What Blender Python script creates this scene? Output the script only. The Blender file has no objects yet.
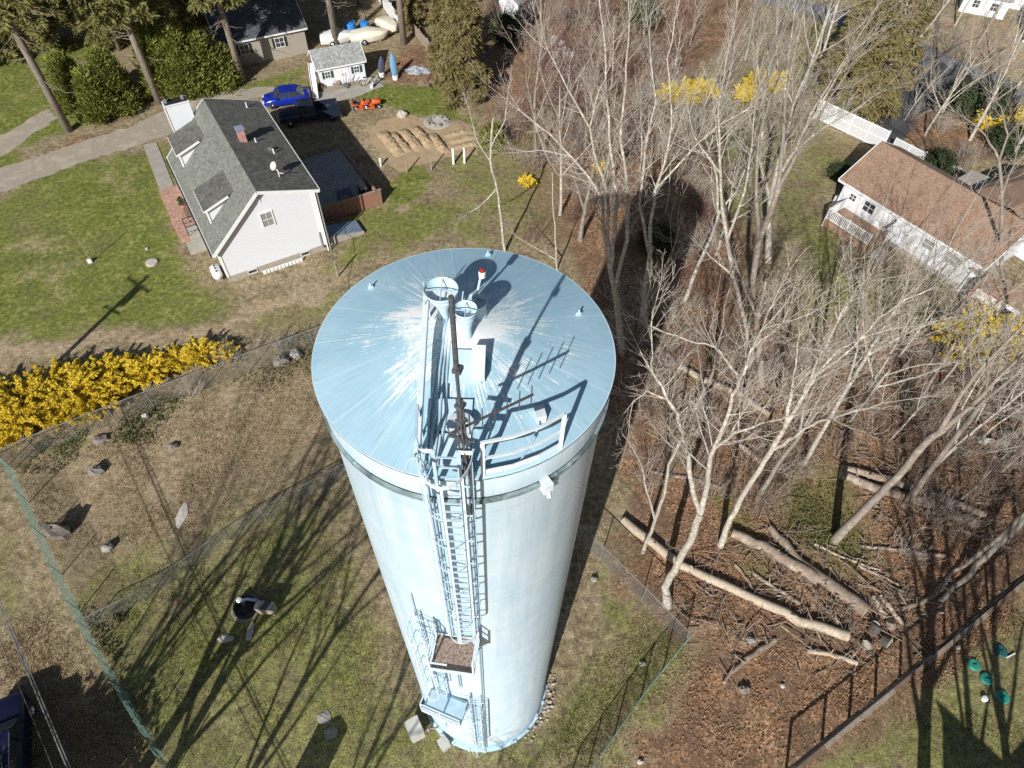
import bpy, math, random
import numpy as np
from mathutils import Vector, Matrix

RAD = math.radians
SC = bpy.context.scene
COL = SC.collection
rng = np.random.default_rng(7)
random.seed(7)

# ------------------------------------------------------------------ camera geometry (metres, drone at 36 m)
F_PX = 674.055
PITCH, ROLL = RAD(51.9997), RAD(1.6958)
CAM = np.array([0.98543, -9.05878, 36.1257])
TANK_H = 25.661
_fw = np.array([0, math.cos(PITCH), -math.sin(PITCH)])
_r = np.array([1.0, 0, 0]); _u = np.cross(_r, _fw)
_R2 = math.cos(ROLL) * _r + math.sin(ROLL) * _u
_U2 = -math.sin(ROLL) * _r + math.cos(ROLL) * _u

def ray(x, y):
    return _fw * F_PX + _R2 * (x - 512) + _U2 * (384 - y)
def G(x, y, z=0.0):
    """surveyed photo point -> world point at height z"""
    d = ray(x, y); t = (z - CAM[2]) / d[2]
    return CAM + d * t
def P(p):
    d = np.asarray(p, float) - CAM; z = d @ _fw
    return np.array([512 + F_PX * (d @ _R2) / z, 384 - F_PX * (d @ _U2) / z])
def up_on(px, base):
    """point on the sight line of px that is nearest to the vertical through base"""
    d = ray(*px); d = d / np.linalg.norm(d)
    w = np.array([CAM[0] - base[0], CAM[1] - base[1]]); dh = d[:2]
    t = -(w @ dh) / (dh @ dh)
    return CAM + d * t

SUN_AZ, SUN_EL = RAD(70.5), RAD(31.0)        # azimuth the shadows point to, sun height

# ------------------------------------------------------------------ materials
def _nt(name):
    m = bpy.data.materials.new(name); m.use_nodes = True
    nt = m.node_tree
    return m, nt, nt.nodes['Principled BSDF']
def N(nt, t, **kw):
    n = nt.nodes.new(t)
    for k, v in kw.items():
        if k in n.inputs: n.inputs[k].default_value = v
        else: setattr(n, k, v)
    return n
def noise(nt, vec, scale, detail=3, rough=.6):
    n = N(nt, 'ShaderNodeTexNoise'); n.inputs['Scale'].default_value = scale
    n.inputs['Detail'].default_value = detail; n.inputs['Roughness'].default_value = rough
    if vec is not None: nt.links.new(vec, n.inputs['Vector'])
    return n.outputs['Fac']
def ramp(nt, fac, stops, interp='LINEAR'):
    r = N(nt, 'ShaderNodeValToRGB'); e = r.color_ramp.elements
    r.color_ramp.interpolation = interp
    while len(e) < len(stops): e.new(.5)
    for i, (p, c) in enumerate(stops):
        e[i].position = p
        e[i].color = (c, c, c, 1) if isinstance(c, (int, float)) else (*c, 1)
    nt.links.new(fac, r.inputs['Fac'])
    return r.outputs['Color']
def mixc(nt, fac, a, b, blend='MIX'):
    m = N(nt, 'ShaderNodeMix'); m.data_type = 'RGBA'; m.blend_type = blend
    for sock, v in ((m.inputs[0], fac), (m.inputs[6], a), (m.inputs[7], b)):
        if isinstance(v, bpy.types.NodeSocket): nt.links.new(v, sock)
        elif isinstance(v, (int, float)): sock.default_value = v if sock.type == 'VALUE' else (v, v, v, 1)
        else: sock.default_value = (*v, 1)
    return m.outputs[2]
def math_(nt, op, a, b=None, c=None):
    m = N(nt, 'ShaderNodeMath'); m.operation = op
    for i, v in enumerate((a, b, c)):
        if v is None: continue
        if isinstance(v, bpy.types.NodeSocket): nt.links.new(v, m.inputs[i])
        else: m.inputs[i].default_value = v
    return m.outputs[0]
def bump(nt, bsdf, h, strength=.3, dist=.02):
    b = N(nt, 'ShaderNodeBump'); b.inputs['Strength'].default_value = strength; b.inputs['Distance'].default_value = dist
    nt.links.new(h, b.inputs['Height']); nt.links.new(b.outputs['Normal'], bsdf.inputs['Normal'])
def ocoord(nt):
    return N(nt, 'ShaderNodeTexCoord').outputs['Object']
def mat(name, c1, c2=None, scale=3.0, rough=.7, metal=0.0, c3=None, fine=0, bmp=0.0, contrast=(.35, .65), rand=0.0, spec=None):
    """weathered surface: two or three tones broken up by noise"""
    m, nt, b = _nt(name)
    v = ocoord(nt)
    f = noise(nt, v, scale, 5, .65)
    c2 = c2 or tuple(x * .75 for x in c1)
    st = [(contrast[0], c1), (contrast[1], c2)] if c3 is None else [(contrast[0], c1), (.5, c2), (contrast[1], c3)]
    col = ramp(nt, f, st)
    if fine:
        f2 = noise(nt, v, scale * fine, 2, .7)
        col = mixc(nt, .6, col, ramp(nt, f2, [(.3, .55), (.7, 1.25)]), 'MULTIPLY')
        if bmp: bump(nt, b, f2, bmp)
    elif bmp: bump(nt, b, f, bmp)
    if rand:
        oi = N(nt, 'ShaderNodeObjectInfo')
        h = N(nt, 'ShaderNodeHueSaturation')
        nt.links.new(math_(nt, 'MULTIPLY_ADD', oi.outputs['Random'], rand, 1 - rand / 2), h.inputs['Value'])
        nt.links.new(col, h.inputs['Color']); col = h.outputs['Color']
    nt.links.new(col, b.inputs['Base Color'])
    b.inputs['Roughness'].default_value = rough; b.inputs['Metallic'].default_value = metal
    if spec is not None: b.inputs['Specular IOR Level'].default_value = spec
    return m
def lap_mat(name, c1, c2, pitch, axis='Z', depth=.25, rough=.6, mottled=None, line=.12):
    """siding, shingle or board courses: dark joint every pitch metres along one object axis"""
    m, nt, b = _nt(name)
    v = ocoord(nt)
    s = N(nt, 'ShaderNodeSeparateXYZ'); nt.links.new(v, s.inputs[0])
    fr = math_(nt, 'FRACT', math_(nt, 'DIVIDE', s.outputs[axis], pitch))
    col = ramp(nt, fr, [(0, tuple(x * (1 - depth) for x in c1)), (line, c1), (1, c1)])
    f = noise(nt, v, 1.2, 5, .65)
    col = mixc(nt, ramp(nt, f, [(.35, 0), (.7, 1)]), col, c2)
    if mottled:
        vo = N(nt, 'ShaderNodeTexVoronoi'); vo.inputs['Scale'].default_value = mottled
        nt.links.new(v, vo.inputs['Vector'])
        bw = N(nt, 'ShaderNodeRGBToBW'); nt.links.new(vo.outputs['Color'], bw.inputs[0])
        col = mixc(nt, .8, col, ramp(nt, bw.outputs[0], [(.15, .6), (.85, 1.3)]), 'MULTIPLY')
    nt.links.new(col, b.inputs['Base Color']); b.inputs['Roughness'].default_value = rough
    bump(nt, b, fr, .25, .02)
    return m

# ------------------------------------------------------------------ mesh builder (world coordinates)
class MB:
    def __init__(s): s.v = []; s.f = []; s.m = []; s.cur = 0
    def add(s, vs, fs):
        o = len(s.v); s.v += [tuple(map(float, x)) for x in vs]
        s.f += [tuple(i + o for i in f) for f in fs]; s.m += [s.cur] * len(fs); return s
    def obox(s, c, ax, ay, az):
        c, ax, ay, az = map(lambda q: np.array(q, float), (c, ax, ay, az))
        vs = [c + i * ax + j * ay + k * az for k in (-1, 1) for j in (-1, 1) for i in (-1, 1)]
        return s.add(vs, [(0, 2, 3, 1), (4, 5, 7, 6), (0, 1, 5, 4), (2, 6, 7, 3), (0, 4, 6, 2), (1, 3, 7, 5)])
    def box(s, c, size, rz=0.0):
        a, b = math.cos(rz), math.sin(rz)
        return s.obox(c, (a * size[0] / 2, b * size[0] / 2, 0), (-b * size[1] / 2, a * size[1] / 2, 0), (0, 0, size[2] / 2))
    def bar(s, p, q, w, h=None, up=(0, 0, 1)):
        p, q = np.array(p, float), np.array(q, float); d = q - p
        up = np.array(up, float)
        if np.linalg.norm(np.cross(d, up)) < 1e-6: up = np.array([0, 1.0, 0])
        x = np.cross(d, up); x /= np.linalg.norm(x); y = np.cross(x, d); y /= np.linalg.norm(y)
        return s.obox((p + q) / 2, d / 2, x * w / 2, y * (h or w) / 2)
    def tube(s, pts, r, n=8, caps=True):
        pts = [np.array(p, float) for p in pts]; k = len(pts)
        rs = [r] * k if isinstance(r, (int, float)) else list(r)
        o = len(s.v); vs = []; x = None
        for i in range(k):
            t = pts[min(i + 1, k - 1)] - pts[max(i - 1, 0)]; t /= (np.linalg.norm(t) + 1e-12)
            if x is None:
                a = np.array([0, 0, 1.0]) if abs(t[2]) < .9 else np.array([1.0, 0, 0])
                x = np.cross(t, a)
            else: x = x - t * (x @ t)
            x /= np.linalg.norm(x); y = np.cross(t, x)
            for j in range(n):
                a = 2 * math.pi * j / n
                vs.append(pts[i] + rs[i] * (math.cos(a) * x + math.sin(a) * y))
        fs = [(i * n + j, i * n + (j + 1) % n, (i + 1) * n + (j + 1) % n, (i + 1) * n + j) for i in range(k - 1) for j in range(n)]
        if caps: fs += [tuple(range(n - 1, -1, -1)), tuple((k - 1) * n + j for j in range(n))]
        return s.add(vs, fs)
    def lathe(s, prof, c=(0, 0, 0), n=32, a0=0.0, a1=2 * math.pi, close=True):
        full = abs(a1 - a0 - 2 * math.pi) < 1e-6; m = n if full else n + 1
        vs = [(c[0] + r * math.cos(a0 + (a1 - a0) * j / n), c[1] + r * math.sin(a0 + (a1 - a0) * j / n), c[2] + z) for r, z in prof for j in range(m)]
        fs = []
        for i in range(len(prof) - 1):
            for j in range(n):
                k = (j + 1) % m if full else j + 1
                fs.append((i * m + j, i * m + k, (i + 1) * m + k, (i + 1) * m + j))
        return s.add(vs, fs)
    def poly(s, pts): return s.add(pts, [tuple(range(len(pts)))])
    def slab(s, pts, vec):
        """polygon pts extruded along vec"""
        n = len(pts); vec = np.array(vec, float); pts = [np.array(p, float) for p in pts]
        fs = [tuple(range(n - 1, -1, -1)), tuple(range(n, 2 * n))] + [(i, (i + 1) % n, n + (i + 1) % n, n + i) for i in range(n)]
        return s.add(pts + [p + vec for p in pts], fs)
    def lump(s, c, size, seed=0, n=9, m=6, rough=.25, flat=0.0):
        """irregular boulder or clump"""
        g = np.random.default_rng(seed); vs = []; fs = []
        for i in range(m + 1):
            th = math.pi * i / m
            for j in range(n):
                ph = 2 * math.pi * j / n
                k = 1 + (g.random() - .5) * 2 * rough
                z = math.cos(th) * k
                vs.append((c[0] + size[0] * math.sin(th) * math.cos(ph) * k, c[1] + size[1] * math.sin(th) * math.sin(ph) * k, c[2] + size[2] * max(z, -1 + flat)))
        for i in range(m):
            for j in range(n):
                fs.append((i * n + j, (i + 1) * n + j, (i + 1) * n + (j + 1) % n, i * n + (j + 1) % n))
        return s.add(vs, fs)
    def build(s, name, mats, parent=None, smooth=False, at=None):
        if not isinstance(mats, (list, tuple)): mats = [mats]
        v = np.array(s.v, float).reshape(-1, 3)
        root = parent
        while root is not None and root.parent is not None: root = root.parent
        if root is not None and root.name in XF: v = v - XF[root.name]
        elif at is not None: v = v - np.array(at, float)
        me = bpy.data.meshes.new(name); me.from_pydata(v.tolist(), [], s.f)
        for m in mats: me.materials.append(m)
        if len(mats) > 1: me.polygons.foreach_set('material_index', s.m)
        if smooth: me.polygons.foreach_set('use_smooth', [True] * len(s.f))
        me.update()
        o = bpy.data.objects.new(name, me); COL.objects.link(o)
        if parent is not None: o.parent = parent
        elif at is not None: o.location = at; XF[o.name] = np.array(at, float)
        return o
XF = {}
def np_mesh(name, v, f, mats, parent=None, smooth=False, mi=None):
    """fast mesh from arrays: f is (n,3) or (n,4)"""
    v = np.asarray(v, float); f = np.asarray(f, np.int32)
    root = parent
    while root is not None and root.parent is not None: root = root.parent
    if root is not None and root.name in XF: v = v - XF[root.name]
    k = f.shape[1]
    me = bpy.data.meshes.new(name)
    me.vertices.add(len(v)); me.vertices.foreach_set('co', v.astype(np.float32).ravel())
    me.loops.add(f.size); me.loops.foreach_set('vertex_index', f.ravel())
    me.polygons.add(len(f)); me.polygons.foreach_set('loop_start', np.arange(0, f.size, k, dtype=np.int32))
    me.polygons.foreach_set('loop_total', np.full(len(f), k, dtype=np.int32))
    if not isinstance(mats, (list, tuple)): mats = [mats]
    for m in mats: me.materials.append(m)
    if mi is not None: me.polygons.foreach_set('material_index', np.asarray(mi, np.int32))
    if smooth: me.polygons.foreach_set('use_smooth', np.ones(len(f), bool))
    me.update(calc_edges=True); me.validate()
    o = bpy.data.objects.new(name, me); COL.objects.link(o)
    if parent is not None: o.parent = parent
    return o
def tag(o, label=None, cat=None, group=None, kind=None):
    if label: o['label'] = label
    if cat: o['category'] = cat
    if group: o['group'] = group
    if kind: o['kind'] = kind
    return o
def thing(name, label, cat, loc=(0, 0, 0), group=None):
    o = bpy.data.objects.new(name, None); COL.objects.link(o); o.empty_display_size = .3
    o.location = tuple(map(float, loc)); XF[o.name] = np.array(loc, float)
    return tag(o, label, cat, group)
def dup(root, loc, rz=0.0, scale=1.0, label=None, group=None):
    r = root.copy(); COL.objects.link(r); r.location = tuple(map(float, loc)); r.rotation_euler = (0, 0, rz)
    r.scale = (scale,) * 3 if isinstance(scale, (int, float)) else scale
    if label: r['label'] = label
    if group: r['group'] = group
    for ch in list(root.children):
        c = ch.copy(); COL.objects.link(c); c.parent = r
        for g in list(ch.children):
            d = g.copy(); COL.objects.link(d); d.parent = c
    return r
def move(root, loc, rz=0.0, scale=1.0, label=None):
    root.location = tuple(map(float, loc)); root.rotation_euler = (0, 0, rz)
    root.scale = (scale,) * 3 if isinstance(scale, (int, float)) else scale
    if label: root['label'] = label
    return root
class Frame:
    """local building axes: u along the front, v back from it, z up"""
    def __init__(s, origin, az): 
        s.o = np.array([origin[0], origin[1], 0.0]); a = RAD(az); s.az = a
        s.d = np.array([math.cos(a), math.sin(a), 0]); s.n = np.array([-math.sin(a), math.cos(a), 0])
    def __call__(s, u, v, z=0.0): return s.o + s.d * u + s.n * v + np.array([0, 0, z])
    def box(s, mb, u0, u1, v0, v1, z0, z1):
        return mb.obox(s((u0 + u1) / 2, (v0 + v1) / 2, (z0 + z1) / 2), s.d * (u1 - u0) / 2, s.n * (v1 - v0) / 2, (0, 0, (z1 - z0) / 2))
# ------------------------------------------------------------------ material library
M = {}
M['tank_trim'] = mat('tank_trim_paint', (.55, .70, .77), (.45, .60, .68), 2.5, .5)
M['tank_white'] = mat('tank_white_paint', (.72, .78, .80), (.60, .68, .72), 6, .5)
M['tank_steel'] = mat('tank_ladder_paint', (.36, .52, .62), (.50, .63, .70), 4, .5)
M['rust'] = mat('rusty_grating', (.20, .11, .07), (.36, .30, .26), 14, .9, contrast=(.4, .6))
M['galv'] = mat('galvanized_steel', (.42, .43, .42), (.32, .33, .33), 6, .45, .6)
M['cabinet'] = mat('cabinet_grey_paint', (.56, .55, .50), (.48, .47, .43), 3, .6)
M['dark_steel'] = mat('weathered_dark_steel', (.045, .05, .058), (.105, .108, .115), 12, .7, 0)
M['red_lens'] = mat('red_beacon_lens', (.5, .03, .02), (.35, .02, .02), 5, .2)
M['siding'] = lap_mat('white_clapboard', (.74, .755, .78), (.69, .705, .735), .16, 'Z', .34, line=.2)
M['trim'] = mat('white_trim_paint', (.80, .80, .79), (.72, .72, .71), 3, .5)
M['shingle_grey'] = lap_mat('weathered_grey_green_shingles', (.15, .158, .138), (.20, .203, .172), .16, 'Z', .22, .9, 9)
M['shingle_dark'] = lap_mat('dark_grey_shingles', (.105, .105, .094), (.145, .138, .12), .14, 'X', .2, .9, 5)
M['shingle_brown'] = lap_mat('brown_shingles', (.27, .17, .112), (.325, .21, .145), .16, 'Z', .28, .9, 14)
M['shingle_shed'] = lap_mat('light_grey_shingles', (.27, .28, .28), (.33, .33, .32), .15, 'Z', .25, .9, 6)
M['foundation'] = mat('concrete_foundation', (.42, .37, .29), (.34, .30, .24), 1.5, .9, fine=8)
M['concrete'] = mat('worn_concrete', (.42, .39, .34), (.33, .30, .26), 1.2, .9, fine=9)
M['brick'] = lap_mat('red_brick', (.46, .28, .21), (.38, .215, .16), .075, 'X', .35, .9, 9)
M['brick_pink'] = lap_mat('faded_pink_brick', (.52, .30, .26), (.44, .24, .20), .075, 'Z', .3, .9, 9)
M['glass'] = mat('dark_window_glass', (.03, .035, .04), (.06, .065, .07), 2, .08, spec=.6)
M['curtain_glass'] = mat('curtained_window_glass', (.30, .30, .28), (.22, .22, .21), 3, .12)
M['shutter_green'] = mat('dark_green_shutter', (.03, .075, .065), (.025, .06, .05), 6, .5)
M['black'] = mat('black_paint', (.018, .018, .02), (.03, .03, .032), 5, .5)
M['rubber'] = mat('black_rubber', (.02, .02, .02), (.035, .034, .032), 9, .85)
M['chrome'] = mat('bright_metal', (.55, .55, .56), (.45, .45, .46), 5, .25, .9)
M['deck_dark'] = lap_mat('weathered_grey_deck_boards', (.27, .275, .275), (.34, .335, .325), .16, 'X', .5, .85)
M['deck_red'] = lap_mat('red_brown_deck_boards', (.30, .145, .095), (.24, .12, .08), .14, 'X', .4, .85)
M['deck_tan'] = lap_mat('tan_deck_boards', (.30, .19, .12), (.36, .24, .16), .14, 'Y', .3, .85)
M['blue_paint'] = mat('metallic_blue_car_paint', (.015, .04, .42), (.012, .032, .36), 2, .22, .35)
M['navy_paint'] = mat('dark_navy_car_paint', (.012, .016, .045), (.016, .02, .055), 2, .18, .3)
M['truck_paint'] = mat('dark_blue_truck_paint', (.02, .03, .055), (.026, .036, .06), 2, .25, .3)
M['lamp_glass'] = mat('headlight_lens', (.75, .76, .78), (.65, .66, .68), 3, .1)
M['tail_red'] = mat('tail_light_lens', (.42, .02, .02), (.3, .015, .015), 3, .2)
M['orange'] = mat('orange_tractor_paint', (.62, .13, .03), (.5, .10, .025), 4, .45)
M['asphalt'] = mat('asphalt', (.15, .15, .155), (.21, .205, .21), 1.0, .9, fine=14, bmp=.2)
M['asphalt_dark'] = mat('dark_asphalt', (.055, .055, .06), (.085, .083, .085), 1.0, .9, fine=14, bmp=.2)
M['gravel'] = mat('packed_gravel_drive', (.47, .41, .32), (.34, .295, .23), .5, .95, c3=(.42, .365, .28), fine=18, bmp=.3)
M['soil'] = mat('tan_garden_soil', (.47, .345, .205), (.36, .26, .155), 1.1, .95, fine=9, bmp=.5)
M['stone'] = mat('grey_field_stone', (.36, .34, .31), (.24, .22, .20), 4, .9, fine=4, bmp=.3)
M['stone_pale'] = mat('pale_stone', (.56, .52, .45), (.42, .38, .33), 4, .9, fine=4, bmp=.3)
M['stone_dark'] = mat('dark_stone', (.16, .14, .12), (.26, .23, .20), 5, .9, fine=4, bmp=.3)
M['bark_pale'] = mat('pale_grey_bark', (.62, .575, .49), (.34, .30, .245), 2.6, .9, c3=(.68, .64, .555), fine=5, bmp=.25, rand=.25)
M['bark_grey'] = mat('grey_brown_bark', (.32, .275, .225), (.23, .195, .16), 1.6, .9, c3=(.38, .33, .27), fine=7, bmp=.25, rand=.3)
M['bark_dark'] = mat('dark_bark', (.07, .06, .05), (.12, .10, .085), 2.5, .95, fine=6, bmp=.3)
M['bark_conifer'] = mat('conifer_bark', (.27, .225, .18), (.19, .155, .125), 2.5, .95, fine=6, bmp=.3)
M['log'] = mat('fallen_log_bark', (.34, .265, .20), (.22, .165, .125), 1.8, .95, c3=(.42, .345, .265), fine=6, bmp=.3, rand=.2)
M['log_pale'] = mat('barkless_log_wood', (.52, .43, .32), (.42, .34, .25), 1.4, .85, fine=5, rand=.15)
M['cut_wood'] = mat('cut_log_end', (.42, .36, .29), (.30, .26, .21), 6, .9)
M['twig'] = mat('grey_twigs', (.52, .465, .39), (.38, .335, .28), .8, .9, rand=.25)
M['twig_brown'] = mat('brown_twigs', (.36, .28, .225), (.26, .195, .155), .8, .9, rand=.3)
M['twig_red'] = mat('reddish_twigs', (.25, .125, .11), (.18, .09, .08), .8, .9, rand=.3)
def leaf_mat(name, a, b, c, scale=1.2, rough=.75, rand=.2, trans=.25):
    m, nt, bs = _nt(name)
    v = ocoord(nt); f = noise(nt, v, scale, 4, .7); f2 = noise(nt, v, scale * 9, 2, .6)
    f = math_(nt, 'MULTIPLY_ADD', f2, .5, math_(nt, 'MULTIPLY', f, .5))
    col = ramp(nt, f, [(.38, a), (.5, b), (.62, c)])
    oi = N(nt, 'ShaderNodeObjectInfo'); h = N(nt, 'ShaderNodeHueSaturation')
    nt.links.new(math_(nt, 'MULTIPLY_ADD', oi.outputs['Random'], rand, 1 - rand / 2), h.inputs['Value'])
    nt.links.new(col, h.inputs['Color']); col = h.outputs['Color']
    nt.links.new(col, bs.inputs['Base Color']); bs.inputs['Roughness'].default_value = rough
    bs.inputs['Specular IOR Level'].default_value = .2
    t = N(nt, 'ShaderNodeBsdfTranslucent'); nt.links.new(col, t.inputs['Color'])
    mx = N(nt, 'ShaderNodeMixShader'); mx.inputs[0].default_value = trans
    nt.links.new(bs.outputs[0], mx.inputs[1]); nt.links.new(t.outputs[0], mx.inputs[2])
    nt.links.new(mx.outputs[0], nt.nodes['Material Output'].inputs['Surface'])
    return m
M['spruce'] = leaf_mat('olive_conifer_needles', (.14, .14, .045), (.22, .21, .07), (.31, .28, .11))
M['cedar'] = leaf_mat('bright_green_cedar_sprays', (.13, .16, .03), (.23, .25, .055), (.34, .34, .09))
M['hemlock'] = leaf_mat('brownish_olive_conifer_sprays', (.16, .135, .05), (.22, .185, .075), (.29, .24, .11))
M['yew'] = leaf_mat('yellow_green_shrub_leaves', (.14, .15, .03), (.19, .19, .04), (.24, .22, .06))
M['rhodo'] = leaf_mat('dark_evergreen_leaves', (.03, .05, .022), (.05, .07, .03), (.09, .095, .05))
M['forsythia'] = leaf_mat('yellow_forsythia_blossom', (.68, .50, .04), (.80, .62, .06), (.85, .70, .12), 2.0, trans=.3)
M['ivy'] = leaf_mat('ivy_leaves', (.07, .085, .03), (.11, .12, .045), (.17, .16, .07))
M['litter'] = leaf_mat('fallen_brown_leaves', (.19, .10, .055), (.34, .185, .10), (.50, .33, .22), 3.0, .85, 0, .1)
M['grass_blade'] = leaf_mat('grass_blades', (.10, .14, .03), (.20, .19, .065), (.32, .26, .13), .5, .8, 0, .2)
M['dry_blade'] = leaf_mat('dry_grass_blades', (.26, .19, .11), (.36, .27, .16), (.46, .36, .23), .7, .85, 0, .15)
M['green_mesh'] = mat('green_vinyl_mesh', (.12, .22, .18), (.17, .28, .235), 1.0, .6)
M['teal_lid'] = mat('green_plastic_lid', (.02, .22, .16), (.03, .27, .20), 4, .5)
M['teal_dark'] = mat('dark_teal_plastic_lid', (.015, .09, .09), (.02, .11, .10), 4, .5)
M['white_plastic'] = mat('white_plastic', (.78, .78, .76), (.68, .68, .66), 5, .5)
M['blue_tarp'] = mat('blue_tarp', (.03, .18, .50), (.04, .24, .60), 3, .5)
M['blue_pale'] = mat('faded_blue_canvas', (.12, .26, .42), (.16, .32, .48), 3, .7)
M['navy_canvas'] = mat('navy_canvas', (.06, .07, .13), (.09, .10, .17), 3, .7)
M['tarp_grey'] = mat('grey_tarp', (.34, .37, .40), (.22, .24, .26), 2.5, .7, contrast=(.45, .55))
M['beige_wall'] = lap_mat('beige_lap_siding', (.36, .325, .27), (.32, .29, .24), .16, 'Z', .2)
M['roof_navy'] = lap_mat('dark_blue_grey_shingles', (.065, .072, .09), (.09, .095, .11), .16, 'Z', .25, .9, 4)
M['wood_old'] = mat('weathered_wood', (.36, .30, .23), (.26, .21, .16), 3, .9, fine=5)
M['wood_dark'] = mat('dark_stained_timber', (.16, .105, .075), (.22, .15, .11), 3, .9, fine=5)
M['red_paint'] = mat('barn_red_paint', (.36, .06, .045), (.28, .05, .04), 4, .6)
M['cable'] = mat('black_cable_sheath', (.06, .06, .06), (.10, .10, .10), 5, .6)

# ------------------------------------------------------------------ bulk shapes
def tubes(polys, n):
    """polys: list of (pts[k,3], radii[k]) -> verts, quads (vectorised by length)"""
    by = {}
    for p, r in polys: by.setdefault(len(p), []).append((p, r))
    V = []; Fc = []; off = 0
    ang = np.arange(n) * 2 * math.pi / n; ca, sa = np.cos(ang), np.sin(ang)
    for k, lst in by.items():
        Pp = np.array([a for a, _ in lst], float); Rr = np.array([b for _, b in lst], float)
        T = np.gradient(Pp, axis=1); T /= (np.linalg.norm(T, axis=2, keepdims=True) + 1e-12)
        ref = np.where(np.abs(T[:, :1, 2:3]) < .9, np.array([0, 0, 1.0]), np.array([1.0, 0, 0]))
        X = np.cross(T, np.broadcast_to(ref, T.shape)); X /= (np.linalg.norm(X, axis=2, keepdims=True) + 1e-12)
        Y = np.cross(T, X)
        vs = Pp[:, :, None, :] + Rr[:, :, None, None] * (ca[None, None, :, None] * X[:, :, None, :] + sa[None, None, :, None] * Y[:, :, None, :])
        m = len(lst); V.append(vs.reshape(-1, 3))
        b = (np.arange(m)[:, None, None] * k + np.arange(k - 1)[None, :, None]) * n
        j = np.arange(n)[None, None, :]; j2 = (j + 1) % n
        f = np.stack([b + j, b + j2, b + n + j2, b + n + j], -1).reshape(-1, 4) + off
        Fc.append(f); off += m * k * n
    return np.concatenate(V), np.concatenate(Fc)
def leaf_quads(c, nrm, w, h, g, droop=0.0):
    """one quad per centre c, roughly facing nrm with random roll"""
    m = len(c); nrm = nrm / (np.linalg.norm(nrm, axis=1, keepdims=True) + 1e-9)
    a = g.normal(size=(m, 3)); a[:, 2] -= droop
    x = np.cross(nrm, a); x /= (np.linalg.norm(x, axis=1, keepdims=True) + 1e-9); y = np.cross(nrm, x)
    w = np.broadcast_to(w, (m,))[:, None] / 2; h = np.broadcast_to(h, (m,))[:, None] / 2
    v = np.stack([c - x * w, c - y * h, c + x * w, c + y * h], 1).reshape(-1, 3)
    return v, np.arange(m * 4).reshape(-1, 4)

def blades(c, d, w, h, g):
    """flat pointed sprays starting at c and running along d"""
    m = len(c); d = d / (np.linalg.norm(d, axis=1, keepdims=True) + 1e-9); x = np.cross(d, g.normal(size=(m, 3))); x /= (np.linalg.norm(x, axis=1, keepdims=True) + 1e-9)
    w = np.broadcast_to(w, (m,))[:, None] / 2; h = np.broadcast_to(h, (m,))[:, None]
    v = np.stack([c, c + d * h * .45 - x * w, c + d * h, c + d * h * .45 + x * w], 1).reshape(-1, 3)
    return v, np.arange(m * 4).reshape(-1, 4)
# ------------------------------------------------------------------ ground: one sheet, cover types painted per vertex
def vnoise(x, y, s, seed):
    g = np.random.default_rng(seed); T = g.random((256, 256))
    u, v = x / s + 1000, y / s + 1000; i, j = np.floor(u).astype(int), np.floor(v).astype(int)
    fx, fy = u - i, v - j; fx = fx * fx * (3 - 2 * fx); fy = fy * fy * (3 - 2 * fy)
    q = lambda a, b: T[a % 256, b % 256]
    return (q(i, j) * (1 - fx) + q(i + 1, j) * fx) * (1 - fy) + (q(i, j + 1) * (1 - fx) + q(i + 1, j + 1) * fx) * fy
def fbm(x, y, s, seed): return sum(vnoise(x, y, s / 2 ** k, seed + k) / 2 ** k for k in range(4)) / 1.875
def poly_sd(x, y, pts):
    """signed distance, positive inside"""
    d = np.full(x.shape, 1e9); ins = np.zeros(x.shape, bool); n = len(pts)
    for i in range(n):
        ax, ay = pts[i]; bx, by = pts[(i + 1) % n]; ex, ey = bx - ax, by - ay
        t = np.clip(((x - ax) * ex + (y - ay) * ey) / (ex * ex + ey * ey + 1e-9), 0, 1)
        d = np.minimum(d, np.hypot(x - ax - t * ex, y - ay - t * ey))
        c = ((ay > y) != (by > y)) & (x < (bx - ax) * (y - ay) / (by - ay + 1e-12) + ax); ins ^= c
    return np.where(ins, d, -d)
def W2(px): return [tuple(G(*p)[:2]) for p in px]
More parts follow.
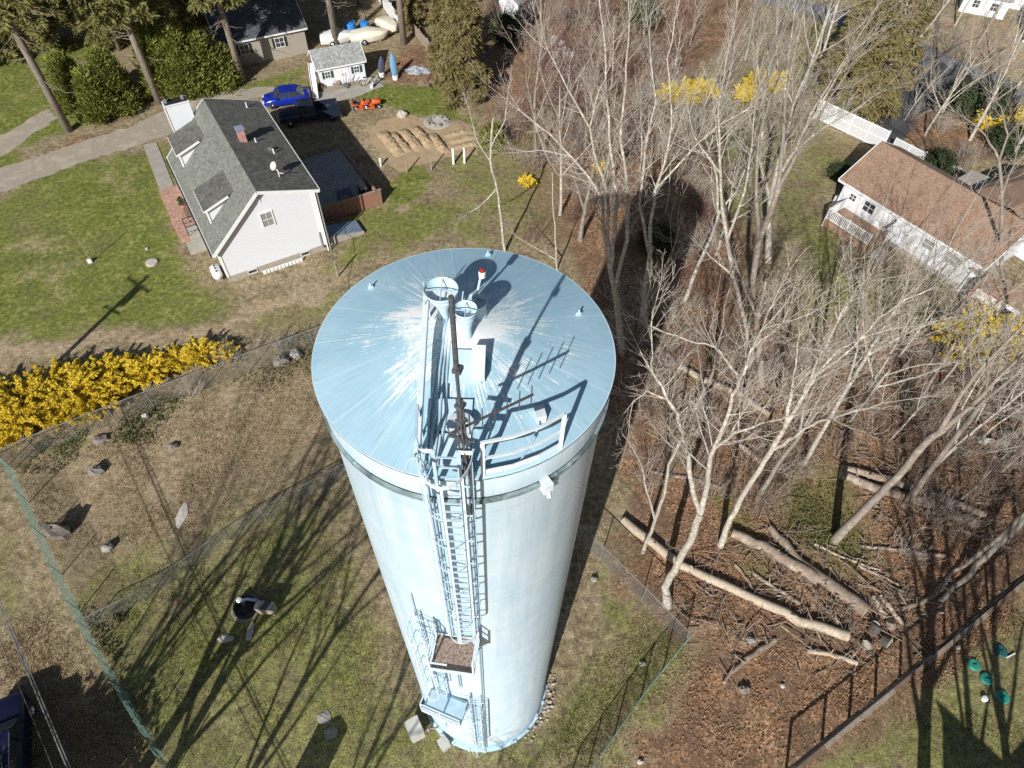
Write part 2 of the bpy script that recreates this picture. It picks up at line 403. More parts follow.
#        outline traced on the survey photo, strength, edge softness (m)
GREEN = [([(-30, 205), (0, 195), (60, 168), (120, 152), (162, 150), (172, 185), (185, 230), (225, 288), (235, 305), (190, 325), (100, 330), (0, 352), (-40, 360)], .74, 1.6),
 ([(-60, 60), (0, 50), (90, 40), (115, 110), (66, 128), (0, 172), (-40, 190)], .8, 1.2),
 ([(60, 150), (110, 138), (165, 118), (120, 128)], .4, .6),
 ([(372, 96), (405, 80), (440, 82), (475, 115), (470, 135), (425, 115), (395, 118), (365, 112)], .85, 1.0),
 ([(395, 175), (430, 168), (430, 190), (405, 200), (385, 205)], 1.0, 1.0),
 ([(340, 205), (380, 205), (440, 195), (485, 200), (480, 245), (420, 250), (350, 280), (325, 268), (330, 245)], .62, 1.5),
 ([(440, 160), (480, 150), (545, 130), (560, 190), (520, 245), (480, 240)], .45, 2.5),
 ([(228, 82), (300, 58), (318, 96), (262, 98)], .7, .8),
 ([(240, 300), (330, 275), (345, 300), (330, 325), (270, 350)], .4, 1.0),
 ([(60, 600), (150, 560), (330, 490), (400, 640), (420, 710), (540, 720), (650, 600), (690, 640), (600, 790), (140, 790)], .50, 2.2),
 ([(230, 640), (330, 560), (420, 720), (460, 800), (240, 800)], .55, 2.0),
 ([(600, 560), (650, 600), (660, 640), (610, 640)], .55, .7), ([(640, 700), (660, 710), (620, 768), (600, 768)], .5, .6),
 ([(0, 500), (30, 520), (60, 600), (0, 640)], .4, 1.0),
 ([(800, 118), (832, 108), (850, 165), (828, 228), (870, 262), (960, 292), (945, 330), (850, 345), (800, 300), (770, 220)], .48, 2.0),
 ([(790, 290), (880, 280), (905, 330), (860, 400), (800, 380)], .36, 2.0),
 ([(800, 790), (868, 700), (945, 650), (1040, 590), (1060, 800)], .46, 1.2),
 ([(770, 480), (800, 440), (850, 470), (880, 545), (850, 585), (800, 560)], .62, 2.0), ([(705, 520), (745, 495), (765, 530), (735, 545)], .9, .7),
 ([(665, 430), (700, 445), (690, 475), (660, 470)], .8, .6), ([(700, 395), (720, 390), (720, 420)], .5, .5),
 ([(885, 85), (945, 55), (940, 90), (890, 105)], .45, 1.2), ([(760, 20), (870, 15), (880, 70), (800, 95), (740, 110)], .42, 3.0),
 ([(630, 100), (760, 90), (790, 190), (740, 260), (690, 190)], .42, 2.5),
 ([(-40, 320), (30, 320), (60, 335), (0, 350)], .3, 1.0), ([(30, 440), (120, 410), (150, 440), (60, 480)], .25, 1.0)]
LITTER = [([(540, 120), (600, 90), (690, 150), (745, 240), (760, 330), (820, 345), (930, 345), (1060, 330), (1060, 545), (800, 775), (790, 800), (640, 800), (640, 750), (700, 650), (610, 545), (600, 380), (560, 255)], 1.0, 2.4),
 ([(398, 52), (430, 56), (448, 86), (415, 92), (382, 80)], .9, .7),
 ([(470, 0), (600, -40), (790, -20), (700, 70), (600, 110), (500, 130), (460, 60)], .75, 3.0),
 ([(60, 160), (95, 132), (170, 110), (185, 118), (120, 138), (80, 160)], .85, .6), ([(225, 98), (330, 70), (300, 92), (240, 108)], .5, .6),
 ([(895, 235), (930, 255), (960, 285), (935, 290)], .9, .5), ([(870, 110), (940, 110), (1050, 130), (1050, 165), (960, 160), (890, 140)], .75, 1.5),
 ([(810, 140), (850, 130), (860, 160), (830, 170)], .5, .8), ([(480, 100), (560, 150), (600, 260), (540, 250), (500, 180)], .55, 2.0),
 ([(20, 455), (150, 400), (330, 345), (340, 450), (240, 520), (120, 600), (40, 540)], .30, 1.5),
 ([(0, 700), (60, 640), (160, 760), (120, 800), (0, 800)], .4, 1.2), ([(790, 760), (840, 715), (1040, 575), (1040, 600), (850, 725), (810, 790)], .8, .5)]
DIRT = [([(-40, 365), (0, 352), (60, 338), (130, 335), (200, 322), (300, 283), (345, 268), (345, 282), (250, 320), (170, 345), (90, 352), (0, 378), (-40, 390)], .85, .9),
 ([(368, 132), (392, 119), (440, 122), (482, 142), (478, 156), (420, 165), (398, 170), (380, 158)], 1.0, .5),
 ([(950, 20), (1050, 20), (1060, 95), (990, 75), (940, 50)], .8, 1.5), ([(900, 10), (960, 15), (950, 50), (900, 60)], .35, 2.0),
 ([(660, 660), (705, 650), (640, 800), (590, 800)], .35, 1.0), ([(690, 600), (740, 610), (740, 640), (690, 640)], .5, 1.0),
 ([(20, 460), (150, 405), (330, 350), (330, 420), (230, 470), (110, 500), (60, 540)], .5, 1.5),
 ([(20, 215), (60, 210), (90, 280), (40, 320), (5, 290)], .35, 1.8), ([(100, 165), (150, 160), (140, 200), (100, 195)], .3, 1.0),
 ([(165, 180), (215, 275), (200, 280), (150, 200)], .35, .8), ([(395, 195), (410, 195), (405, 215), (385, 212)], .8, .4),
 ([(240, 268), (325, 245), (330, 260), (245, 285)], .3, .6), ([(640, 470), (700, 470), (720, 520), (650, 520)], .25, 1.0)]
def build_ground():
    fx = np.concatenate([[-2500, -900, -400, -200, -130], np.arange(-90, 100.01, .4), [140, 220, 420, 900, 2500]])
    fy = np.concatenate([[-2500, -900, -300, -120, -50, -25], np.arange(-12, 110.01, .4), [130, 170, 260, 500, 1000, 2500]])
    X, Y = np.meshgrid(fx, fy); x, y = X.ravel(), Y.ravel()
    wx = x + (fbm(x, y, 5.0, 11) - .5) * 7 + (vnoise(x, y, .8, 5) - .5) * 1.4
    wy = y + (fbm(x, y, 5.0, 21) - .5) * 7 + (vnoise(x, y, .8, 6) - .5) * 1.4
    def cover(lst):
        a = np.zeros(len(x))
        for px, st, soft in lst:
            q = W2(px); k = np.clip(poly_sd(wx, wy, q) / (2 * soft) + .5, 0, 1)
            a = np.maximum(a, st * k * k * (3 - 2 * k))
        return a
    g, l, d = cover(GREEN), cover(LITTER), cover(DIRT)
    l = np.where((np.abs(x) > 100) | (y > 105) | (y < -11), .5, l)
    nx = len(fx); ny = len(fy)
    i = (np.arange(ny - 1)[:, None] * nx + np.arange(nx - 1)[None, :]).ravel()
    f = np.stack([i, i + 1, i + nx + 1, i + nx], -1)
    o = np_mesh('ground', np.stack([x, y, np.zeros_like(x)], -1), f, M['ground'])
    at = o.data.color_attributes.new('cover', 'FLOAT_COLOR', 'POINT')
    at.data.foreach_set('color', np.stack([g, l, d, np.ones_like(g)], -1).astype(np.float32).ravel())
    o['kind'] = 'structure'
    return o
def ground_material():
    m, nt, b = _nt('ground_cover'); v = ocoord(nt)
    a = N(nt, 'ShaderNodeAttribute'); a.attribute_name = 'cover'
    s = N(nt, 'ShaderNodeSeparateColor'); nt.links.new(a.outputs['Color'], s.inputs[0])
    big, mid, fine, tiny = (noise(nt, v, k, 4, .65) for k in (.16, .55, 2.6, 11))
    grain = ramp(nt, tiny, [(.32, .36), (.68, 1.58)])
    clump = ramp(nt, fine, [(.3, .66), (.7, 1.32)])
    dry = ramp(nt, math_(nt, 'MULTIPLY_ADD', fine, .5, math_(nt, 'MULTIPLY', mid, .5)), [(.36, (.175, .14, .08)), (.5, (.275, .218, .13)), (.64, (.39, .315, .205))])
    lush = ramp(nt, math_(nt, 'MULTIPLY_ADD', fine, .5, math_(nt, 'MULTIPLY', mid, .5)), [(.36, (.085, .115, .022)), (.5, (.165, .185, .042)), (.66, (.285, .265, .105))])
    gm = math_(nt, 'ADD', s.outputs[0], math_(nt, 'MULTIPLY', math_(nt, 'SUBTRACT', math_(nt, 'ADD', math_(nt, 'MULTIPLY', big, .45), math_(nt, 'ADD', math_(nt, 'MULTIPLY', mid, .8), math_(nt, 'MULTIPLY', fine, .5))), .875), 1.5))
    gm = math_(nt, 'MULTIPLY', ramp(nt, gm, [(.22, 0), (.72, 1)]), ramp(nt, s.outputs[0], [(.02, 0), (.22, 1)]))
    col = mixc(nt, gm, dry, lush)
    vo = N(nt, 'ShaderNodeTexVoronoi'); vo.inputs['Scale'].default_value = 8.5; nt.links.new(v, vo.inputs['Vector'])
    bw = N(nt, 'ShaderNodeRGBToBW'); nt.links.new(vo.outputs['Color'], bw.inputs[0])
    leaf = ramp(nt, bw.outputs[0], [(.1, (.10, .066, .042)), (.4, (.25, .145, .08)), (.65, (.38, .215, .12)), (.9, (.50, .35, .23))])
    leaf = mixc(nt, ramp(nt, mid, [(.38, 0), (.60, .85)]), leaf, (.16, .105, .068))
    lm = math_(nt, 'ADD', s.outputs[1], math_(nt, 'MULTIPLY', math_(nt, 'SUBTRACT', math_(nt, 'ADD', math_(nt, 'MULTIPLY', mid, .7), math_(nt, 'MULTIPLY', fine, .7)), .7), 1.2))
    lm = math_(nt, 'MULTIPLY', ramp(nt, lm, [(.3, 0), (.7, 1)]), ramp(nt, s.outputs[1], [(.02, 0), (.2, 1)]))
    col = mixc(nt, math_(nt, 'MULTIPLY', lm, math_(nt, 'SUBTRACT', 1.0, math_(nt, 'MULTIPLY', s.outputs[0], .8))), col, leaf)
    soil = ramp(nt, math_(nt, 'MULTIPLY_ADD', fine, .5, math_(nt, 'MULTIPLY', mid, .5)), [(.35, (.30, .225, .14)), (.62, (.42, .325, .21))])
    dm = math_(nt, 'ADD', s.outputs[2], math_(nt, 'MULTIPLY', math_(nt, 'SUBTRACT', mid, .5), .9))
    dm = math_(nt, 'MULTIPLY', ramp(nt, dm, [(.25, 0), (.7, 1)]), ramp(nt, s.outputs[2], [(.02, 0), (.2, 1)]))
    col = mixc(nt, dm, col, soil)
    col = mixc(nt, .85, col, grain, 'MULTIPLY'); col = mixc(nt, .8, col, clump, 'MULTIPLY')
    nt.links.new(col, b.inputs['Base Color']); b.inputs['Roughness'].default_value = .95; b.inputs['Specular IOR Level'].default_value = .1
    bump(nt, b, math_(nt, 'MULTIPLY_ADD', tiny, .5, fine), .6, .08)
    return m
M['ground'] = ground_material()
build_ground()

def sheet(name, px, mt, z=.006, jitter=.25, step=.6, seed=1):
    """paved or gravelled surface: outline with a worn, uneven edge"""
    q = [np.array(G(*p)[:2]) for p in px]; g = np.random.default_rng(seed); out = []
    for i in range(len(q)):
        a, b = q[i], q[(i + 1) % len(q)]; n = max(1, int(np.linalg.norm(b - a) / step)); d = (b - a) / (np.linalg.norm(b - a) + 1e-9)
        for k in range(n):
            p = a + (b - a) * k / n + np.array([-d[1], d[0]]) * g.normal() * jitter
            out.append((p[0], p[1], z))
    mb = MB(); mb.poly(out); o = mb.build(name, mt); o['kind'] = 'structure'; return o
sheet('driveway', [(-40, 185), (0, 168), (40, 156), (80, 142), (120, 130), (150, 118), (180, 103), (215, 92), (262, 87), (310, 92), (312, 104), (285, 104), (262, 96), (230, 104), (200, 118), (165, 137), (130, 147), (90, 160), (40, 178), (0, 193), (-40, 208)], M['gravel'], .006, .12, .5, 2)
sheet('side_track', [(-40, 165), (0, 137), (30, 118), (62, 102), (90, 92), (95, 99), (66, 114), (30, 136), (0, 158), (-40, 190)], M['gravel'], .006, .15, .5, 3)
sheet('garden_soil', [(364, 128), (378, 122), (395, 117), (425, 119), (445, 124), (472, 130), (482, 142), (478, 155), (440, 160), (415, 166), (398, 172), (388, 166), (376, 150)], M['soil'], .008, .22, .5, 9)
sheet('shed_apron', [(313, 92), (345, 84), (378, 76), (384, 86), (362, 95), (330, 104), (314, 101)], M['concrete'], .010, .10, .5, 4)
sheet('street', [(760, -14), (800, -2), (850, 12), (900, 32), (950, 55), (1000, 77), (1060, 108), (1080, 132), (1024, 103), (985, 90), (940, 74), (895, 50), (850, 30), (800, 14), (760, 2)], M['asphalt'], .006, .08, .8, 5)
sheet('ranch_driveway', [(940, 62), (972, 78), (944, 98), (918, 118), (896, 150), (872, 142), (880, 112), (905, 88)], M['asphalt_dark'], .011, .10, .6, 6)
mbp = MB(); a, b, c, d = G(143.5, 145), G(153.5, 143.5), G(169, 186), (G(169, 190)); 
HF = Frame((-20.75, 28.1), 31.7)
mbp.slab([HF(-1.95, 13.9, 0), HF(-.75, 13.9, 0), HF(-.55, 21.9, 0), HF(-1.7, 21.9, 0)], (0, 0, .05)); mbp.build('front_walk', M['concrete'])['kind'] = 'structure'

# ------------------------------------------------------------------ ground litter and grass tufts (uncountable)
def in_polys(n, px, g, seed_off=0):
    q = np.array(W2(px)); lo, hi = q.min(0), q.max(0); out = []
    while sum(len(o) for o in out) < n:
        c = lo + (hi - lo) * g.random((n, 2)); out.append(c[poly_sd(c[:, 0], c[:, 1], [tuple(t) for t in q]) > 3.0 * g.random(n) - 1.2 * (fbm(c[:, 0], c[:, 1], 3.0, 3) > .5)])
    return np.concatenate(out)[:n]
def scatter_leaves():
    g = np.random.default_rng(31)
    px = [([(640, 760), (700, 650), (620, 545), (625, 440), (760, 420), (900, 440), (1024, 480), (1024, 545), (800, 768)], 36000), ([(800, 768), (840, 722), (1024, 580), (1024, 600), (850, 730), (815, 790)], 3500),
          ([(620, 440), (650, 340), (800, 345), (1024, 340), (1024, 480), (760, 420)], 16000), ([(385, 80), (400, 55), (430, 58), (446, 86)], 1200)]
    xy = np.concatenate([in_polys(n, p, g) for p, n in px]); m = len(xy)
    keep = fbm(xy[:, 0], xy[:, 1], 2.5, 77) + g.normal(size=m) * .08 > .46; moss = [tuple(G(*p)[:2]) for p in [(765, 480), (800, 445), (850, 470), (882, 548), (848, 588), (795, 562)]]; keep &= poly_sd(xy[:, 0], xy[:, 1], moss) < .4 * g.random(m); xy = xy[keep]; m = len(xy)
    c = np.column_stack([xy, .02 + .06 * g.random(m)]); nr = np.column_stack([g.normal(size=(m, 2)) * .55, np.ones(m)])
    v, f = leaf_quads(c, nr, .045 + .06 * g.random(m), .06 + .08 * g.random(m), g)
    tag(np_mesh('leaf_litter', v, f, M['litter']), 'brown fallen leaves covering the woodland floor right of the tank', 'leaf litter', kind='stuff')
def tufts(name, spots, mt, h, label, seed):
    g = np.random.default_rng(seed); V = []
    xy = np.concatenate([in_polys(n, p, g) for p, n in spots])
    keep = fbm(xy[:, 0], xy[:, 1], 2.2, seed) + g.normal(size=len(xy)) * .07 > .47; xy = xy[keep]
    m = len(xy); B = 3
    base = np.repeat(np.column_stack([xy, np.zeros(m)]), B, 0) + np.column_stack([g.normal(size=(m * B, 2)) * .05, np.zeros(m * B)])
    a = g.random(m * B) * 6.283; w = .018 + .012 * g.random(m * B); hh = h * (.5 + g.random(m * B)); lean = np.column_stack([g.normal(size=(m * B, 2)) * .6, np.ones(m * B)])
    sx = np.column_stack([np.cos(a), np.sin(a), 0 * a]) * w[:, None]
    v = np.stack([base - sx, base + sx, base + lean * hh[:, None]], 1).reshape(-1, 3)
    tag(np_mesh(name, v, np.arange(m * B * 3).reshape(-1, 3), mt), label, 'grass', kind='stuff')
scatter_leaves()
tufts('yard_grass', [([(60, 600), (330, 480), (400, 640), (430, 768), (150, 768)], 12000), ([(540, 730), (650, 600), (690, 640), (600, 768), (500, 768)], 4000), ([(780, 470), (850, 470), (880, 550), (840, 585), (790, 540)], 5000), ([(820, 768), (870, 705), (1024, 600), (1024, 768)], 3000)], M['grass_blade'], .05, 'short green and straw grass tufts around the tank and lower lawn', 41)
tufts('dry_grass', [([(20, 460), (150, 405), (330, 350), (335, 460), (120, 590), (60, 560)], 12000), ([(0, 620), (60, 600), (160, 768), (0, 768)], 8000), ([(650, 330), (900, 350), (900, 440), (640, 420)], 6000)], M['dry_blade'], .06, 'pale dry grass of the fenced meadow left of the tank', 42)
# ------------------------------------------------------------------ water tank
def tank_wall_mat():
    m, nt, b = _nt('pale_blue_tank_wall'); v = ocoord(nt)
    s = N(nt, 'ShaderNodeSeparateXYZ'); nt.links.new(v, s.inputs[0])
    z = s.outputs['Z']
    cv = N(nt, 'ShaderNodeCombineXYZ'); nt.links.new(s.outputs['X'], cv.inputs[0]); nt.links.new(s.outputs['Y'], cv.inputs[1]); nt.links.new(math_(nt, 'MULTIPLY', z, .06), cv.inputs[2])
    streak = noise(nt, cv.outputs[0], 3.2, 5, .6); fine = noise(nt, cv.outputs[0], 9, 3, .6); cloud = noise(nt, v, .8, 5, .6)
    col = ramp(nt, math_(nt, 'MULTIPLY_ADD', streak, .6, math_(nt, 'MULTIPLY', cloud, .4)), [(.36, (.53, .70, .81)), (.5, (.605, .76, .85)), (.62, (.69, .82, .89))])
    drip = ramp(nt, fine, [(.60, 0), (.74, .45)]); col = mixc(nt, drip, col, (.47, .58, .66))
    seam = ramp(nt, math_(nt, 'FRACT', math_(nt, 'DIVIDE', z, 2.42)), [(0, .80), (.012, 1), (.985, 1), (1, .80)])
    col = mixc(nt, .5, col, seam, 'MULTIPLY')
    an = math_(nt, 'ADD', math_(nt, 'MULTIPLY', math_(nt, 'ARCTAN2', s.outputs['Y'], s.outputs['X']), 8 / 6.2832), math_(nt, 'MULTIPLY', math_(nt, 'FLOOR', math_(nt, 'DIVIDE', z, 2.42)), .37))
    col = mixc(nt, .45, col, ramp(nt, math_(nt, 'FRACT', an), [(0, .78), (.008, 1), (.992, 1), (1, .78)]), 'MULTIPLY')
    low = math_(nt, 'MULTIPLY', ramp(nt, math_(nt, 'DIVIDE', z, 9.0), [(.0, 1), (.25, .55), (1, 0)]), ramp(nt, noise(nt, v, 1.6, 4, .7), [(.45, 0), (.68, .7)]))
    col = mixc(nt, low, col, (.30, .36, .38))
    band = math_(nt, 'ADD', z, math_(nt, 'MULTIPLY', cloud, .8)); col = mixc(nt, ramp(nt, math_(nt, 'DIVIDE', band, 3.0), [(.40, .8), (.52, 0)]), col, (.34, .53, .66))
    nt.links.new(col, b.inputs['Base Color']); b.inputs['Roughness'].default_value = .42
    bump(nt, b, cloud, .15, .05); return m
def tank_roof_mat():
    m, nt, b = _nt('blue_roof_with_peeled_white'); v = ocoord(nt)
    s = N(nt, 'ShaderNodeSeparateXYZ'); nt.links.new(v, s.inputs[0]); x, y = s.outputs['X'], s.outputs['Y']
    ang = math_(nt, 'ARCTAN2', y, x); r = math_(nt, 'SQRT', math_(nt, 'ADD', math_(nt, 'MULTIPLY', x, x), math_(nt, 'MULTIPLY', y, y)))
    def polar(ka, kr, off=0.0):
        c = N(nt, 'ShaderNodeCombineXYZ'); nt.links.new(math_(nt, 'MULTIPLY', ang, ka), c.inputs[0]); nt.links.new(math_(nt, 'MULTIPLY', r, kr), c.inputs[1]); c.inputs[2].default_value = off; return c.outputs[0]
    st = noise(nt, polar(42, .8), 1.0, 6, .75); st2 = noise(nt, polar(60, .7, 4), 1.0, 3, .7); patch = noise(nt, v, 1.1, 4, .65); dots = noise(nt, v, 16, 4, .75)
    base = ramp(nt, noise(nt, v, .9, 5, .65), [(.35, (.325, .52, .615)), (.5, (.365, .555, .645)), (.65, (.41, .595, .675))])
    base = mixc(nt, ramp(nt, st2, [(.54, 0), (.70, .55)]), base, (.20, .31, .39))
    lo = math_(nt, 'FRACT', math_(nt, 'MULTIPLY', math_(nt, 'ADD', ang, 3.1416), 18 / 6.2832))
    base = mixc(nt, ramp(nt, lo, [(0, .8), (.014, 0), (.986, 0), (1, .8)]), base, (.62, .74, .79))
    k = math_(nt, 'ADD', math_(nt, 'MULTIPLY_ADD', st, 1.35, math_(nt, 'MULTIPLY', dots, .35)), math_(nt, 'MULTIPLY', patch, .80))
    k = math_(nt, 'SUBTRACT', math_(nt, 'MULTIPLY_ADD', st2, .20, k), math_(nt, 'MULTIPLY', r, .185))
    wt = ramp(nt, math_(nt, 'MULTIPLY', k, .5), [(.558, 0), (.60, .94)]); wt = math_(nt, 'MULTIPLY', wt, ramp(nt, math_(nt, 'DIVIDE', r, 3.0), [(.0, .75), (.15, 1), (.75, 1), (.9, 0)]))
    col = mixc(nt, wt, base, (.86, .87, .85))
    nt.links.new(col, b.inputs['Base Color']); b.inputs['Roughness'].default_value = .45
    return m
def build_tank():
    H = TANK_H; T = thing('water_tank', 'tall pale blue cylindrical steel water tank standing in the fenced grass yard', 'water tank', (0, 0, 0))
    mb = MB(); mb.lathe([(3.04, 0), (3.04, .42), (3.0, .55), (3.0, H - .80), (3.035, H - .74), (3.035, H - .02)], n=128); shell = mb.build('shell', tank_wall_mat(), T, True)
    shell.data.polygons.foreach_set('use_smooth', [True] * len(shell.data.polygons))
    AP = .76
    RZ = lambda r: H + .02 + AP * (1 - r / 3.08)
    mb = MB(); mb.lathe([(3.05, .0), (3.085, 0), (3.085, .024), (3.05, .028)], (0, 0, H), n=128); mb.build('roof_rim', M['tank_trim'], T)
    mb = MB(); mb.lathe([(3.08, .022), (2.2, .022 + AP * (1 - 2.2 / 3.08)), (1.0, .022 + AP * (1 - 1 / 3.08)), (.02, .022 + AP)], (0, 0, H), n=128); roof = mb.build('roof', tank_roof_mat(), T, True)
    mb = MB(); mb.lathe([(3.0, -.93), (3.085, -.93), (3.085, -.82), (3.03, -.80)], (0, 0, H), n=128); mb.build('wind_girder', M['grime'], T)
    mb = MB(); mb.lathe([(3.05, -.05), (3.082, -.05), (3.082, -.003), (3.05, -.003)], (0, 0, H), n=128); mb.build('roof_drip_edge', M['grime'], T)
    mb = MB(); mb.lathe([(3.04, 0), (3.14, 0), (3.14, .05), (3.04, .06)], n=96); mb.build('base_chime', M['tank_trim'], T)
    mb = MB()
    for k, th in enumerate((-150, -118, -95, -62, -30, 10)):
        a = RAD(th); c = np.array([math.cos(a), math.sin(a), 0]); t = np.array([-c[1], c[0], 0]); mb.obox(c * 3.07 + np.array([0, 0, .22]), t * .09, c * .05, (0, 0, .16))
    for a_ in range(-170, 20, 14):
        a = RAD(a_); c = np.array([math.cos(a), math.sin(a), 0]); t = np.array([-c[1], c[0], 0]); mb.obox(c * 3.12 + np.array([0, 0, .06]), t * .05, c * .06, (0, 0, .05))
    mb.build('anchor_bolts', M['tank_trim'], T)
    # --- ladders, with rungs and hoops of their own
    def ladder(x, z0, z1, cage0, cage1, cw=.44, w=.21):
        th = math.asin(x / 3.0) - math.pi / 2; c = np.array([math.cos(th), math.sin(th), 0]); t = np.array([-c[1], c[0], 0])
        def at(a, rad, z): return c * (3.0 + rad) + t * a + np.array([0, 0, z])
        m = MB()
        for sgn in (-1, 1): m.bar(at(sgn * w, .2, z0), at(sgn * w, .2, z1), .07, .025, c)
        for z in np.arange(z0 + .4, z1 - .3, 2.2):
            for sgn in (-1, 1): m.bar(at(sgn * w, 0, z), at(sgn * w, .2, z), .04, .04)
        L = m.build('ladder', M['tank_steel'], T)
        for z in np.arange(z0 + .2, z1 - .05, .32): q = MB(); q.bar(at(-w, .2, z), at(w, .2, z), .028, .028); q.build('rung', M['tank_steel'], L)
        ar = [(cw * math.sin(a) * 1.05, .2 + .72 * (1 - math.cos(a)) / 2 * 1.0) for a in np.linspace(-math.pi, math.pi, 3)]
        pts = lambda z: [at(cw * 1.02 * math.cos(a), .2 + .68 * max(0, math.sin(a)) + .0, z) for a in np.linspace(0, math.pi, 13)]
        if cage1 > cage0:
            for z in np.linspace(cage0, cage1, max(2, int(round((cage1 - cage0) / 1.12)) + 1)):
                q = MB(); p = [at(w, .2, z)] + pts(z) + [at(-w, .2, z)]
                for i in range(len(p) - 1): q.bar(p[i], p[i + 1], .012, .11 if z > TANK_H + 1 else .06)
                q.build('hoop', M['tank_white'] if z < cage0 + .1 or z > cage1 - .6 else M['tank_steel'], L)
            for k in (1, 3, 6, 9, 11):
                q = MB(); q.bar(pts(cage0)[k], pts(cage1)[k], .045, .014, c); q.build('cage_bar', M['tank_steel'] if k in (1, 11) else M['tank_white'], L)
        return at
    def landing(x, z, wd, dp, sk=0.0):
        th = math.asin(x / 3.0) - math.pi / 2; c = np.array([math.cos(th), math.sin(th), 0]); t = np.array([-c[1], c[0], 0])
        def at(a, rad, zz=0): return c * (3.0 + rad) + t * a + np.array([0, 0, z + zz])
        return at
    at = ladder(-.06, 16.8, TANK_H + 1.15, 19.0, TANK_H + 1.12)
    at2 = ladder(-1.12, 9.6, 18.0, 11.9, 17.9, .36, .20)
    at3 = ladder(-.02, 1.0, 10.7, 3.3, 9.9, .34, .19)
    # upper rest platform with rusty grating
    pl = landing(-.32, 16.8, 1.2, .95)
    m = MB(); m.obox(pl(0, .52, -.03), (pl(1, 0) - pl(0, 0)) * .60, (pl(0, 1) - pl(0, 0)) * .48, (0, 0, .02)); D = m.build('rest_platform', M['rust'], T)
    m = MB()
    for a in (-.6, .6): m.bar(pl(a, .04, 0), pl(a, 1.0, 0), .05, .14)
    m.bar(pl(-.62, 1.0, .02), pl(.62, 1.0, .02), .03, .18); m.bar(pl(-.62, .04, .0), pl(.62, .04, .0), .03, .10)
    for a in (-.55, .55): m.bar(pl(a, .95, -.05), pl(a, 0, -.95), .06, .06)
    m.build('platform_frame', M['tank_white'], D)
    for a in (-.6, .6):
        m = MB()
        for r in (.1, .98): m.bar(pl(a, r, 0), pl(a, r, 1.05), .05, .05)
        for zz in (.55, 1.05): m.bar(pl(a, .1, zz), pl(a, .98, zz), .04, .04)
        if a < 0: m.bar(pl(-.6, .98, .55), pl(-.1, .98, .55), .04, .04)
        m.build('platform_railing', M['tank_white'], D)
    # lower landing
    p2 = landing(-1.02, 9.6, 1.3, .8)
    m = MB(); m.obox(p2(.12, .45, -.03), (p2(1, 0) - p2(0, 0)) * .74, (p2(0, 1) - p2(0, 0)) * .44, (0, 0, .02)); D2 = m.build('lower_landing', M['tank_steel'], T)
    m = MB()
    for zz in (.05, .5, 1.0): m.bar(p2(-.62, .88, zz), p2(.86, .88, zz), .045, .045 if zz > .1 else .16)
    for a in (-.62, .12, .86): m.bar(p2(a, .88, 0), p2(a, .88, 1.0), .045, .045)
    for zz in (.05, 1.0): m.bar(p2(-.62, .06, zz), p2(-.62, .88, zz), .045, .045)
    for a in (-.5, .75): m.bar(p2(a, .85, -.05), p2(a, 0, -.95), .06, .06)
    m.build('landing_railing', M['tank_white'], D2)
    # conduits running down beside the ladders
    m = MB()
    for x0, r in ((-.50, .022), (-.44, .018), (.24, .03), (.30, .015)):
        th = math.asin(x0 / 3.0) - math.pi / 2; q = lambda rr, z: (rr * math.cos(th), rr * math.sin(th), z)
        m.tube([q(3.07, 11.2 if x0 < 0 else .5), q(3.07, H - .95), q(3.2, H - .6), q(3.16, H + .3), q(2.9, H + .25)], r, 6)
    th = math.asin(-1.45 / 3.0) - math.pi / 2; m.tube([(3.06 * math.cos(th), 3.06 * math.sin(th), 3.0), (3.06 * math.cos(th), 3.06 * math.sin(th), 19.0)], .02, 6)
    m.build('conduits', M['tank_steel'], T)
    # roof guard rail
    m = MB(); ang = [RAD(a) for a in (-51, -60, -70, -80)]
    ps = [np.array([3.02 * math.cos(a), 3.02 * math.sin(a), H + .03]) for a in ang]; upv = np.array([0, 0, 1.05])
    gr = None
    for zz, w_ in ((1.05, .055), (.55, .04)):
        q = MB()
        for i in range(3): q.bar(ps[i] + (0, 0, zz), ps[i + 1] + (0, 0, zz), .045, w_)
        if gr is None: gr = q.build('roof_guard_rail', M['tank_white'], T)
        else: q.build('mid_rail', M['tank_white'], gr)
    for i in (0, 3): q = MB(); q.bar(ps[i], ps[i] + upv, .075, .06); q.build('rail_post', M['tank_white'], gr)
    q = MB()
    for i in range(3): q.bar(ps[i] + (0, 0, .09), ps[i + 1] + (0, 0, .09), .015, .15)
    q.build('toe_board', M['tank_white'], gr)
    a0 = RAD(-101); p0 = np.array([3.02 * math.cos(a0), 3.02 * math.sin(a0), H + .03]); p1 = np.array([-.62, -2.3, RZ(2.4)])
    q = MB()
    for zz in (.55, 1.05): q.bar(p0 + (0, 0, zz), p1 + (0, 0, zz - .1), .045, .045)
    q.bar(p0, p0 + upv, .06, .06); q.bar(p1, p1 + (0, 0, .95), .05, .05); q.build('roof_grab_rail', M['tank_steel'], T)
    q = MB(); q.tube([(-.60 + .16 * math.cos(t), -3.16, H + .45 + .4 * math.sin(t)) for t in np.linspace(0, 3.1, 9)], .02, 6); q.build('ladder_top_loop', M['tank_steel'], T)
    # roof walkway plates from ladder head to centre
    q = MB()
    for y0, y1, xx, w_ in ((-2.85, -2.28, -.12, .78), (-2.22, -1.62, -.14, .82), (-1.30, -.62, .10, .62)):
        z0, z1 = RZ(abs(y0)) + .05, RZ(abs(y1)) + .05; c = np.array([xx, (y0 + y1) / 2, (z0 + z1) / 2]); q.obox(c, (w_ / 2, 0, 0), (0, (y1 - y0) / 2, (z1 - z0) / 2), (0, -.006, .02))
    WK = q.build('roof_walk_plate', M['tank_trim'], T)
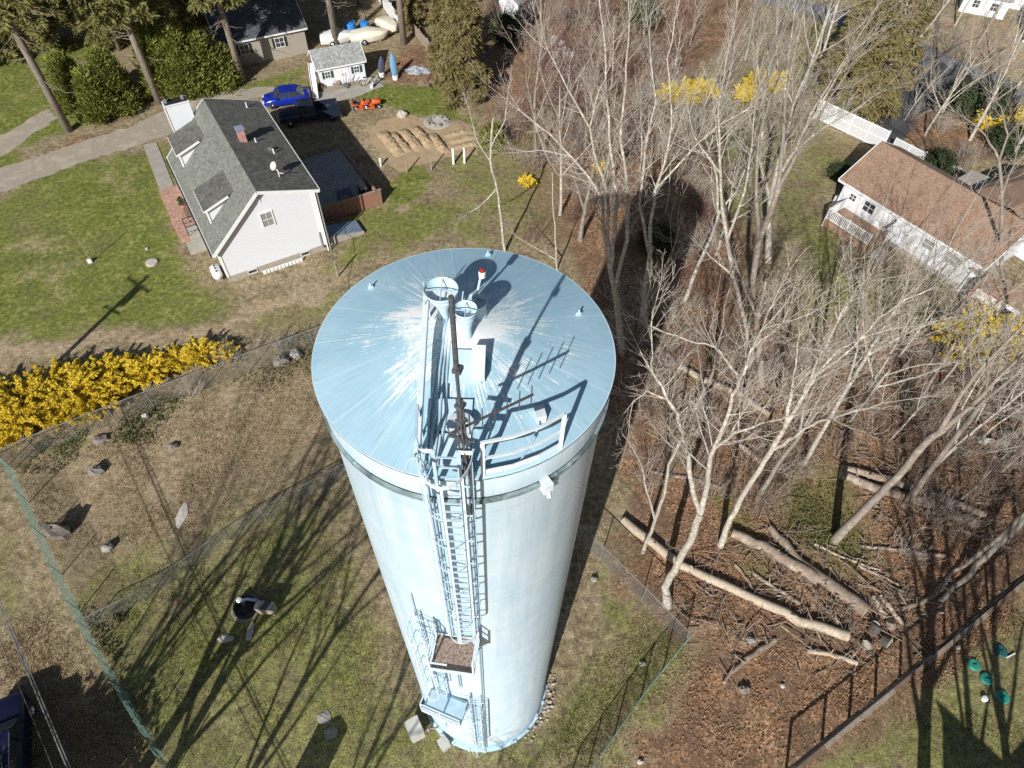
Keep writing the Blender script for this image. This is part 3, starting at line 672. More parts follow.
    q = MB(); q.bar((-.72, .35, RZ(.8) + .62), (-.60, -2.95, RZ(3.0) + .55), .10, .22); 
    q.bar((-.72, .3, RZ(.8)), (-.72, .3, RZ(.8) + .6), .06, .06); q.bar((-.61, -2.6, RZ(2.7)), (-.61, -2.6, RZ(2.7) + .5), .06, .06); q.build('cable_tray', M['tank_white'], T)
    q = MB()
    for k, (dx, r) in enumerate(((-.50, .022), (-.44, .028), (-.37, .02), (-.30, .024))):
        q.tube([(dx, -2.95, RZ(2.97) + .12), (dx + .03 * k, -2.0, RZ(2.0) + .10), (dx + .05, -1.0, RZ(1.1) + .08), (dx + .1, .2, RZ(.5) + .06)], r, 6)
    q.tube([(1.50, -2.0, RZ(2.4) + .12), (1.42, -2.3, RZ(2.6) + .08), (1.15, -2.75, RZ(2.95) + .05)], .02, 6)
    q.build('roof_cables', M['tank_steel'], T)
    # manway hatch
    q = MB(); hz = RZ(2.2); q.lathe([(.20, -.05), (.20, .20), (.25, .22), (.25, .26), (.0, .29)], (.08, -2.2, hz), n=28); HT = q.build('roof_hatch', M['tank_white'], T, False)
    q = MB(); q.bar((-.04, -2.2, hz + .29), (.20, -2.2, hz + .29), .03, .05); q.build('hatch_handle', M['tank_steel'], HT)
    q = MB(); q.obox((.34, -.95, RZ(1) + .14), (.13, 0, 0), (0, .30, .1), (0, -.02, .12)); q.build('junction_box', M['tank_white'], T)
    q = MB(); q.obox((1.52, -1.80, RZ(2.33) + .08), (.09, .03, 0), (-.03, .13, .0), (0, 0, .10)); q.build('roof_vent_box', M['tank_white'], T)
    q = MB(); a = RAD(-57); c = np.array([math.cos(a), math.sin(a), 0]); t = np.array([-c[1], c[0], 0]); q.obox(c * 3.12 + (0, 0, H - .92), t * .10, c * .10, (0, 0, .14)); q.tube([c * 3.2 + (0, 0, H - 1.0), c * 3.25 + (0, 0, H - 1.15)], .05, 8); q.build('overflow_box', M['tank_white'], T)
    for x, y in ((-2.15, 1.55), (2.35, .9), (.35, 2.75)):
        q = MB(); r = math.hypot(x, y); q.box((x, y, RZ(r) + .03), (.10, .06, .07), .6); q.lathe([(.02, 0), (.02, .09), (0, .10)], (x, y, RZ(r) + .05), n=8); q.build('lifting_lug', M['tank_trim'], T)
    # vents: wide screened funnel and a smaller one
    def vent(x, y, h, rt, rb, name):
        z0 = RZ(math.hypot(x, y)); q = MB(); q.lathe([(rb, -.1), (rb * .9, h * .35), (rt * .85, h * .92), (rt, h), (rt, h + .05)], (x, y, z0), n=32); o = q.build(name, M['tank_trim'], T, True)
        q = MB(); q.lathe([(rt * .80, h * .80), (rt * .5, h * .82), (0, h * .83)], (x, y, z0), n=32); q.build('screen', M['tank_peel'], o, True)
        q = MB()
        for a in np.linspace(0, math.pi, 3)[:-1]: q.bar((x + rt * math.cos(a), y + rt * math.sin(a), z0 + h + .01), (x - rt * math.cos(a), y - rt * math.sin(a), z0 + h + .01 + .006 * a), .02, .02)
        q.build('cross_brace', M['tank_steel'], o); return z0
    z0 = vent(-.42, .25, .72, .33, .11, 'wide_roof_vent')
    vent(.08, -.28, .70, .22, .11, 'small_roof_vent'); vent(.22, .35, .30, .22, .24, 'roof_vent_stub')
    q = MB()
    for k in range(5): q.tube([(-.42 + .34 * math.cos(k * 1.3), .25 + .34 * math.sin(k * 1.3), z0 + .1), (-.42 + .42 * math.cos(k * 1.3), .25 + .40 * math.sin(k * 1.3), z0 + .72)], .014, 5)
    q.build('vent_stays', M['tank_steel'], T)
    return T, RZ
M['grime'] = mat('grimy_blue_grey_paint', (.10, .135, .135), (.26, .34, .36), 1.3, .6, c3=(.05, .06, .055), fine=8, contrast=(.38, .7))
M['tank_peel'] = mat('peeling_white_blue_paint', (.80, .81, .80), (.34, .47, .55), 9, .6, contrast=(.48, .60))
TANK, RZ = build_tank()
H = TANK_H
# obstruction light on a bracket, whip mast with a yagi: bolted on, things of their own
OB = thing('obstruction_light', 'small white lamp with red lens on a bracket beside the wide roof vent', 'beacon', (.30, .95, RZ(1.0)))
q = MB(); q.tube([(.18, .80, RZ(.8)), (.30, .95, RZ(1.0) + .62)], .025, 6); q.build('bracket', M['tank_trim'], OB)
q = MB(); q.lathe([(.0, .55), (.07, .56), (.075, .68), (.06, .71)], (.32, .98, RZ(1.0)), n=14); q.build('lamp_housing', M['white_plastic'], OB)
q = MB(); q.lathe([(.05, .70), (.045, .75), (.0, .78)], (.32, .98, RZ(1.0)), n=14); q.build('red_lens', M['red_lens'], OB)
MS = thing('antenna_mast', 'tall dark weathered antenna mast clamped to the ladder head of the tank', 'antenna mast', (.22, -3.05, H - 1.2))
b0 = np.array([.22, -3.13, H - 1.2])
q = MB(); q.tube([b0, b0 + (0, .02, 3.0), b0 + (-.02, .03, 4.3)], [.03, .028, .028], 8); q.tube([b0 + (-.02, .03, 4.3), b0 + (-.02, .04, 5.75)], [.04, .036], 8); q.build('pole', M['dark_steel'], MS)
for z in (.3, .9, 1.45, 2.1, 2.6, 3.1, 3.5, 4.35): q = MB(); q.box(b0 + (0.0, .02, z), (.14, .13, .07), .3 * z); q.build('clamp', M['dark_steel'], MS)
for z in (1.5, 2.55): q = MB(); q.bar(b0 + (-.22, .1, z), b0 + (.20, .0, z), .05, .05); q.build('bracket', M['dark_steel'], MS)
q = MB()
for k in range(4):
    g = np.random.default_rng(k); q.tube([b0 + (.07 * math.cos(k * 1.7), .07 * math.sin(k * 1.7), 0), b0 + (.09 * math.cos(k * 1.7) + .03 * g.normal(), .08 * math.sin(k * 1.7), 1.2), b0 + (.06 * math.cos(k * 1.7), .07 * math.sin(k * 1.7), 2.4), b0 + (.05 * math.cos(k + 1), .05, 3.6)], .02, 5)
q.build('coax_cables', M['cable'], MS)
YG = thing('yagi_antenna', 'thin dark yagi antenna on a boom sticking out sideways from the mast', 'antenna', b0 + (0, 0, 2.85))
y0 = b0 + np.array([0, .05, 2.85]); y1 = y0 + np.array([1.12, .72, -.02])
q = MB(); q.bar(y0 - (y1 - y0) * .15, y1, .035, .035); q.build('boom', M['dark_steel'], YG)
for k in range(6):
    c = y0 + (y1 - y0) * (.1 + .175 * k); q = MB(); q.tube([c - (0, 0, .26), c + (0, 0, .26)], .011, 5); q.build('element', M['dark_steel'], YG)
# cabinets at the foot of the tank
def cabinet(name, label, c, size, rz, legs):
    T = thing(name, label, 'cabinet', (c[0], c[1], 0)); q = MB(); q.box((c[0], c[1], c[2]), size, rz); B = q.build('body', M['cabinet'], T)
    q = MB(); q.box((c[0], c[1], c[2] + size[2] / 2 + .02), (size[0] * 1.08, size[1] * 1.08, .03), rz); q.build('lid', M['cabinet'], T)
    a, s = math.cos(rz), math.sin(rz); q = MB(); f = np.array([s, -a, 0]) * (size[1] / 2 + .012); q.box(np.array(c) + f, (size[0] * .86, .02, size[2] * .86), rz); d = q.build('door', M['cabinet'], T)
    q = MB(); q.box(np.array(c) + f * 1.1 + np.array([a, s, 0]) * size[0] * .33, (.03, .04, .12), rz); q.build('handle', M['dark_steel'], d)
    q = MB()
    for i in (-1, 1): q.bar((c[0] + a * size[0] * .4 * i, c[1] + s * size[0] * .4 * i, 0), (c[0] + a * size[0] * .4 * i, c[1] + s * size[0] * .4 * i, c[2] - size[2] / 2), .08, .08)
    q.build('legs', M['galv'], T); return T
ca = G(417, 734); cb = G(445, 747)
cabinet('utility_cabinet', 'larger pale grey square utility cabinet on legs at the foot of the tank', (ca[0], ca[1], .95), (.80, .62, 1.0), -1.05, True)
cabinet('meter_box', 'smaller pinkish grey meter box beside the tank base', (cb[0], cb[1], .7), (.5, .4, .6), -.9, True)
cc = (ca + cb) / 2; 
pb = thing('pipe_riser', 'brown pipe riser with a valve between the two cabinets at the tank base', 'pipe', (cc[0] - .1, cc[1] + .35, 0))
q = MB(); x0, y0_ = cc[0] - .1, cc[1] + .35; q.tube([(x0, y0_, 0), (x0, y0_, .8), (x0 + .4, y0_ + .05, .85), (x0 + .9, y0_ + .5, .85)], .05, 8); q.build('pipe', M['rust'], pb)
q = MB(); q.lathe([(.12, 0), (.12, .12), (.05, .2), (.05, .3)], (x0, y0_, .75), n=10); q.build('valve', M['wood_old'], pb)
# ------------------------------------------------------------------ helpers for buildings
def win(fr, parent, u, v, z, w, h, face, mglass=None, frame=.07, shutters=None, mull=True):
    """window on a wall of local frame fr; face: 'u-' 'u+' 'v-' 'v+'"""
    ax, nn = {'v-': (fr.d, -fr.n), 'v+': (fr.d, fr.n), 'u-': (fr.n, -fr.d), 'u+': (fr.n, fr.d)}[face]
    c = fr(u, v, z); zz = np.array([0, 0, 1.0])
    q = MB()
    for s_ in (-1, 1):
        q.obox(c + ax * s_ * (w / 2 + frame / 2) + nn * .03, ax * frame / 2, nn * .03, zz * (h / 2 + frame))
        q.obox(c + zz * s_ * (h / 2 + frame / 2) + nn * .03, ax * w / 2, nn * .032, zz * frame / 2)
    if mull: q.obox(c + nn * .025, ax * w / 2, nn * .02, zz * .02); q.obox(c + nn * .024, ax * .018, nn * .02, zz * h / 2)
    W = q.build('window', M['trim'], parent)
    q = MB(); q.obox(c + nn * .012, ax * w / 2, nn * .01, zz * h / 2); q.build('pane', mglass or M['glass'], W)
    if shutters:
        for s_ in (-1, 1):
            q = MB(); q.obox(c + ax * s_ * (w / 2 + frame + .13) + nn * .03, ax * .12, nn * .025, zz * (h / 2 + .04)); q.build('shutter', shutters, W)
    return W
def roof_plane(fr, pts, th=.12):
    q = MB(); q.slab([fr(*p) for p in pts], (0, 0, th)); return q
def lroof(fr, name, pts, mt, parent, th=.10):
    """roof slab whose mesh axes follow the building (so shingle courses follow the eaves)"""
    q = MB(); q.slab([fr(*p) for p in pts], (0, 0, th)); return q.build(name, mt, parent)

# ------------------------------------------------------------------ white cape house, left
CH = thing('cape_house', 'white clapboard house with steep grey-green shingle roof and two dormers left of the tank', 'house', HF(0, 0))
W_, L_ = 7.85, 13.3
q = MB(); HF.box(q, .04, W_ - .04, .04, L_ - .04, 0, .62); q.build('foundation', M['foundation'], CH)
prof = [(0, .6), (W_, .6), (W_, 5.62), (4.0, 6.85), (0, 3.12)]
q = MB(); q.slab([HF(u, 0, z) for u, z in prof], HF.n * L_); q.build('wall', M['siding'], CH)
EA, RG, RE = (-.32, 3.0), (4.0, 7.02), (8.28, 5.70)
v0, v1 = -.32, L_ + .3
lroof(HF, 'front_roof_slope', [(EA[0], v0, EA[1]), (RG[0], v0, RG[1]), (RG[0], v1, RG[1]), (EA[0], v1, EA[1])], M['shingle_grey'], CH)
lroof(HF, 'rear_roof_slope', [(RG[0] + .005, v0, RG[1]), (RE[0], v0, RE[1]), (RE[0], v1, RE[1]), (RG[0] + .005, v1, RG[1])], M['shingle_dark'], CH)
q = MB()
for vv in (v0 - .03, v1 + .03):
    q.bar(HF(EA[0], vv, EA[1] - .02), HF(RG[0], vv, RG[1] - .02), .05, .24); q.bar(HF(RG[0], vv, RG[1] - .02), HF(RE[0], vv, RE[1] - .02), .05, .24)
q.bar(HF(EA[0] - .03, v0, EA[1] - .02), HF(EA[0] - .03, v1, EA[1] - .02), .05, .18); q.bar(HF(RE[0] + .03, v0, RE[1]), HF(RE[0] + .03, v1, RE[1]), .05, .24)
q.build('fascia', M['trim'], CH)
q = MB(); q.bar(HF(EA[0] - .11, v0, EA[1]), HF(EA[0] - .11, v1, EA[1]), .11, .10); q.build('gutter', M['black'], CH)
q = MB(); q.bar(HF(.09, -.03, .6), HF(.09, -.03, 3.0), .16, .05, HF.n); q.build('corner_trim', M['trim'], CH)
q = MB(); q.bar(HF(W_ - .09, -.03, .6), HF(W_ - .09, -.03, 5.5), .20, .05, HF.n); q.bar(HF(W_ + .05, -.10, .0), HF(W_ + .05, -.10, 5.6), .09, .09); q.build('corner_trim', M['trim'], CH)
q = MB(); q.bar(HF(W_ + .22, -.2, 0), HF(W_ + .22, -.2, 5.65), .10, .08); q.bar(HF(W_ - .3, -.06, .4), HF(W_ - .3, -.06, 1.9), .12, .1); q.build('downspout', M['galv'], CH)
win(HF, CH, 4.15, 0, 4.45, .78, 1.15, 'v-', M['curtain_glass'], .10)
q = MB(); HF.box(q, 3.78, 4.1, -.05, 0, 6.0, 6.4); q.build('gable_vent', M['trim'], CH)
for u in (1.9, 6.1):
    win(HF, CH, u, .035, .36, .65, .28, 'v-', M['glass'], .04, mull=False)
    q = MB()
for i in range(12):
    pass
q = MB()
for i in range(11): HF.box(q, 2.55 + .29 * i, 2.79 + .29 * i, -.35, -.27, 0, .26)
HF.box(q, 2.5, 5.8, -.255, -.20, .20, .26); q.build('foundation_edging', M['trim'], CH)
for k, vd in enumerate((2.35, 10.35)):
    u0, z0, zt, wd = .55, 3.78, 5.0, 2.5
    q = MB(); q.slab([HF(u0, vd, z0), HF(u0, vd, zt), HF(2.55, vd, zt + .62), ], HF.n * wd); D = q.build('dormer', M['siding'], CH)
    lroof(HF, 'dormer_roof', [(u0 - .22, vd - .2, zt - .02), (3.15, vd - .2, zt + 1.05), (3.15, vd + wd + .2, zt + 1.05), (u0 - .22, vd + wd + .2, zt - .02)], M['shingle_dark'], D, .09)
    q = MB(); q.bar(HF(u0 - .2, vd - .23, zt), HF(2.3, vd - .23, zt + .70), .04, .16); q.bar(HF(u0 - .25, vd - .2, zt), HF(u0 - .25, vd + wd + .2, zt), .04, .16); q.bar(HF(u0 - .02, vd - .02, z0 + .05), HF(u0 - .02, vd - .02, zt), .12, .06); q.build('dormer_trim', M['trim'], D)
    win(HF, CH, u0, vd + wd / 2, 4.42, 1.1, .8, 'u-', M['glass'], .08)
# white clapboard chase at the far gable
q = MB(); HF.box(q, .95, 2.85, L_ + .02, L_ + 1.0, 0, 7.35); CS = q.build('chimney_chase', M['siding'], CH)
q = MB(); HF.box(q, 1.05, 2.75, L_ + .12, L_ + .9, 7.35, 7.42); q.build('chase_cap', M['black'], CS)
for u in (1.25, 2.55): q = MB(); q.lathe([(.15, 0), (.15, .22), (.20, .24), (.0, .32)], HF(u, L_ + .5, 7.4), n=12); q.build('flue', M['galv'], CS)
q = MB(); q.bar(HF(.9, L_ - .02, 7.36), HF(2.9, L_ - .02, 7.36), .06, .10); q.bar(HF(.94, L_ - .015, 3), HF(.94, L_ - .015, 7.3), .1, .04, HF.n); q.build('chase_trim', M['trim'], CS)
rs = lambda u: 7.12 - (u - 4.0) * .308
q = MB(); HF.box(q, 4.85, 5.35, 6.55, 7.1, 6.2, 7.75); CB = q.build('brick_chimney', M['brick_pink'], CH)
q = MB(); HF.box(q, 4.78, 5.42, 6.48, 7.17, 7.75, 7.83); q.build('chimney_cap', mat('slate_cap', (.20, .24, .32), (.26, .30, .38), 3, .7), CB)
for u, v, hh in ((6.9, 12.3, .45), (5.95, 6.6, .35), (6.75, 4.9, .4)):
    q = MB(); q.lathe([(.12, 0), (.055, .06), (.055, hh), (.0, hh)], HF(u, v, rs(u) - .03), n=10); q.build('vent_pipe', M['white_plastic'], CH)
q = MB(); HF.box(q, 6.5, 6.75, 5.2, 5.45, rs(6.6) - .02, rs(6.6) + .22); q.build('roof_vent', M['galv'], CH)
ds = thing('satellite_dish', 'grey satellite dish on a bent arm on the dark rear roof of the white house', 'satellite dish', HF(6.1, 1.6, rs(6.1)))
q = MB(); q.tube([HF(6.1, 1.5, rs(6.1)), HF(6.1, 1.5, rs(6.1) + .5), HF(5.95, 1.75, rs(6.1) + .75)], .04, 7); q.bar(HF(6.1, 1.5, rs(6.1) + .35), HF(6.35, 1.0, rs(6.1) + .5), .04, .04); q.build('arm', M['white_plastic'], ds)
q = MB(); c = HF(5.92, 1.8, rs(6.1) + .78); ax = np.array([-.5, -.6, .6]); ax /= np.linalg.norm(ax); e1 = np.cross(ax, [0, 0, 1.]); e1 /= np.linalg.norm(e1); e2 = np.cross(ax, e1)
rings = [(0, -.08), (.18, -.055), (.32, 0)]
vs = [c + ax * rings[0][1]] + [c + ax * z + r * (math.cos(a) * e1 + math.sin(a) * e2) for r, z in rings[1:] for a in np.linspace(0, 6.283, 17)[:-1]]
q.add(vs, [(0, 1 + i, 1 + (i + 1) % 16) for i in range(16)] + [(1 + i, 1 + (i + 1) % 16, 17 + (i + 1) % 16, 17 + i) for i in range(16)]); q.build('reflector', M['cabinet'], ds)
# brick porch
PO = thing('brick_porch', 'red brick front terrace along the eave of the white house', 'porch', HF(-1.2, 9))
q = MB(); HF.box(q, -2.05, -.1, 6.4, 13.9, 0, .28); q.build('paving', M['brick'], PO)
q = MB(); HF.box(q, -1.7, -.05, 4.6, 5.9, 0, .34); q.build('concrete_step', M['concrete'], PO)
q = MB(); HF.box(q, -1.3, -.15, 6.0, 7.4, .28, .62); q.build('stoop', M['concrete'], PO)
q = MB()
for v in (6.1, 7.3): q.bar(HF(-1.25, v, .6), HF(-1.25, v, 1.5), .05, .05); q.bar(HF(-1.25, v, 1.48), HF(-.1, v, 1.48), .05, .05); q.bar(HF(-1.25, v, 1.0), HF(-.1, v, 1.0), .03, .03)
q.bar(HF(-1.25, 6.1, 1.48), HF(-1.25, 7.3, 1.48), .05, .05); q.build('iron_railing', M['black'], PO)
bn = thing('garden_bench', 'dark brown bench standing on the brick terrace', 'bench', HF(-.6, 9))
q = MB(); HF.box(q, -.85, -.4, 8.3, 9.8, .68, .73); q.build('seat', M['wood_dark'], bn)
q = MB(); HF.box(q, -.40, -.34, 8.3, 9.8, .75, 1.15); q.build('backrest', M['wood_dark'], bn)
for v in (8.35, 9.72):
    for u in (-.82, -.4): q = MB(); HF.box(q, u - .025, u + .025, v - .03, v + .05, .28, .68); q.build('leg', M['wood_dark'], bn)
for v, nm in ((11.2, 'round clay planter on the brick terrace nearer the far walk'), (10.6, 'round clay planter on the brick terrace beside the bench')):
    pt = thing('planter', nm, 'planter', HF(-.75, v, .28)); q = MB(); q.lathe([(.16, 0), (.24, .3), (.27, .32), (.24, .33), (.2, .28)], HF(-.75, v, .28), n=14); q.build('pot', M['brick_pink'], pt)
    q = MB(); q.lump(HF(-.75, v, .66), (.24, .24, .2), 3, rough=.4); q.build('plant', M['rhodo'], pt)
ac = thing('propane_tank', 'white propane tank with black fittings against the gable corner of the white house', 'propane tank', HF(-.55, 1.0))
q = MB(); c = HF(-.55, 1.05, .55); q.tube([c - HF.n * .75, c - HF.n * .68, c - HF.n * .5, c + HF.n * .5, c + HF.n * .68, c + HF.n * .75], [.05, .25, .36, .36, .25, .05], 14); q.build('vessel', M['white_plastic'], ac, True)
q = MB()
for t in (-.35, 0, .35): q.lathe([(.07, 0), (.07, .1), (.0, .12)], c + HF.n * t + np.array([.05, 0, .34]), n=8)
q.build('fittings', M['black'], ac)
for t in (-.45, .45): q = MB(); HF.box(q, -.8, -.3, 1.05 + t - .06, 1.05 + t + .06, 0, .25); q.build('cradle', M['concrete'], ac)
# rear deck
DK = thing('wooden_deck', 'large weathered wooden deck with red-brown front boards behind the white house', 'deck', HF(10, 8))
q = MB(); HF.box(q, W_ + .35, 13.6, 3.3, 11.8, .55, .62); q.build('floor', M['deck_dark'], DK)
q = MB()
for v in (3.28,): HF.box(q, W_ + .3, 14.05, v - .03, v, .05, 1.45)
q.build('front_boards', M['deck_red'], DK)
q = MB(); q.bar(HF(W_ + .3, 3.28, 1.5), HF(14.1, 3.28, 1.5), .14, .06); q.bar(HF(13.65, 3.2, 1.5), HF(13.65, 5.6, 1.5), .14, .06); q.bar(HF(13.65, 5.6, 1.2), HF(13.65, 11.85, 1.2), .12, .05); q.bar(HF(W_ + .6, 11.85, 1.2), HF(13.7, 11.85, 1.2), .12, .05); q.build('top_rail', mat('faded_rail_boards', (.34, .22, .17), (.28, .24, .21), 2, .85), DK)
q = MB(); HF.box(q, 13.6, 13.63, 3.3, 5.5, .05, 1.45); HF.box(q, 13.6, 13.63, 5.6, 11.8, .1, .6); HF.box(q, W_ + .4, 13.6, 11.8, 11.83, .1, .6); q.build('side_boards', M['deck_red'], DK)
for u, v in ((W_ + .6, 11.8), (10.8, 11.8), (13.62, 11.8), (13.62, 9.7), (13.62, 7.6), (13.62, 5.6), (13.62, 3.3), (10.6, 3.25)): q = MB(); q.bar(HF(u, v, 0), HF(u, v, 1.5 if v < 6 else 1.2), .10, .10); q.build('post', M['wood_dark'], DK)
for u, v, l in ((9.1, 11.1, 'round tan stone disc nearer the house on the dark deck'), (10.0, 11.25, 'round tan stone disc farther from the house on the dark deck')):
    q = MB(); q.lathe([(0, 0), (.3, 0), (.3, .08), (0, .1)], HF(u, v, .625), n=18); tag(q.build('stone_disc', M['soil'], None, at=HF(u, v, .625)), l, 'stone disc')
gl = thing('gas_grill', 'covered gas grill in the corner of the deck', 'grill', HF(12.9, 4.3, .62))
q = MB(); HF.box(q, 12.6, 13.2, 3.9, 4.9, .62, 1.45); q.build('cart', M['black'], gl)
q = MB(); q.slab([HF(12.6, 3.9, 1.46), HF(13.2, 3.9, 1.46), HF(13.1, 3.9, 1.75), HF(12.7, 3.9, 1.75)], HF.n * 1.0); q.build('hood', M['galv'], gl)
tb = thing('deck_table', 'blue-grey patio table standing on the dark deck', 'table', HF(11.3, 4.6, .62))
q = MB(); HF.box(q, 10.7, 11.9, 4.2, 5.0, 1.3, 1.34); q.build('tabletop', M['navy_canvas'], tb)
for u in (10.8, 11.8):
    for v in (4.3, 4.9): q = MB(); HF.box(q, u - .03, u + .03, v - .03, v + .03, .62, 1.3); q.build('leg', M['black'], tb)
ch = thing('patio_chair', 'dark patio chair by the house wall on the deck', 'chair', HF(8.7, 4.4, .62))
q = MB(); HF.box(q, 8.45, 8.95, 4.1, 4.6, 1.02, 1.07); q.build('seat', M['black'], ch)
q = MB(); HF.box(q, 8.42, 8.47, 4.1, 4.6, 1.07, 1.6); q.build('backrest', M['black'], ch)
for u in (8.48, 8.92):
    for v in (4.13, 4.57): q = MB(); HF.box(q, u - .02, u + .02, v - .02, v + .02, .62, 1.02); q.build('leg', M['black'], ch)
bk = thing('cellar_bulkhead', 'sloping blue-grey cellar bulkhead on a pale concrete curb behind the white house', 'cellar door', HF(9.3, 1.2))
q = MB(); q.slab([HF(W_ + .5, .4, 0), HF(11.2, .4, 0), HF(11.2, .4, .25), HF(W_ + .5, .4, .75)], HF.n * 1.6); q.build('curb', M['concrete'], bk)
q = MB(); q.slab([HF(W_ + .55, .45, .76), HF(11.1, .45, .28), HF(11.1, 1.9, .28), HF(W_ + .55, 1.9, .76)], (0, 0, .05)); q.build('door', mat('blue_grey_steel_door', (.20, .27, .34), (.15, .20, .26), 2, .6), bk)

# ------------------------------------------------------------------ garden shed
SF = Frame(G(321.5, 88.5)[:2], 25.5)
SH = thing('garden_shed', 'small white garden shed with grey shingle roof and green shutters', 'shed', SF(2.4, 1.5))
sw, sd_ = 4.75, 2.9
q = MB(); pr = [(0, 0), (0, 2.1), (sd_ / 2, 3.15), (sd_, 2.1), (sd_, 0)]; q.slab([SF(0, v, z) for v, z in pr], SF.d * sw); q.build('wall', M['siding'], SH)
lroof(SF, 'front_roof_slope', [(-.2, -.25, 1.98), (sw + .2, -.25, 1.98), (sw + .2, sd_ / 2, 3.22), (-.2, sd_ / 2, 3.22)], M['shingle_shed'], SH, .08)
lroof(SF, 'rear_roof_slope', [(-.2, sd_ / 2 + .004, 3.22), (sw + .2, sd_ / 2 + .004, 3.22), (sw + .2, sd_ + .25, 1.98), (-.2, sd_ + .25, 1.98)], M['shingle_shed'], SH, .08)
q = MB()
for u in (-.23, sw + .23): q.bar(SF(u, -.25, 1.98), SF(u, sd_ / 2, 3.22), .05, .16); q.bar(SF(u, sd_ / 2, 3.22), SF(u, sd_ + .25, 1.98), .05, .16)
q.bar(SF(-.2, -.28, 1.98), SF(sw + .2, -.28, 1.98), .05, .14); q.build('fascia', M['trim'], SH)
for u in (.9, 3.9): win(SF, SH, u, 0, 1.25, .5, .6, 'v-', M['glass'], .06, M['shutter_green'])
for u in (2.05, 2.75): q = MB(); SF.box(q, u - .33, u + .33, -.04, 0, .08, 1.95); d = q.build('door', M['trim'], SH); q = MB(); SF.box(q, u + (.25 if u < 2.4 else -.28), u + (.28 if u < 2.4 else -.25), -.08, -.04, .9, 1.1); q.build('handle', M['black'], d)
q = MB(); SF.box(q, .1, 4.6, -.9, -.03, 0, .10); q.build('ramp', M['wood_old'], SH)
# long white slide leaning on the shed corner
sl_ = thing('playground_slide', 'long white curved plastic slide running down beside the shed corner', 'slide', SF(-.9, -.6))
q = MB(); pth = [SF(-.35, 1.0, 2.2), SF(-.5, .5, 1.9), SF(-.65, -.1, 1.25), SF(-.8, -.8, .6), SF(-.95, -1.5, .28), SF(-1.05, -2.0, .22)]
for i in range(5): q.bar(pth[i], pth[i + 1], .55, .06)
q.build('chute', M['white_plastic'], sl_)
for s_ in (-1, 1):
    q = MB()
    for i in range(5): q.bar(pth[i] + SF.d * .27 * s_ + (0, 0, .08), pth[i + 1] + SF.d * .27 * s_ + (0, 0, .08), .05, .18)
    q.build('side_wall', M['white_plastic'], sl_)
q = MB(); q.bar(SF(-.5, .6, 0), SF(-.4, .9, 2.1), .06, .06); q.bar(SF(-.1, .6, 0), SF(-.2, .9, 2.1), .06, .06); q.build('ladder_legs', M['galv'], sl_)

# ------------------------------------------------------------------ beige neighbour house, top left
BF = Frame((-29.9, 60.1), 28.5)
BH = thing('beige_house', 'beige sided house with dark blue-grey roof half hidden under the conifers', 'house', BF(4, 3))
bw, bd = 8.7, 7.0
q = MB(); pr = [(0, 0), (0, 2.7), (bd / 2, 4.6), (bd, 2.7), (bd, 0)]; q.slab([BF(0, v, z) for v, z in pr], BF.d * bw); q.build('wall', M['beige_wall'], BH)
lroof(BF, 'front_roof_slope', [(-.3, -.3, 2.58), (bw + .3, -.3, 2.58), (bw + .3, bd / 2, 4.72), (-.3, bd / 2, 4.72)], M['roof_navy'], BH)
lroof(BF, 'rear_roof_slope', [(-.3, bd / 2 + .004, 4.72), (bw + .3, bd / 2 + .004, 4.72), (bw + .3, bd + .3, 2.58), (-.3, bd + .3, 2.58)], M['roof_navy'], BH)
q = MB(); q.bar(BF(-.3, -.33, 2.6), BF(bw + .3, -.33, 2.6), .05, .16)
for u in (-.33, bw + .33): q.bar(BF(u, -.3, 2.6), BF(u, bd / 2, 4.74), .05, .18); q.bar(BF(u, bd / 2, 4.74), BF(u, bd + .3, 2.6), .05, .18)
q.build('fascia', M['trim'], BH)
for u in (2.2, 5.9): win(BF, BH, u, 0, 1.65, .9, .9, 'v-', M['glass'], .06, M['black'])
FH = Frame((-52, 78), 15)
NH = thing('white_house', 'white far house with grey roof glimpsed behind the conifers in the top left corner', 'house', FH(4, 3))
q = MB(); q.slab([FH(0, v, z) for v, z in [(0, 0), (0, 3), (3.5, 5), (7, 3), (7, 0)]], FH.d * 10); q.build('wall', M['siding'], NH)
lroof(FH, 'roof', [(-.3, -.3, 2.9), (10.3, -.3, 2.9), (10.3, 3.5, 5.12), (-.3, 3.5, 5.12)], M['shingle_shed'], NH); lroof(FH, 'roof', [(-.3, 3.504, 5.12), (10.3, 3.504, 5.12), (10.3, 7.3, 2.9), (-.3, 7.3, 2.9)], M['shingle_shed'], NH)
for u in (2, 5, 8): win(FH, NH, u, 0, 1.6, 1, 1.1, 'v-', M['glass'])

# ------------------------------------------------------------------ ranch house, right
RF = Frame((28.25, 39.35), -53.5)
RH = thing('ranch_house', 'long low white ranch house with brown shingle roof at the right', 'house', RF(6, 4))
rl, rd = 12.3, 7.6
q = MB(); RF.box(q, .05, rl - .05, .05, rd - .05, 0, .45); q.build('foundation', M['concrete'], RH)
q = MB(); q.slab([RF(0, v, z) for v, z in [(0, .45), (0, 3.0), (rd / 2, 4.75), (rd, 3.0), (rd, .45)]], RF.d * rl); q.build('wall', M['siding'], RH)
lroof(RF, 'front_roof_slope', [(-.45, -.42, 2.86), (rl + .45, -.42, 2.86), (rl + .45, rd / 2, 4.92), (-.45, rd / 2, 4.92)], M['shingle_brown'], RH)
lroof(RF, 'rear_roof_slope', [(-.45, rd / 2 + .004, 4.92), (rl + .45, rd / 2 + .004, 4.92), (rl + .45, rd + .42, 2.86), (-.45, rd + .42, 2.86)], M['shingle_brown'], RH)
q = MB()
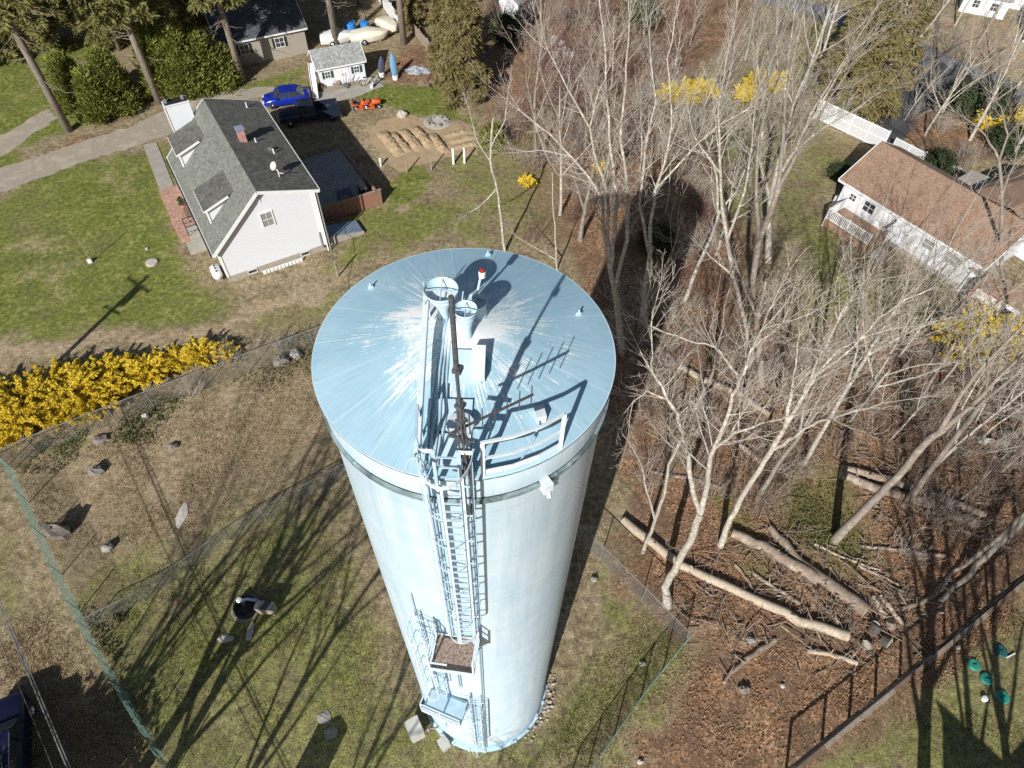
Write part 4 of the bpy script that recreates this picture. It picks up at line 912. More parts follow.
for u in (-.48, rl + .48): q.bar(RF(u, -.42, 2.88), RF(u, rd / 2, 4.94), .06, .22); q.bar(RF(u, rd / 2, 4.94), RF(u, rd + .42, 2.88), .06, .22)
q.bar(RF(-.45, -.46, 2.9), RF(rl + .45, -.46, 2.9), .06, .18); q.build('fascia', M['trim'], RH)
for u, w_, h_, g_ in ((1.15, .55, .55, 'glass'), (2.75, .95, .85, 'glass'), (5.55, .95, .85, 'glass'), (8.3, .9, .75, 'curtain_glass'), (10.3, 1.1, .9, 'curtain_glass')): win(RF, RH, u, 0, 1.95, w_, h_, 'v-', M[g_], .07)
q = MB(); RF.box(q, 3.55, 4.45, -.05, 0, .5, 2.5); q.build('door', M['trim'], RH)
win(RF, RH, 0, 3.6, 1.9, 1.0, .9, 'u-')
# rear ell
lroof(RF, 'ell_roof_slope', [(7.4, rd / 2 + 1.6, 4.1), (10.6, rd / 2 + 1.3, 4.6), (10.6, 14.5, 4.6), (7.4, 14.5, 3.05)], M['shingle_brown'], RH); lroof(RF, 'ell_roof_slope', [(10.604, rd / 2 + 1.3, 4.6), (13.8, rd / 2 + 1.6, 3.05), (13.8, 14.5, 3.05), (10.604, 14.5, 4.6)], M['shingle_brown'], RH)
q = MB(); q.slab([RF(7.8, rd, 0), RF(7.8, rd, 3.1), RF(10.6, rd, 4.5), RF(13.4, rd, 3.1), RF(13.4, rd, 0)], RF.n * 6.6); q.build('ell_wall', M['siding'], RH)
q = MB(); RF.box(q, 5.0, 7.3, rd + 1.2, rd + 3.4, 0, 2.3); q.build('bump_out', M['siding'], RH); lroof(RF, 'bump_out_roof', [(4.8, rd + 1.0, 2.35), (7.5, rd + 1.0, 2.6), (7.5, rd + 3.6, 2.6), (4.8, rd + 3.6, 2.35)], M['concrete'], RH)
hg = MB(); RF.box(hg, 12.0, 12.9, -.2, 1.6, 0, 2.2); hg.build('side_entry', M['siding'], RH); lroof(RF, 'side_entry_roof', [(11.9, -.4, 2.25), (13.1, -.4, 2.1), (13.1, 1.8, 2.1), (11.9, 1.8, 2.25)], M['foundation'], RH)
am = thing('heat_pump', 'small grey air conditioner unit on the end wall of the ranch house', 'air conditioner', RF(-.3, .9)); q = MB(); RF.box(q, -.55, -.05, .5, 1.1, .2, .85); q.build('case', M['cabinet'], am)
q = MB(); RF.box(q, -.58, -.55, .56, 1.04, .26, .79); q.build('grille', M['black'], am); q = MB(); RF.box(q, -.6, -.02, .45, 1.15, 0, .2); q.build('pad', M['concrete'], am)
# ranch deck
RD = thing('ranch_deck', 'tan deck with white picket railing against the front of the ranch house', 'deck', RF(2.8, -1.3))
q = MB(); RF.box(q, .9, 5.6, -2.55, -.05, .72, .8); q.build('floor', M['deck_tan'], RD)
q = MB(); RF.box(q, .9, 5.6, -2.6, -2.55, .1, .7); q.build('skirt', M['deck_tan'], RD)
def picket(fr, p, q_, z0, z1, name, mt, parent, pitch=.14, wd=.05):
    a, b = fr(*p), fr(*q_); n = int(np.linalg.norm(b - a) / pitch); m = MB()
    for i in range(n + 1): c = a + (b - a) * i / n; m.bar(c + (0, 0, z0), c + (0, 0, z1), wd, .03)
    m.bar(a + (0, 0, z0 + .05), b + (0, 0, z0 + .05), .04, .07); m.bar(a + (0, 0, z1), b + (0, 0, z1), .09, .06)
    return m.build(name, mt, parent)
picket(RF, (.9, -2.55), (5.0, -2.55), .85, 1.75, 'railing', M['trim'], RD); picket(RF, (.9, -.1), (.9, -2.55), .85, 1.75, 'railing', M['trim'], RD); picket(RF, (5.6, -1.2), (5.6, -.1), .85, 1.75, 'railing', M['trim'], RD)
for u, v in ((.9, -2.55), (2.9, -2.55), (5.0, -2.55), (5.6, -1.2)): q = MB(); q.bar(RF(u, v, 0), RF(u, v, 1.85), .1, .1); q.build('post', M['trim'], RD)
q = MB()
for k in range(4): RF.box(q, 5.65 + .28 * k, 5.95 + .28 * k, -2.4, -1.25, 0, .68 - .17 * k)
q.build('steps', M['concrete'], RD)
aw = thing('door_canopy', 'white slanted canopy with dark brackets over the deck stair of the ranch house', 'canopy', RF(5.9, -.6, 2.0)); q = MB(); q.slab([RF(5.3, -.05, 2.35), RF(6.7, -.05, 2.35), RF(6.7, -1.2, 1.95), RF(5.3, -1.2, 1.95)], (0, 0, .05)); q.build('sheet', M['trim'], aw)
q = MB(); q.bar(RF(5.4, -.05, 1.7), RF(5.4, -1.1, 1.95), .04, .04); q.bar(RF(6.6, -.05, 1.7), RF(6.6, -1.1, 1.95), .04, .04); q.build('brackets', M['black'], aw)
# red-framed porch box and white stair railing at the lower right end
XF_ = Frame(G(959, 309)[:2], -52)
RP = thing('red_porch', 'small porch with red-framed white panels at the end of the ranch house', 'porch', XF_(1.5, 1))
q = MB(); XF_.box(q, 0, 3.4, 0, 1.7, 0, .25); q.build('floor', M['deck_tan'], RP)
q = MB(); XF_.box(q, .1, 3.3, .06, .12, .25, 2.35); q.build('panels', M['trim'], RP)
q = MB()
for u in (.05, 1.75): XF_.box(q, u - .05, u + .07, -.02, .05, .25, 2.42)
for z in (.28, 2.36): XF_.box(q, .0, 1.8, -.02, .05, z - .05, z + .07)
XF_.box(q, .1, 1.7, .0, .05, 1.30, 1.38); q.build('red_frame', M['red_paint'], RP)
for z in (.82, 1.86):
    q = MB(); c = XF_(.9, .05, z); q.add([c + XF_.d * .62 * math.cos(a) * 1.0 + np.array([0, 0, .42 * math.sin(a)]) - XF_.n * .02 for a in np.linspace(0, 6.283, 21)[:-1]], [tuple(range(20))]); q.build('arched_panel', mat('cream_panel', (.72, .68, .58), (.64, .60, .52), 4, .6), RP)
win(XF_, RP, 2.6, .06, 1.75, .7, .7, 'v-', M['glass'], .06)
lroof(XF_, 'roof', [(-.1, .0, 2.45), (3.5, .0, 2.45), (3.5, 1.8, 2.6), (-.1, 1.8, 2.6)], M['deck_tan'], RP, .06)
ST = thing('stair_railing', 'white picket railing descending beside the red-framed porch at the right edge', 'railing', XF_(5, .4))
picket(XF_, (3.7, .2), (5.4, .2), .9, 1.9, 'pickets', M['trim'], ST, .2, .09); picket(XF_, (5.7, .3), (9.0, .5), .3, 1.3, 'pickets', M['trim'], ST, .2, .09)
for u in (3.7, 5.5, 7.3, 9.0): q = MB(); q.bar(XF_(u, .25, 0), XF_(u, .25, 2.0 if u < 5.6 else 1.4), .1, .1); q.build('post', M['trim'], ST)
# white louvred fence behind the ranch house
LF0, LF1 = G(814, 118), G(881, 150)
LA = math.degrees(math.atan2(LF1[1] - LF0[1], LF1[0] - LF0[0])); LFr = Frame(LF0[:2], LA); ll = float(np.linalg.norm(LF1 - LF0))
FE = thing('white_fence', 'tall white slatted vinyl fence running to the back corner of the ranch house', 'fence', LF0)
q = MB()
for i in range(int(ll / .13)): c = LFr(.065 + .13 * i, 0, 0); q.obox(c + (0, 0, .98), LFr.d * .045, LFr.n * .012, (0, 0, .88))
q.build('slats', M['trim'], FE)
q = MB()
for z in (.1, 1.0, 1.88): q.bar(LFr(0, 0.03, z), LFr(ll, .03, z), .05, .10)
q.build('rails', M['trim'], FE)
for u in np.linspace(0, ll, 5): q = MB(); q.bar(LFr(u, .02, 0), LFr(u, .02, 2.0), .11, .11); q.build('post', M['trim'], FE)
G2 = thing('white_gate', 'short low white fence panel beside the back corner of the ranch house', 'fence', LFr(ll + 1, .5)); picket(LFr, (ll + .6, .8), (ll + 3.6, .6), .1, 1.2, 'pickets', M['trim'], G2, .12, .07)
for u in (ll + .6, ll + 2.1, ll + 3.6): q = MB(); q.bar(LFr(u, .7, 0), LFr(u, .7, 1.3), .09, .09); q.build('post', M['trim'], G2)
for k, (px, py) in enumerate(((942, 166), (953, 170))):
    c = G(px, py); t = thing('garden_chair', ['white lounge chair nearer the fence on dark paving behind the ranch house', 'white lounge chair nearer the ell on dark paving behind the ranch house'][k], 'chair', c)
    q = MB(); q.box(c + (0, 0, .36), (.6, 1.3, .05), .6); q.build('seat', M['white_plastic'], t); q = MB(); q.obox(c + np.array([-.45, .65, .62]), (.25, .17, 0), (-.15, .22, .28), (0, 0, .02)); q.build('backrest', M['white_plastic'], t)
    for i in (-1, 1):
        for j in (-1, 1): q = MB(); q.bar(c + np.array([.22 * i * .83 - .5 * j * .56, .22 * i * .56 + .5 * j * .83, 0]), c + np.array([.22 * i * .83 - .5 * j * .56, .22 * i * .56 + .5 * j * .83, .35]), .05, .05); q.build('leg', M['white_plastic'], t)
# far buildings in the top right
for k, (px, py, az, l, w_, lab) in enumerate(((958, 11, -25, 5, 4, 'small white outbuilding at the top right behind bare trees'), (1022, 42, -35, 8, 6, 'pale grey-roofed house cut by the right edge of the photo near the street'), (1000, 6, -30, 12, 7, 'large white house at the top right corner'), (518, 24, 60, 4, 3, 'small white outbuilding beside reddish brush at the top centre'))):
    o_ = G(px, py); fr = Frame(o_[:2], az); t = thing('outbuilding' if l < 6 else 'far_house', lab, 'shed' if l < 6 else 'house', o_); hh = 2.1 if l < 6 else 3.0
    q = MB(); q.slab([fr(0, v, z) for v, z in [(0, 0), (0, hh), (w_ / 2, hh * 1.5), (w_, hh), (w_, 0)]], fr.d * l); q.build('wall', M['siding'], t)
    lroof(fr, 'roof', [(-.2, -.2, hh - .1), (l + .2, -.2, hh - .1), (l + .2, w_ / 2, hh * 1.53), (-.2, w_ / 2, hh * 1.53)], M['shingle_shed'], t); lroof(fr, 'roof', [(-.2, w_ / 2 + .004, hh * 1.53), (l + .2, w_ / 2 + .004, hh * 1.53), (l + .2, w_ + .2, hh - .1), (-.2, w_ + .2, hh - .1)], M['shingle_shed'], t)
    win(fr, t, l * .3, 0, hh * .55, .7, .8, 'v-'); win(fr, t, l * .7, 0, hh * .55, .7, .8, 'v-')

# neighbour house just below the frame, whose roof shadow lies on the lower right lawn
o_ = np.array([18.9, -20.0, 0]); fr = Frame(o_[:2], 0); t = thing('neighbour_house', 'house below the lower right photo edge, casting the gabled shadow on the lawn', 'house', o_)
q = MB(); q.slab([fr(0, 0, z) + fr.d * u for u, z in [(0, 0), (0, 7.2), (3.0, 5.6), (6.4, 7.6), (9.0, 6.2), (9.0, 0)]], fr.n * 8.0); q.build('wall', M['beige_wall'], t)
lroof(fr, 'roof', [(-.2, -.3, 7.32), (3.0, -.3, 5.62), (3.0, 8.2, 5.62), (-.2, 8.2, 7.32)], M['shingle_dark'], t); lroof(fr, 'roof', [(3.004, -.3, 5.62), (6.4, -.3, 7.62), (6.4, 8.2, 7.62), (3.004, 8.2, 5.62)], M['shingle_dark'], t)
lroof(fr, 'roof', [(6.404, -.3, 7.62), (9.2, -.3, 6.1), (9.2, 8.2, 6.1), (6.404, 8.2, 7.62)], M['shingle_dark'], t)
for u in (2, 6.5): win(fr, t, u, 8.0, 2.0, 1.0, 1.2, 'v+')
b_ = np.array([-9.3, -8.2, 0]); t = thing('shadow_board_on_post', 'unseen board on a post below the frame, added for its shadow left of the tank', 'sign board', b_)  # unseen board of unknown kind, added for the shadow it throws on the yard
q = MB(); q.tube([b_, b_ + (0, 0, 3.4)], .10, 8); q.build('post', M['wood_old'], t); q = MB(); q.slab([b_ + (-.75, 0, 2.5), b_ + (.75, 0, 2.5), b_ + (.75, 0, 3.75), b_ + (.1, 0, 4.1), b_ + (-.75, 0, 3.8)], (0, .12, 0)); q.build('board', M['wood_dark'], t)
# ------------------------------------------------------------------ vehicles
def wheel(fr, u, v, r, wd, parent, side):
    q = MB(); n = 18; prof = [(r * .62, -wd / 2), (r * .94, -wd / 2), (r, -wd * .3), (r, wd * .3), (r * .94, wd / 2), (r * .62, wd / 2)]
    def ring(prof, c):
        vs = [c + fr.d * rr * math.cos(a) + np.array([0, 0, rr * math.sin(a)]) + fr.n * z for rr, z in prof for a in np.linspace(0, 6.2832, n + 1)[:-1]]
        return vs, [(i * n + j, i * n + (j + 1) % n, (i + 1) * n + (j + 1) % n, (i + 1) * n + j) for i in range(len(prof) - 1) for j in range(n)]
    c = fr(u, v, r); q.add(*ring(prof, c)); W = q.build('wheel', M['rubber'], parent, True)
    q = MB(); q.add(*ring([(r * .63, -wd * .35), (r * .5, -wd * .45 * 0), (.03, side * wd * .36), (.0, side * wd * .36)], c + fr.n * 0)); q.build('rim', M['chrome'], W)
def hull(fr, secs, mt, name, parent, smooth=True):
    """loft of closed cross-sections: secs = [(u, [(v,z)...])]"""
    q = MB(); n = len(secs[0][1]); vs = [fr(u, v, z) for u, s in secs for v, z in s]
    fs = [(i * n + j, i * n + (j + 1) % n, (i + 1) * n + (j + 1) % n, (i + 1) * n + j) for i in range(len(secs) - 1) for j in range(n)]
    fs += [tuple(range(n - 1, -1, -1)), tuple((len(secs) - 1) * n + j for j in range(n))]
    q.add(vs, fs); o = q.build(name, mt, parent, smooth)
    md = o.modifiers.new('bevel', 'BEVEL'); md.width = .05; md.segments = 2; md.limit_method = 'ANGLE'; md.angle_limit = RAD(35)
    return o
def sec(w, z0, z1, inset=.06): return [(-w + inset, z0), (w - inset, z0), (w, z0 + (z1 - z0) * .35), (w, z0 + (z1 - z0) * .7), (w - inset * 1.3, z1), (-w + inset * 1.3, z1), (-w, z0 + (z1 - z0) * .7), (-w, z0 + (z1 - z0) * .35)]
def car(fr, name, label, cat, paint, Ln=4.6, W=.92, belt=.95, top=1.45, kind='sedan'):
    T = thing(name, label, cat, fr(0, 0)); h = Ln / 2
    if kind == 'sedan':
        hull(fr, [(-h, sec(W * .82, .35, belt - .12)), (-h + .25, sec(W * .95, .25, belt - .02)), (-h + 1.1, sec(W, .22, belt)), (h - 1.2, sec(W, .22, belt - .02)), (h - .35, sec(W * .94, .25, belt - .18)), (h, sec(W * .75, .35, belt - .34))], paint, 'body', T)
        cs = [(-h + .55, -.02), (-h + 1.25, .44), (-.05, .50), (.55, .46), (h - 1.15, -.02)]
    elif kind == 'suv':
        hull(fr, [(-h, sec(W * .9, .35, belt)), (-h + .2, sec(W * .98, .28, belt + .03)), (h - 1.6, sec(W, .28, belt)), (h - .35, sec(W * .96, .3, belt - .06)), (h, sec(W * .82, .4, belt - .2))], paint, 'body', T)
        cs = [(-h + .05, 0), (-h + .35, .62), (0, .72), (h - 2.0, .66), (h - 1.35, 0)]
    else:
        hull(fr, [(h - 1.9 - .0, sec(W, .45, belt)), (h - 1.2, sec(W, .45, belt)), (h - .2, sec(W * .97, .48, belt - .04)), (h, sec(W * .9, .55, belt - .14))], paint, 'hood', T)
        hull(fr, [(-.65, sec(W, .45, belt)), (h - 1.88, sec(W, .45, belt))], paint, 'cab_body', T)
        q = MB()
        for s_ in (-1, 1): fr.box(q, -h + .05, -.66, s_ * W - .05, s_ * W + .05, .5, belt + .08)
        fr.box(q, -h, -h + .07, -W, W, .5, belt + .06); fr.box(q, -.74, -.67, -W, W, .5, belt + .08); fr.box(q, -h + .05, -.7, -W, W, .5, .62); q.build('truck_bed', paint, T)
        q = MB(); fr.box(q, -h - .12, -h, -W, W, .42, .6); fr.box(q, h, h + .1, -W * .95, W * .95, .42, .65); q.build('bumper', M['chrome'], T)
        cs = [(-.66, 0), (-.50, .62), (.35, .68), (.9, .62), (h - 1.75, 0)]
    wi = W - .10
    gs = [(u, [(-wi + .14 * (z > .1) * z / .5, belt + z - .03 if z <= 0 else belt + z), (wi - .14 * (z > .1) * z / .5, belt + z - .03 if z <= 0 else belt + z)]) for u, z in cs]
    # greenhouse: dark glass with a painted roof panel on top
    q = MB(); vs = []; fs = []
    for u, z in cs: vs += [fr(u, -wi, belt - .03), fr(u, wi, belt - .03), fr(u, wi - .22 * max(z, 0), belt + z), fr(u, -wi + .22 * max(z, 0), belt + z)]
    k = len(cs)
    for i in range(k - 1):
        for j in range(4): fs.append((i * 4 + j, i * 4 + (j + 1) % 4, (i + 1) * 4 + (j + 1) % 4, (i + 1) * 4 + j))
    q.add(vs, fs); q.build('windows', M['glass'], T)
    rf = [c for c in cs[1:-1]]; q = MB()
    for i in range(len(rf) - 1):
        (ua, za), (ub, zb) = rf[i], rf[i + 1]; wa, wb = wi - .22 * za + .01, wi - .22 * zb + .01
        q.slab([fr(ua, -wa, belt + za + .004), fr(ua, wa, belt + za + .004), fr(ub, wb, belt + zb + .004), fr(ub, -wb, belt + zb + .004)], (0, 0, .035))
    RFp = q.build('roof', paint, T)
    q = MB()
    for s_ in (-1, 1):
        for (ua, za), (ub, zb) in ((cs[0], cs[1]), (cs[-1], cs[-2]), (((cs[2][0] + 0), 0), cs[2])): q.bar(fr(ua, s_ * (wi + .005), belt), fr(ub, s_ * (wi - .22 * zb + .005), belt + zb), .09, .05)
    q.build('pillars', paint, T)
    if kind == 'suv':
        q = MB()
        fr.box(q, -.9, .15, -.42, .42, belt + .735, belt + .765); q.build('sunroof', M['glass'], RFp)
        for s_ in (-1, 1): q = MB(); q.bar(fr(-h + .5, s_ * (wi - .12), belt + .74), fr(h - 2.2, s_ * (wi - .12), belt + .74), .04, .05); q.build('roof_rail', M['chrome'], RFp)
        q = MB(); q.bar(fr(h - 1.42, -wi * .8, belt + .03), fr(h - 1.42, wi * .8, belt + .03), .10, .03); q.build('wiper_cowl', M['chrome'], T)
    wr = .33 if kind == 'sedan' else .40
    for u in (-h + .85, h - .9):
        for s_ in (-1, 1): wheel(fr, u, s_ * (W - .08), wr, .22, T, s_)
    for s_ in (-1, 1):
        q = MB(); fr.box(q, h - .16, h - .02, s_ * W * .62 - .14, s_ * W * .62 + .14, belt - .36, belt - .22); q.build('headlight', M['lamp_glass'], T)
        q = MB(); fr.box(q, -h - .01, -h + .12, s_ * W * .72 - .12, s_ * W * .72 + .12, belt - .25, belt - .08); q.build('tail_light', M['tail_red'], T)
        q = MB(); fr.box(q, cs[-1][0] - .35, cs[-1][0] - .2, s_ * (W + .1) - .08, s_ * (W + .1) + .08, belt, belt + .14); q.build('mirror', paint, T)
    return T
c0 = G(286.5, 97, .6); car(Frame(c0[:2], 197), 'parked_car', 'bright blue sedan parked on the drive beside the white shed', 'car', M['blue_paint'], 4.65, .92, .95)
c0 = G(309, 113, .7); car(Frame(c0[:2], 200), 'pickup_truck', 'dark blue pickup truck with open bed parked behind the white house', 'pickup truck', M['truck_paint'], 5.7, 1.0, 1.15, kind='pickup')
AZ = 116; hood = G(8, 708, 1.15); fV = Frame((0, 0), AZ); oc = hood - fV.d * 1.75 + fV.n * .35
car(Frame(oc[:2], AZ), 'suv', 'dark navy sport utility vehicle cut by the lower left corner of the photo', 'car', M['navy_paint'], 4.9, 1.0, 1.18, kind='suv')

# two small orange tractors
def tractor(px, az, label):
    o = G(*px); fr = Frame(o[:2], az); T = thing('lawn_tractor', label, 'lawn tractor', o)
    hull(fr, [(.1, sec(.28, .35, .78)), (.55, sec(.28, .35, .80)), (.95, sec(.22, .35, .70))], M['orange'], 'hood', T)
    q = MB(); fr.box(q, -.85, .1, -.30, .30, .30, .44); q.build('frame', M['orange'], T)
    q = MB(); fr.box(q, -.8, -.3, -.45, -.30, .55, .62); fr.box(q, -.8, -.3, .30, .45, .55, .62); fr.box(q, -.5, .3, -.55, .55, .12, .26); q.build('fenders', M['orange'], T)
    q = MB(); fr.box(q, -.62, -.2, -.22, .22, .52, .62); s_ = q.build('seat', M['black'], T); q = MB(); fr.box(q, -.70, -.62, -.22, .22, .6, .98); q.build('backrest', M['black'], s_)
    q = MB(); q.tube([fr(.05, 0, .75), fr(-.08, 0, 1.0)], .025, 6); q.tube([fr(-.08, .17 * math.cos(a), 1.0 + .17 * math.sin(a)) for a in np.linspace(0, 6.28, 13)], .018, 5); q.build('steering_wheel', M['black'], T)
    for u, r in ((-.55, .28), (.72, .19)):
        for s in (-1, 1): wheel(fr, u, s * .42, r, .2 if r > .2 else .14, T, s)
tractor((361, 108), 20, 'orange lawn tractor nearer the pickup on the back lawn'); tractor((371.5, 107), 15, 'orange lawn tractor on the sunny side, farther from the pickup')

# ------------------------------------------------------------------ clutter around the shed
def standing_boat(px, az, label, mt, mt2, ln=2.6, lean=.12):
    o = G(*px); fr = Frame(o[:2], az); T = thing('kayak', label, 'kayak', o); q = MB(); n = 12; vs = []; fs = []
    st = [(0, .16), (.12, .26), (.35, .36), (.6, .38), (.85, .26), (1.0, .04)]
    for t, r in st: vs += [fr(math.cos(a) * r, math.sin(a) * r * .45 + lean * t * ln, t * ln + .03) for a in np.linspace(0, 6.2832, n + 1)[:-1]]
    for i in range(len(st) - 1): fs += [(i * n + j, i * n + (j + 1) % n, (i + 1) * n + (j + 1) % n, (i + 1) * n + j) for j in range(n)]
    fs += [tuple(range(n - 1, -1, -1))]; q.add(vs, fs); q.build('hull', mt, T, True)
    q = MB(); q.lathe([(.30, 0), (.30, .45), (.27, .46), (.27, .02)], o, n=14); q.build('tip_cover', mt2, T)
standing_boat((395.5, 79), 25, 'tall pale blue covered kayak standing upright on bare soil right of the shed', M['blue_pale'], M['white_plastic'])
standing_boat((382, 76), 30, 'navy and white kayak leaning in the shadow beside the shed wall', M['navy_canvas'], M['white_plastic'], 2.3, -.25)
tp = G(417, 71); q = MB(); q.lump(tp, (1.3, .8, .4), 5, 14, 7, .35, .6); tag(q.build('tarp_heap', M['tarp_grey'], None, at=tp), 'crumpled grey and white tarp heap on the brown soil right of the kayaks', 'tarp')
for k, (px, s, lab, mt) in enumerate((((427, 84), (.9, .6, .5), 'low heap of brown brush on the soil edge below the grey tarp', 'wood_dark'), ((322, 89), (.5, .4, .45), 'dark brown folding stuff piled at the left of the shed apron', 'wood_dark'), ((337, 85), (.6, .4, .5), 'red and brown heap of tools in front of the shed door', 'rust'), ((347, 87), (.35, .3, .4), 'dark grey wheelbarrow tub standing by the shed door', 'dark_steel'))):
    c = G(*px); q = MB(); q.lump(c, s, 20 + k, 10, 6, .5, .5)
    for j in range(7): g = np.random.default_rng(50 + k * 9 + j); d = g.normal(size=3); q.tube([c + d * .15 + (0, 0, .2), c + np.array([d[0] * .5, d[1] * .5, .35 + .5 * abs(d[2])])], .03, 5)
    tag(q.build(['brush_heap', 'folded_furniture', 'tool_heap', 'wheelbarrow'][k], M[mt], None, at=c), lab, ['brush heap', 'furniture', 'tools', 'wheelbarrow'][k])
for k, (px, lab) in enumerate((((368, 86), 'bicycle leaning at the right front corner of the shed'), ((376, 85), 'bicycle standing by the white bucket right of the shed'))):
    o = G(*px); fr = Frame(o[:2], 10 + 50 * k); T = thing('bicycle', lab, 'bicycle', o)
    for u in (-.5, .5):
        q = MB(); q.tube([fr(u + .33 * math.cos(a), 0, .35 + .33 * math.sin(a)) for a in np.linspace(0, 6.2832, 17)], .03, 5, False); q.build('wheel', M['rubber'], T)
    q = MB(); B = [fr(-.5, 0, .35), fr(-.1, 0, .3), fr(.35, 0, .82), fr(-.2, 0, .85), fr(-.1, 0, .3)]; q.tube(B, .025, 5); q.tube([fr(-.5, 0, .35), fr(-.2, 0, .85)], .025, 5); q.tube([fr(.5, 0, .35), fr(.35, 0, .95)], .025, 5); q.build('frame', M['white_plastic'], T)
    q = MB(); q.bar(fr(.35, -.28, .98), fr(.35, .28, .98), .04, .04); q.build('handlebar', M['black'], T); q = MB(); q.obox(fr(-.22, 0, .92), fr.d * .14, fr.n * .08, (0, 0, .035)); q.build('saddle', M['black'], T)
bu = G(372, 88); q = MB(); q.lathe([(.16, 0), (.2, .42), (.21, .44), (.18, .44), (.15, .06)], bu, n=14); tag(q.build('bucket', M['white_plastic'], None, at=bu), 'white plastic bucket in front of the bicycles by the shed', 'bucket')
for k, (px, r, h_, mt, lab) in enumerate((((352, 36), .62, 1.5, 'blue_tarp', 'blue round drum nearer the shed beyond its roof'), ((366, 33), .5, 1.3, 'blue_tarp', 'blue round drum farther from the shed under the trees'))):
    o = G(*px); T = thing('blue_drum', lab, 'drum', o); q = MB(); q.lathe([(r, 0), (r, h_ * .3), (r * 1.04, h_ * .33), (r, h_ * .36), (r, h_ * .66), (r * 1.04, h_ * .69), (r, h_ * .72), (r, h_), (0, h_ + .04)], o, n=24); q.build('shell', M[mt], T, False); q = MB(); q.lathe([(.16, 0), (.16, .07), (0, .08)], o + np.array([.2, .1, h_ + .02]), n=10); q.build('cap', M['black'], T)
def boat(px, az, ln, label, mt):
    o = G(*px); fr = Frame(o[:2], az); T = thing('covered_boat', label, 'boat', o)
    hull(fr, [(-ln / 2, [(-.75, .25), (.75, .25), (.9, .8), (.6, 1.05), (-.6, 1.05), (-.9, .8)]), (0, [(-.8, .2), (.8, .2), (1.0, .85), (.6, 1.35), (-.6, 1.35), (-1.0, .85)]), (ln * .35, [(-.5, .3), (.5, .3), (.75, .95), (.4, 1.15), (-.4, 1.15), (-.75, .95)]), (ln / 2, [(-.05, .6), (.05, .6), (.12, .95), (.05, 1.05), (-.05, 1.05), (-.12, .95)])], mt, 'cover', T)
    q = MB(); fr.box(q, -ln * .4, ln * .3, -.5, .5, .1, .25); q.build('trailer_frame', M['galv'], T)
    for s in (-1, 1): wheel(fr, -ln * .15, s * .95, .3, .2, T, s)
boat((338, 43), 12, 3.6, 'pale covered boat behind the shed left of the blue drums', M['white_plastic']); boat((370, 41), 14, 4.2, 'cream covered boat behind the shed right of the blue drums', mat('cream_canvas', (.66, .58, .42), (.74, .70, .60), 1.5, .8)); boat((389, 31), -50, 3.2, 'small cream covered boat at the foot of the white fence', mat('cream_vinyl', (.70, .64, .52), (.6, .56, .46), 2, .8))
a_, b_ = G(375, -4), G(401, 33); FA = Frame(a_[:2], math.degrees(math.atan2(b_[1] - a_[1], b_[0] - a_[0]))); T = thing('white_board_fence', 'tall white board fence running away under the conifers at the top', 'fence', a_); ln_ = float(np.linalg.norm(b_ - a_)); q = MB()
for i in range(int(ln_ / .2)): FA.box(q, .2 * i, .2 * i + .185, -.012, .012, .05, 1.9)
q.build('boards', M['trim'], T)
for u in np.arange(0, ln_ + .1, 2.4): q = MB(); q.bar(FA(u, .06, 0), FA(u, .06, 2.0), .1, .1); q.build('post', M['trim'], T)
a_, b_ = G(412, 32), G(441, 66); FA = Frame(a_[:2], math.degrees(math.atan2(b_[1] - a_[1], b_[0] - a_[0]))); T = thing('wooden_fence', 'weathered grey wooden fence between the shed yard and the olive conifer', 'fence', a_); ln_ = float(np.linalg.norm(b_ - a_)); q = MB()
for i in range(int(ln_ / .2)): FA.box(q, .2 * i, .2 * i + .17, -.012, .012, .05, 1.2 + .05 * (i % 3))
q.build('boards', M['wood_old'], T)
for u in np.arange(0, ln_ + .1, 2.4): q = MB(); q.bar(FA(u, .06, 0), FA(u, .06, 1.35), .1, .1); q.build('post', M['wood_old'], T)

# ------------------------------------------------------------------ vegetable garden
def mound(name, p, q_, w, h, label, group, seed):
    a, b = G(*p), G(*q_); fr = Frame(a[:2], math.degrees(math.atan2(b[1] - a[1], b[0] - a[0]))); L = float(np.linalg.norm(b - a)); g = np.random.default_rng(seed); vs = []; fs = []; nu, nv = 26, 9
    for i in range(nu):
        for j in range(nv):
            u = L * i / (nu - 1); v = w * (j / (nv - 1) - .5) * (1.05 + .1 * g.normal()); e = min(1, 4 * i / (nu - 1), 4 * (nu - 1 - i) / (nu - 1)); z = h * e * max(0, 1 - (2 * j / (nv - 1) - 1) ** 2) * (1 + .25 * g.normal()) - .02 * (j in (0, nv - 1))
            vs.append(fr(u, v, z))
    for i in range(nu - 1):
        for j in range(nv - 1): fs.append((i * nv + j, (i + 1) * nv + j, (i + 1) * nv + j + 1, i * nv + j + 1))
    m = MB(); m.add(vs, fs); tag(m.build(name, M['soil'], None, True, at=a), label, 'garden bed', group)
for k, (p, q_, w, lab) in enumerate((((381, 131), (402, 156), 1.3, 'tan soil garden bed nearest the dark deck'), ((391, 132), (409, 153), 1.0, 'second tan soil bed from the dark deck'), ((401, 129), (421, 151), 1.1, 'third tan soil bed from the dark deck'), ((413, 126), (432, 149), 1.2, 'fourth tan soil bed from the dark deck'), ((430, 133), (447, 154), 1.0, 'fifth tan soil bed, nearest the furrowed plot'))): mound('garden_bed', p, q_, w, .34, lab, 'raised soil beds of the vegetable garden', k)
for k, (p, q_) in enumerate((((444, 137), (468, 130)), ((449, 143), (475, 136)), ((451, 149), (478, 142)))): mound('furrow', p, q_, .8, .16, ['far low furrow of the garden plot beside the fire pit', 'middle low furrow of the garden plot', 'near low furrow of the garden plot beside the white posts'][k], 'low furrows of the vegetable garden', 20 + k)
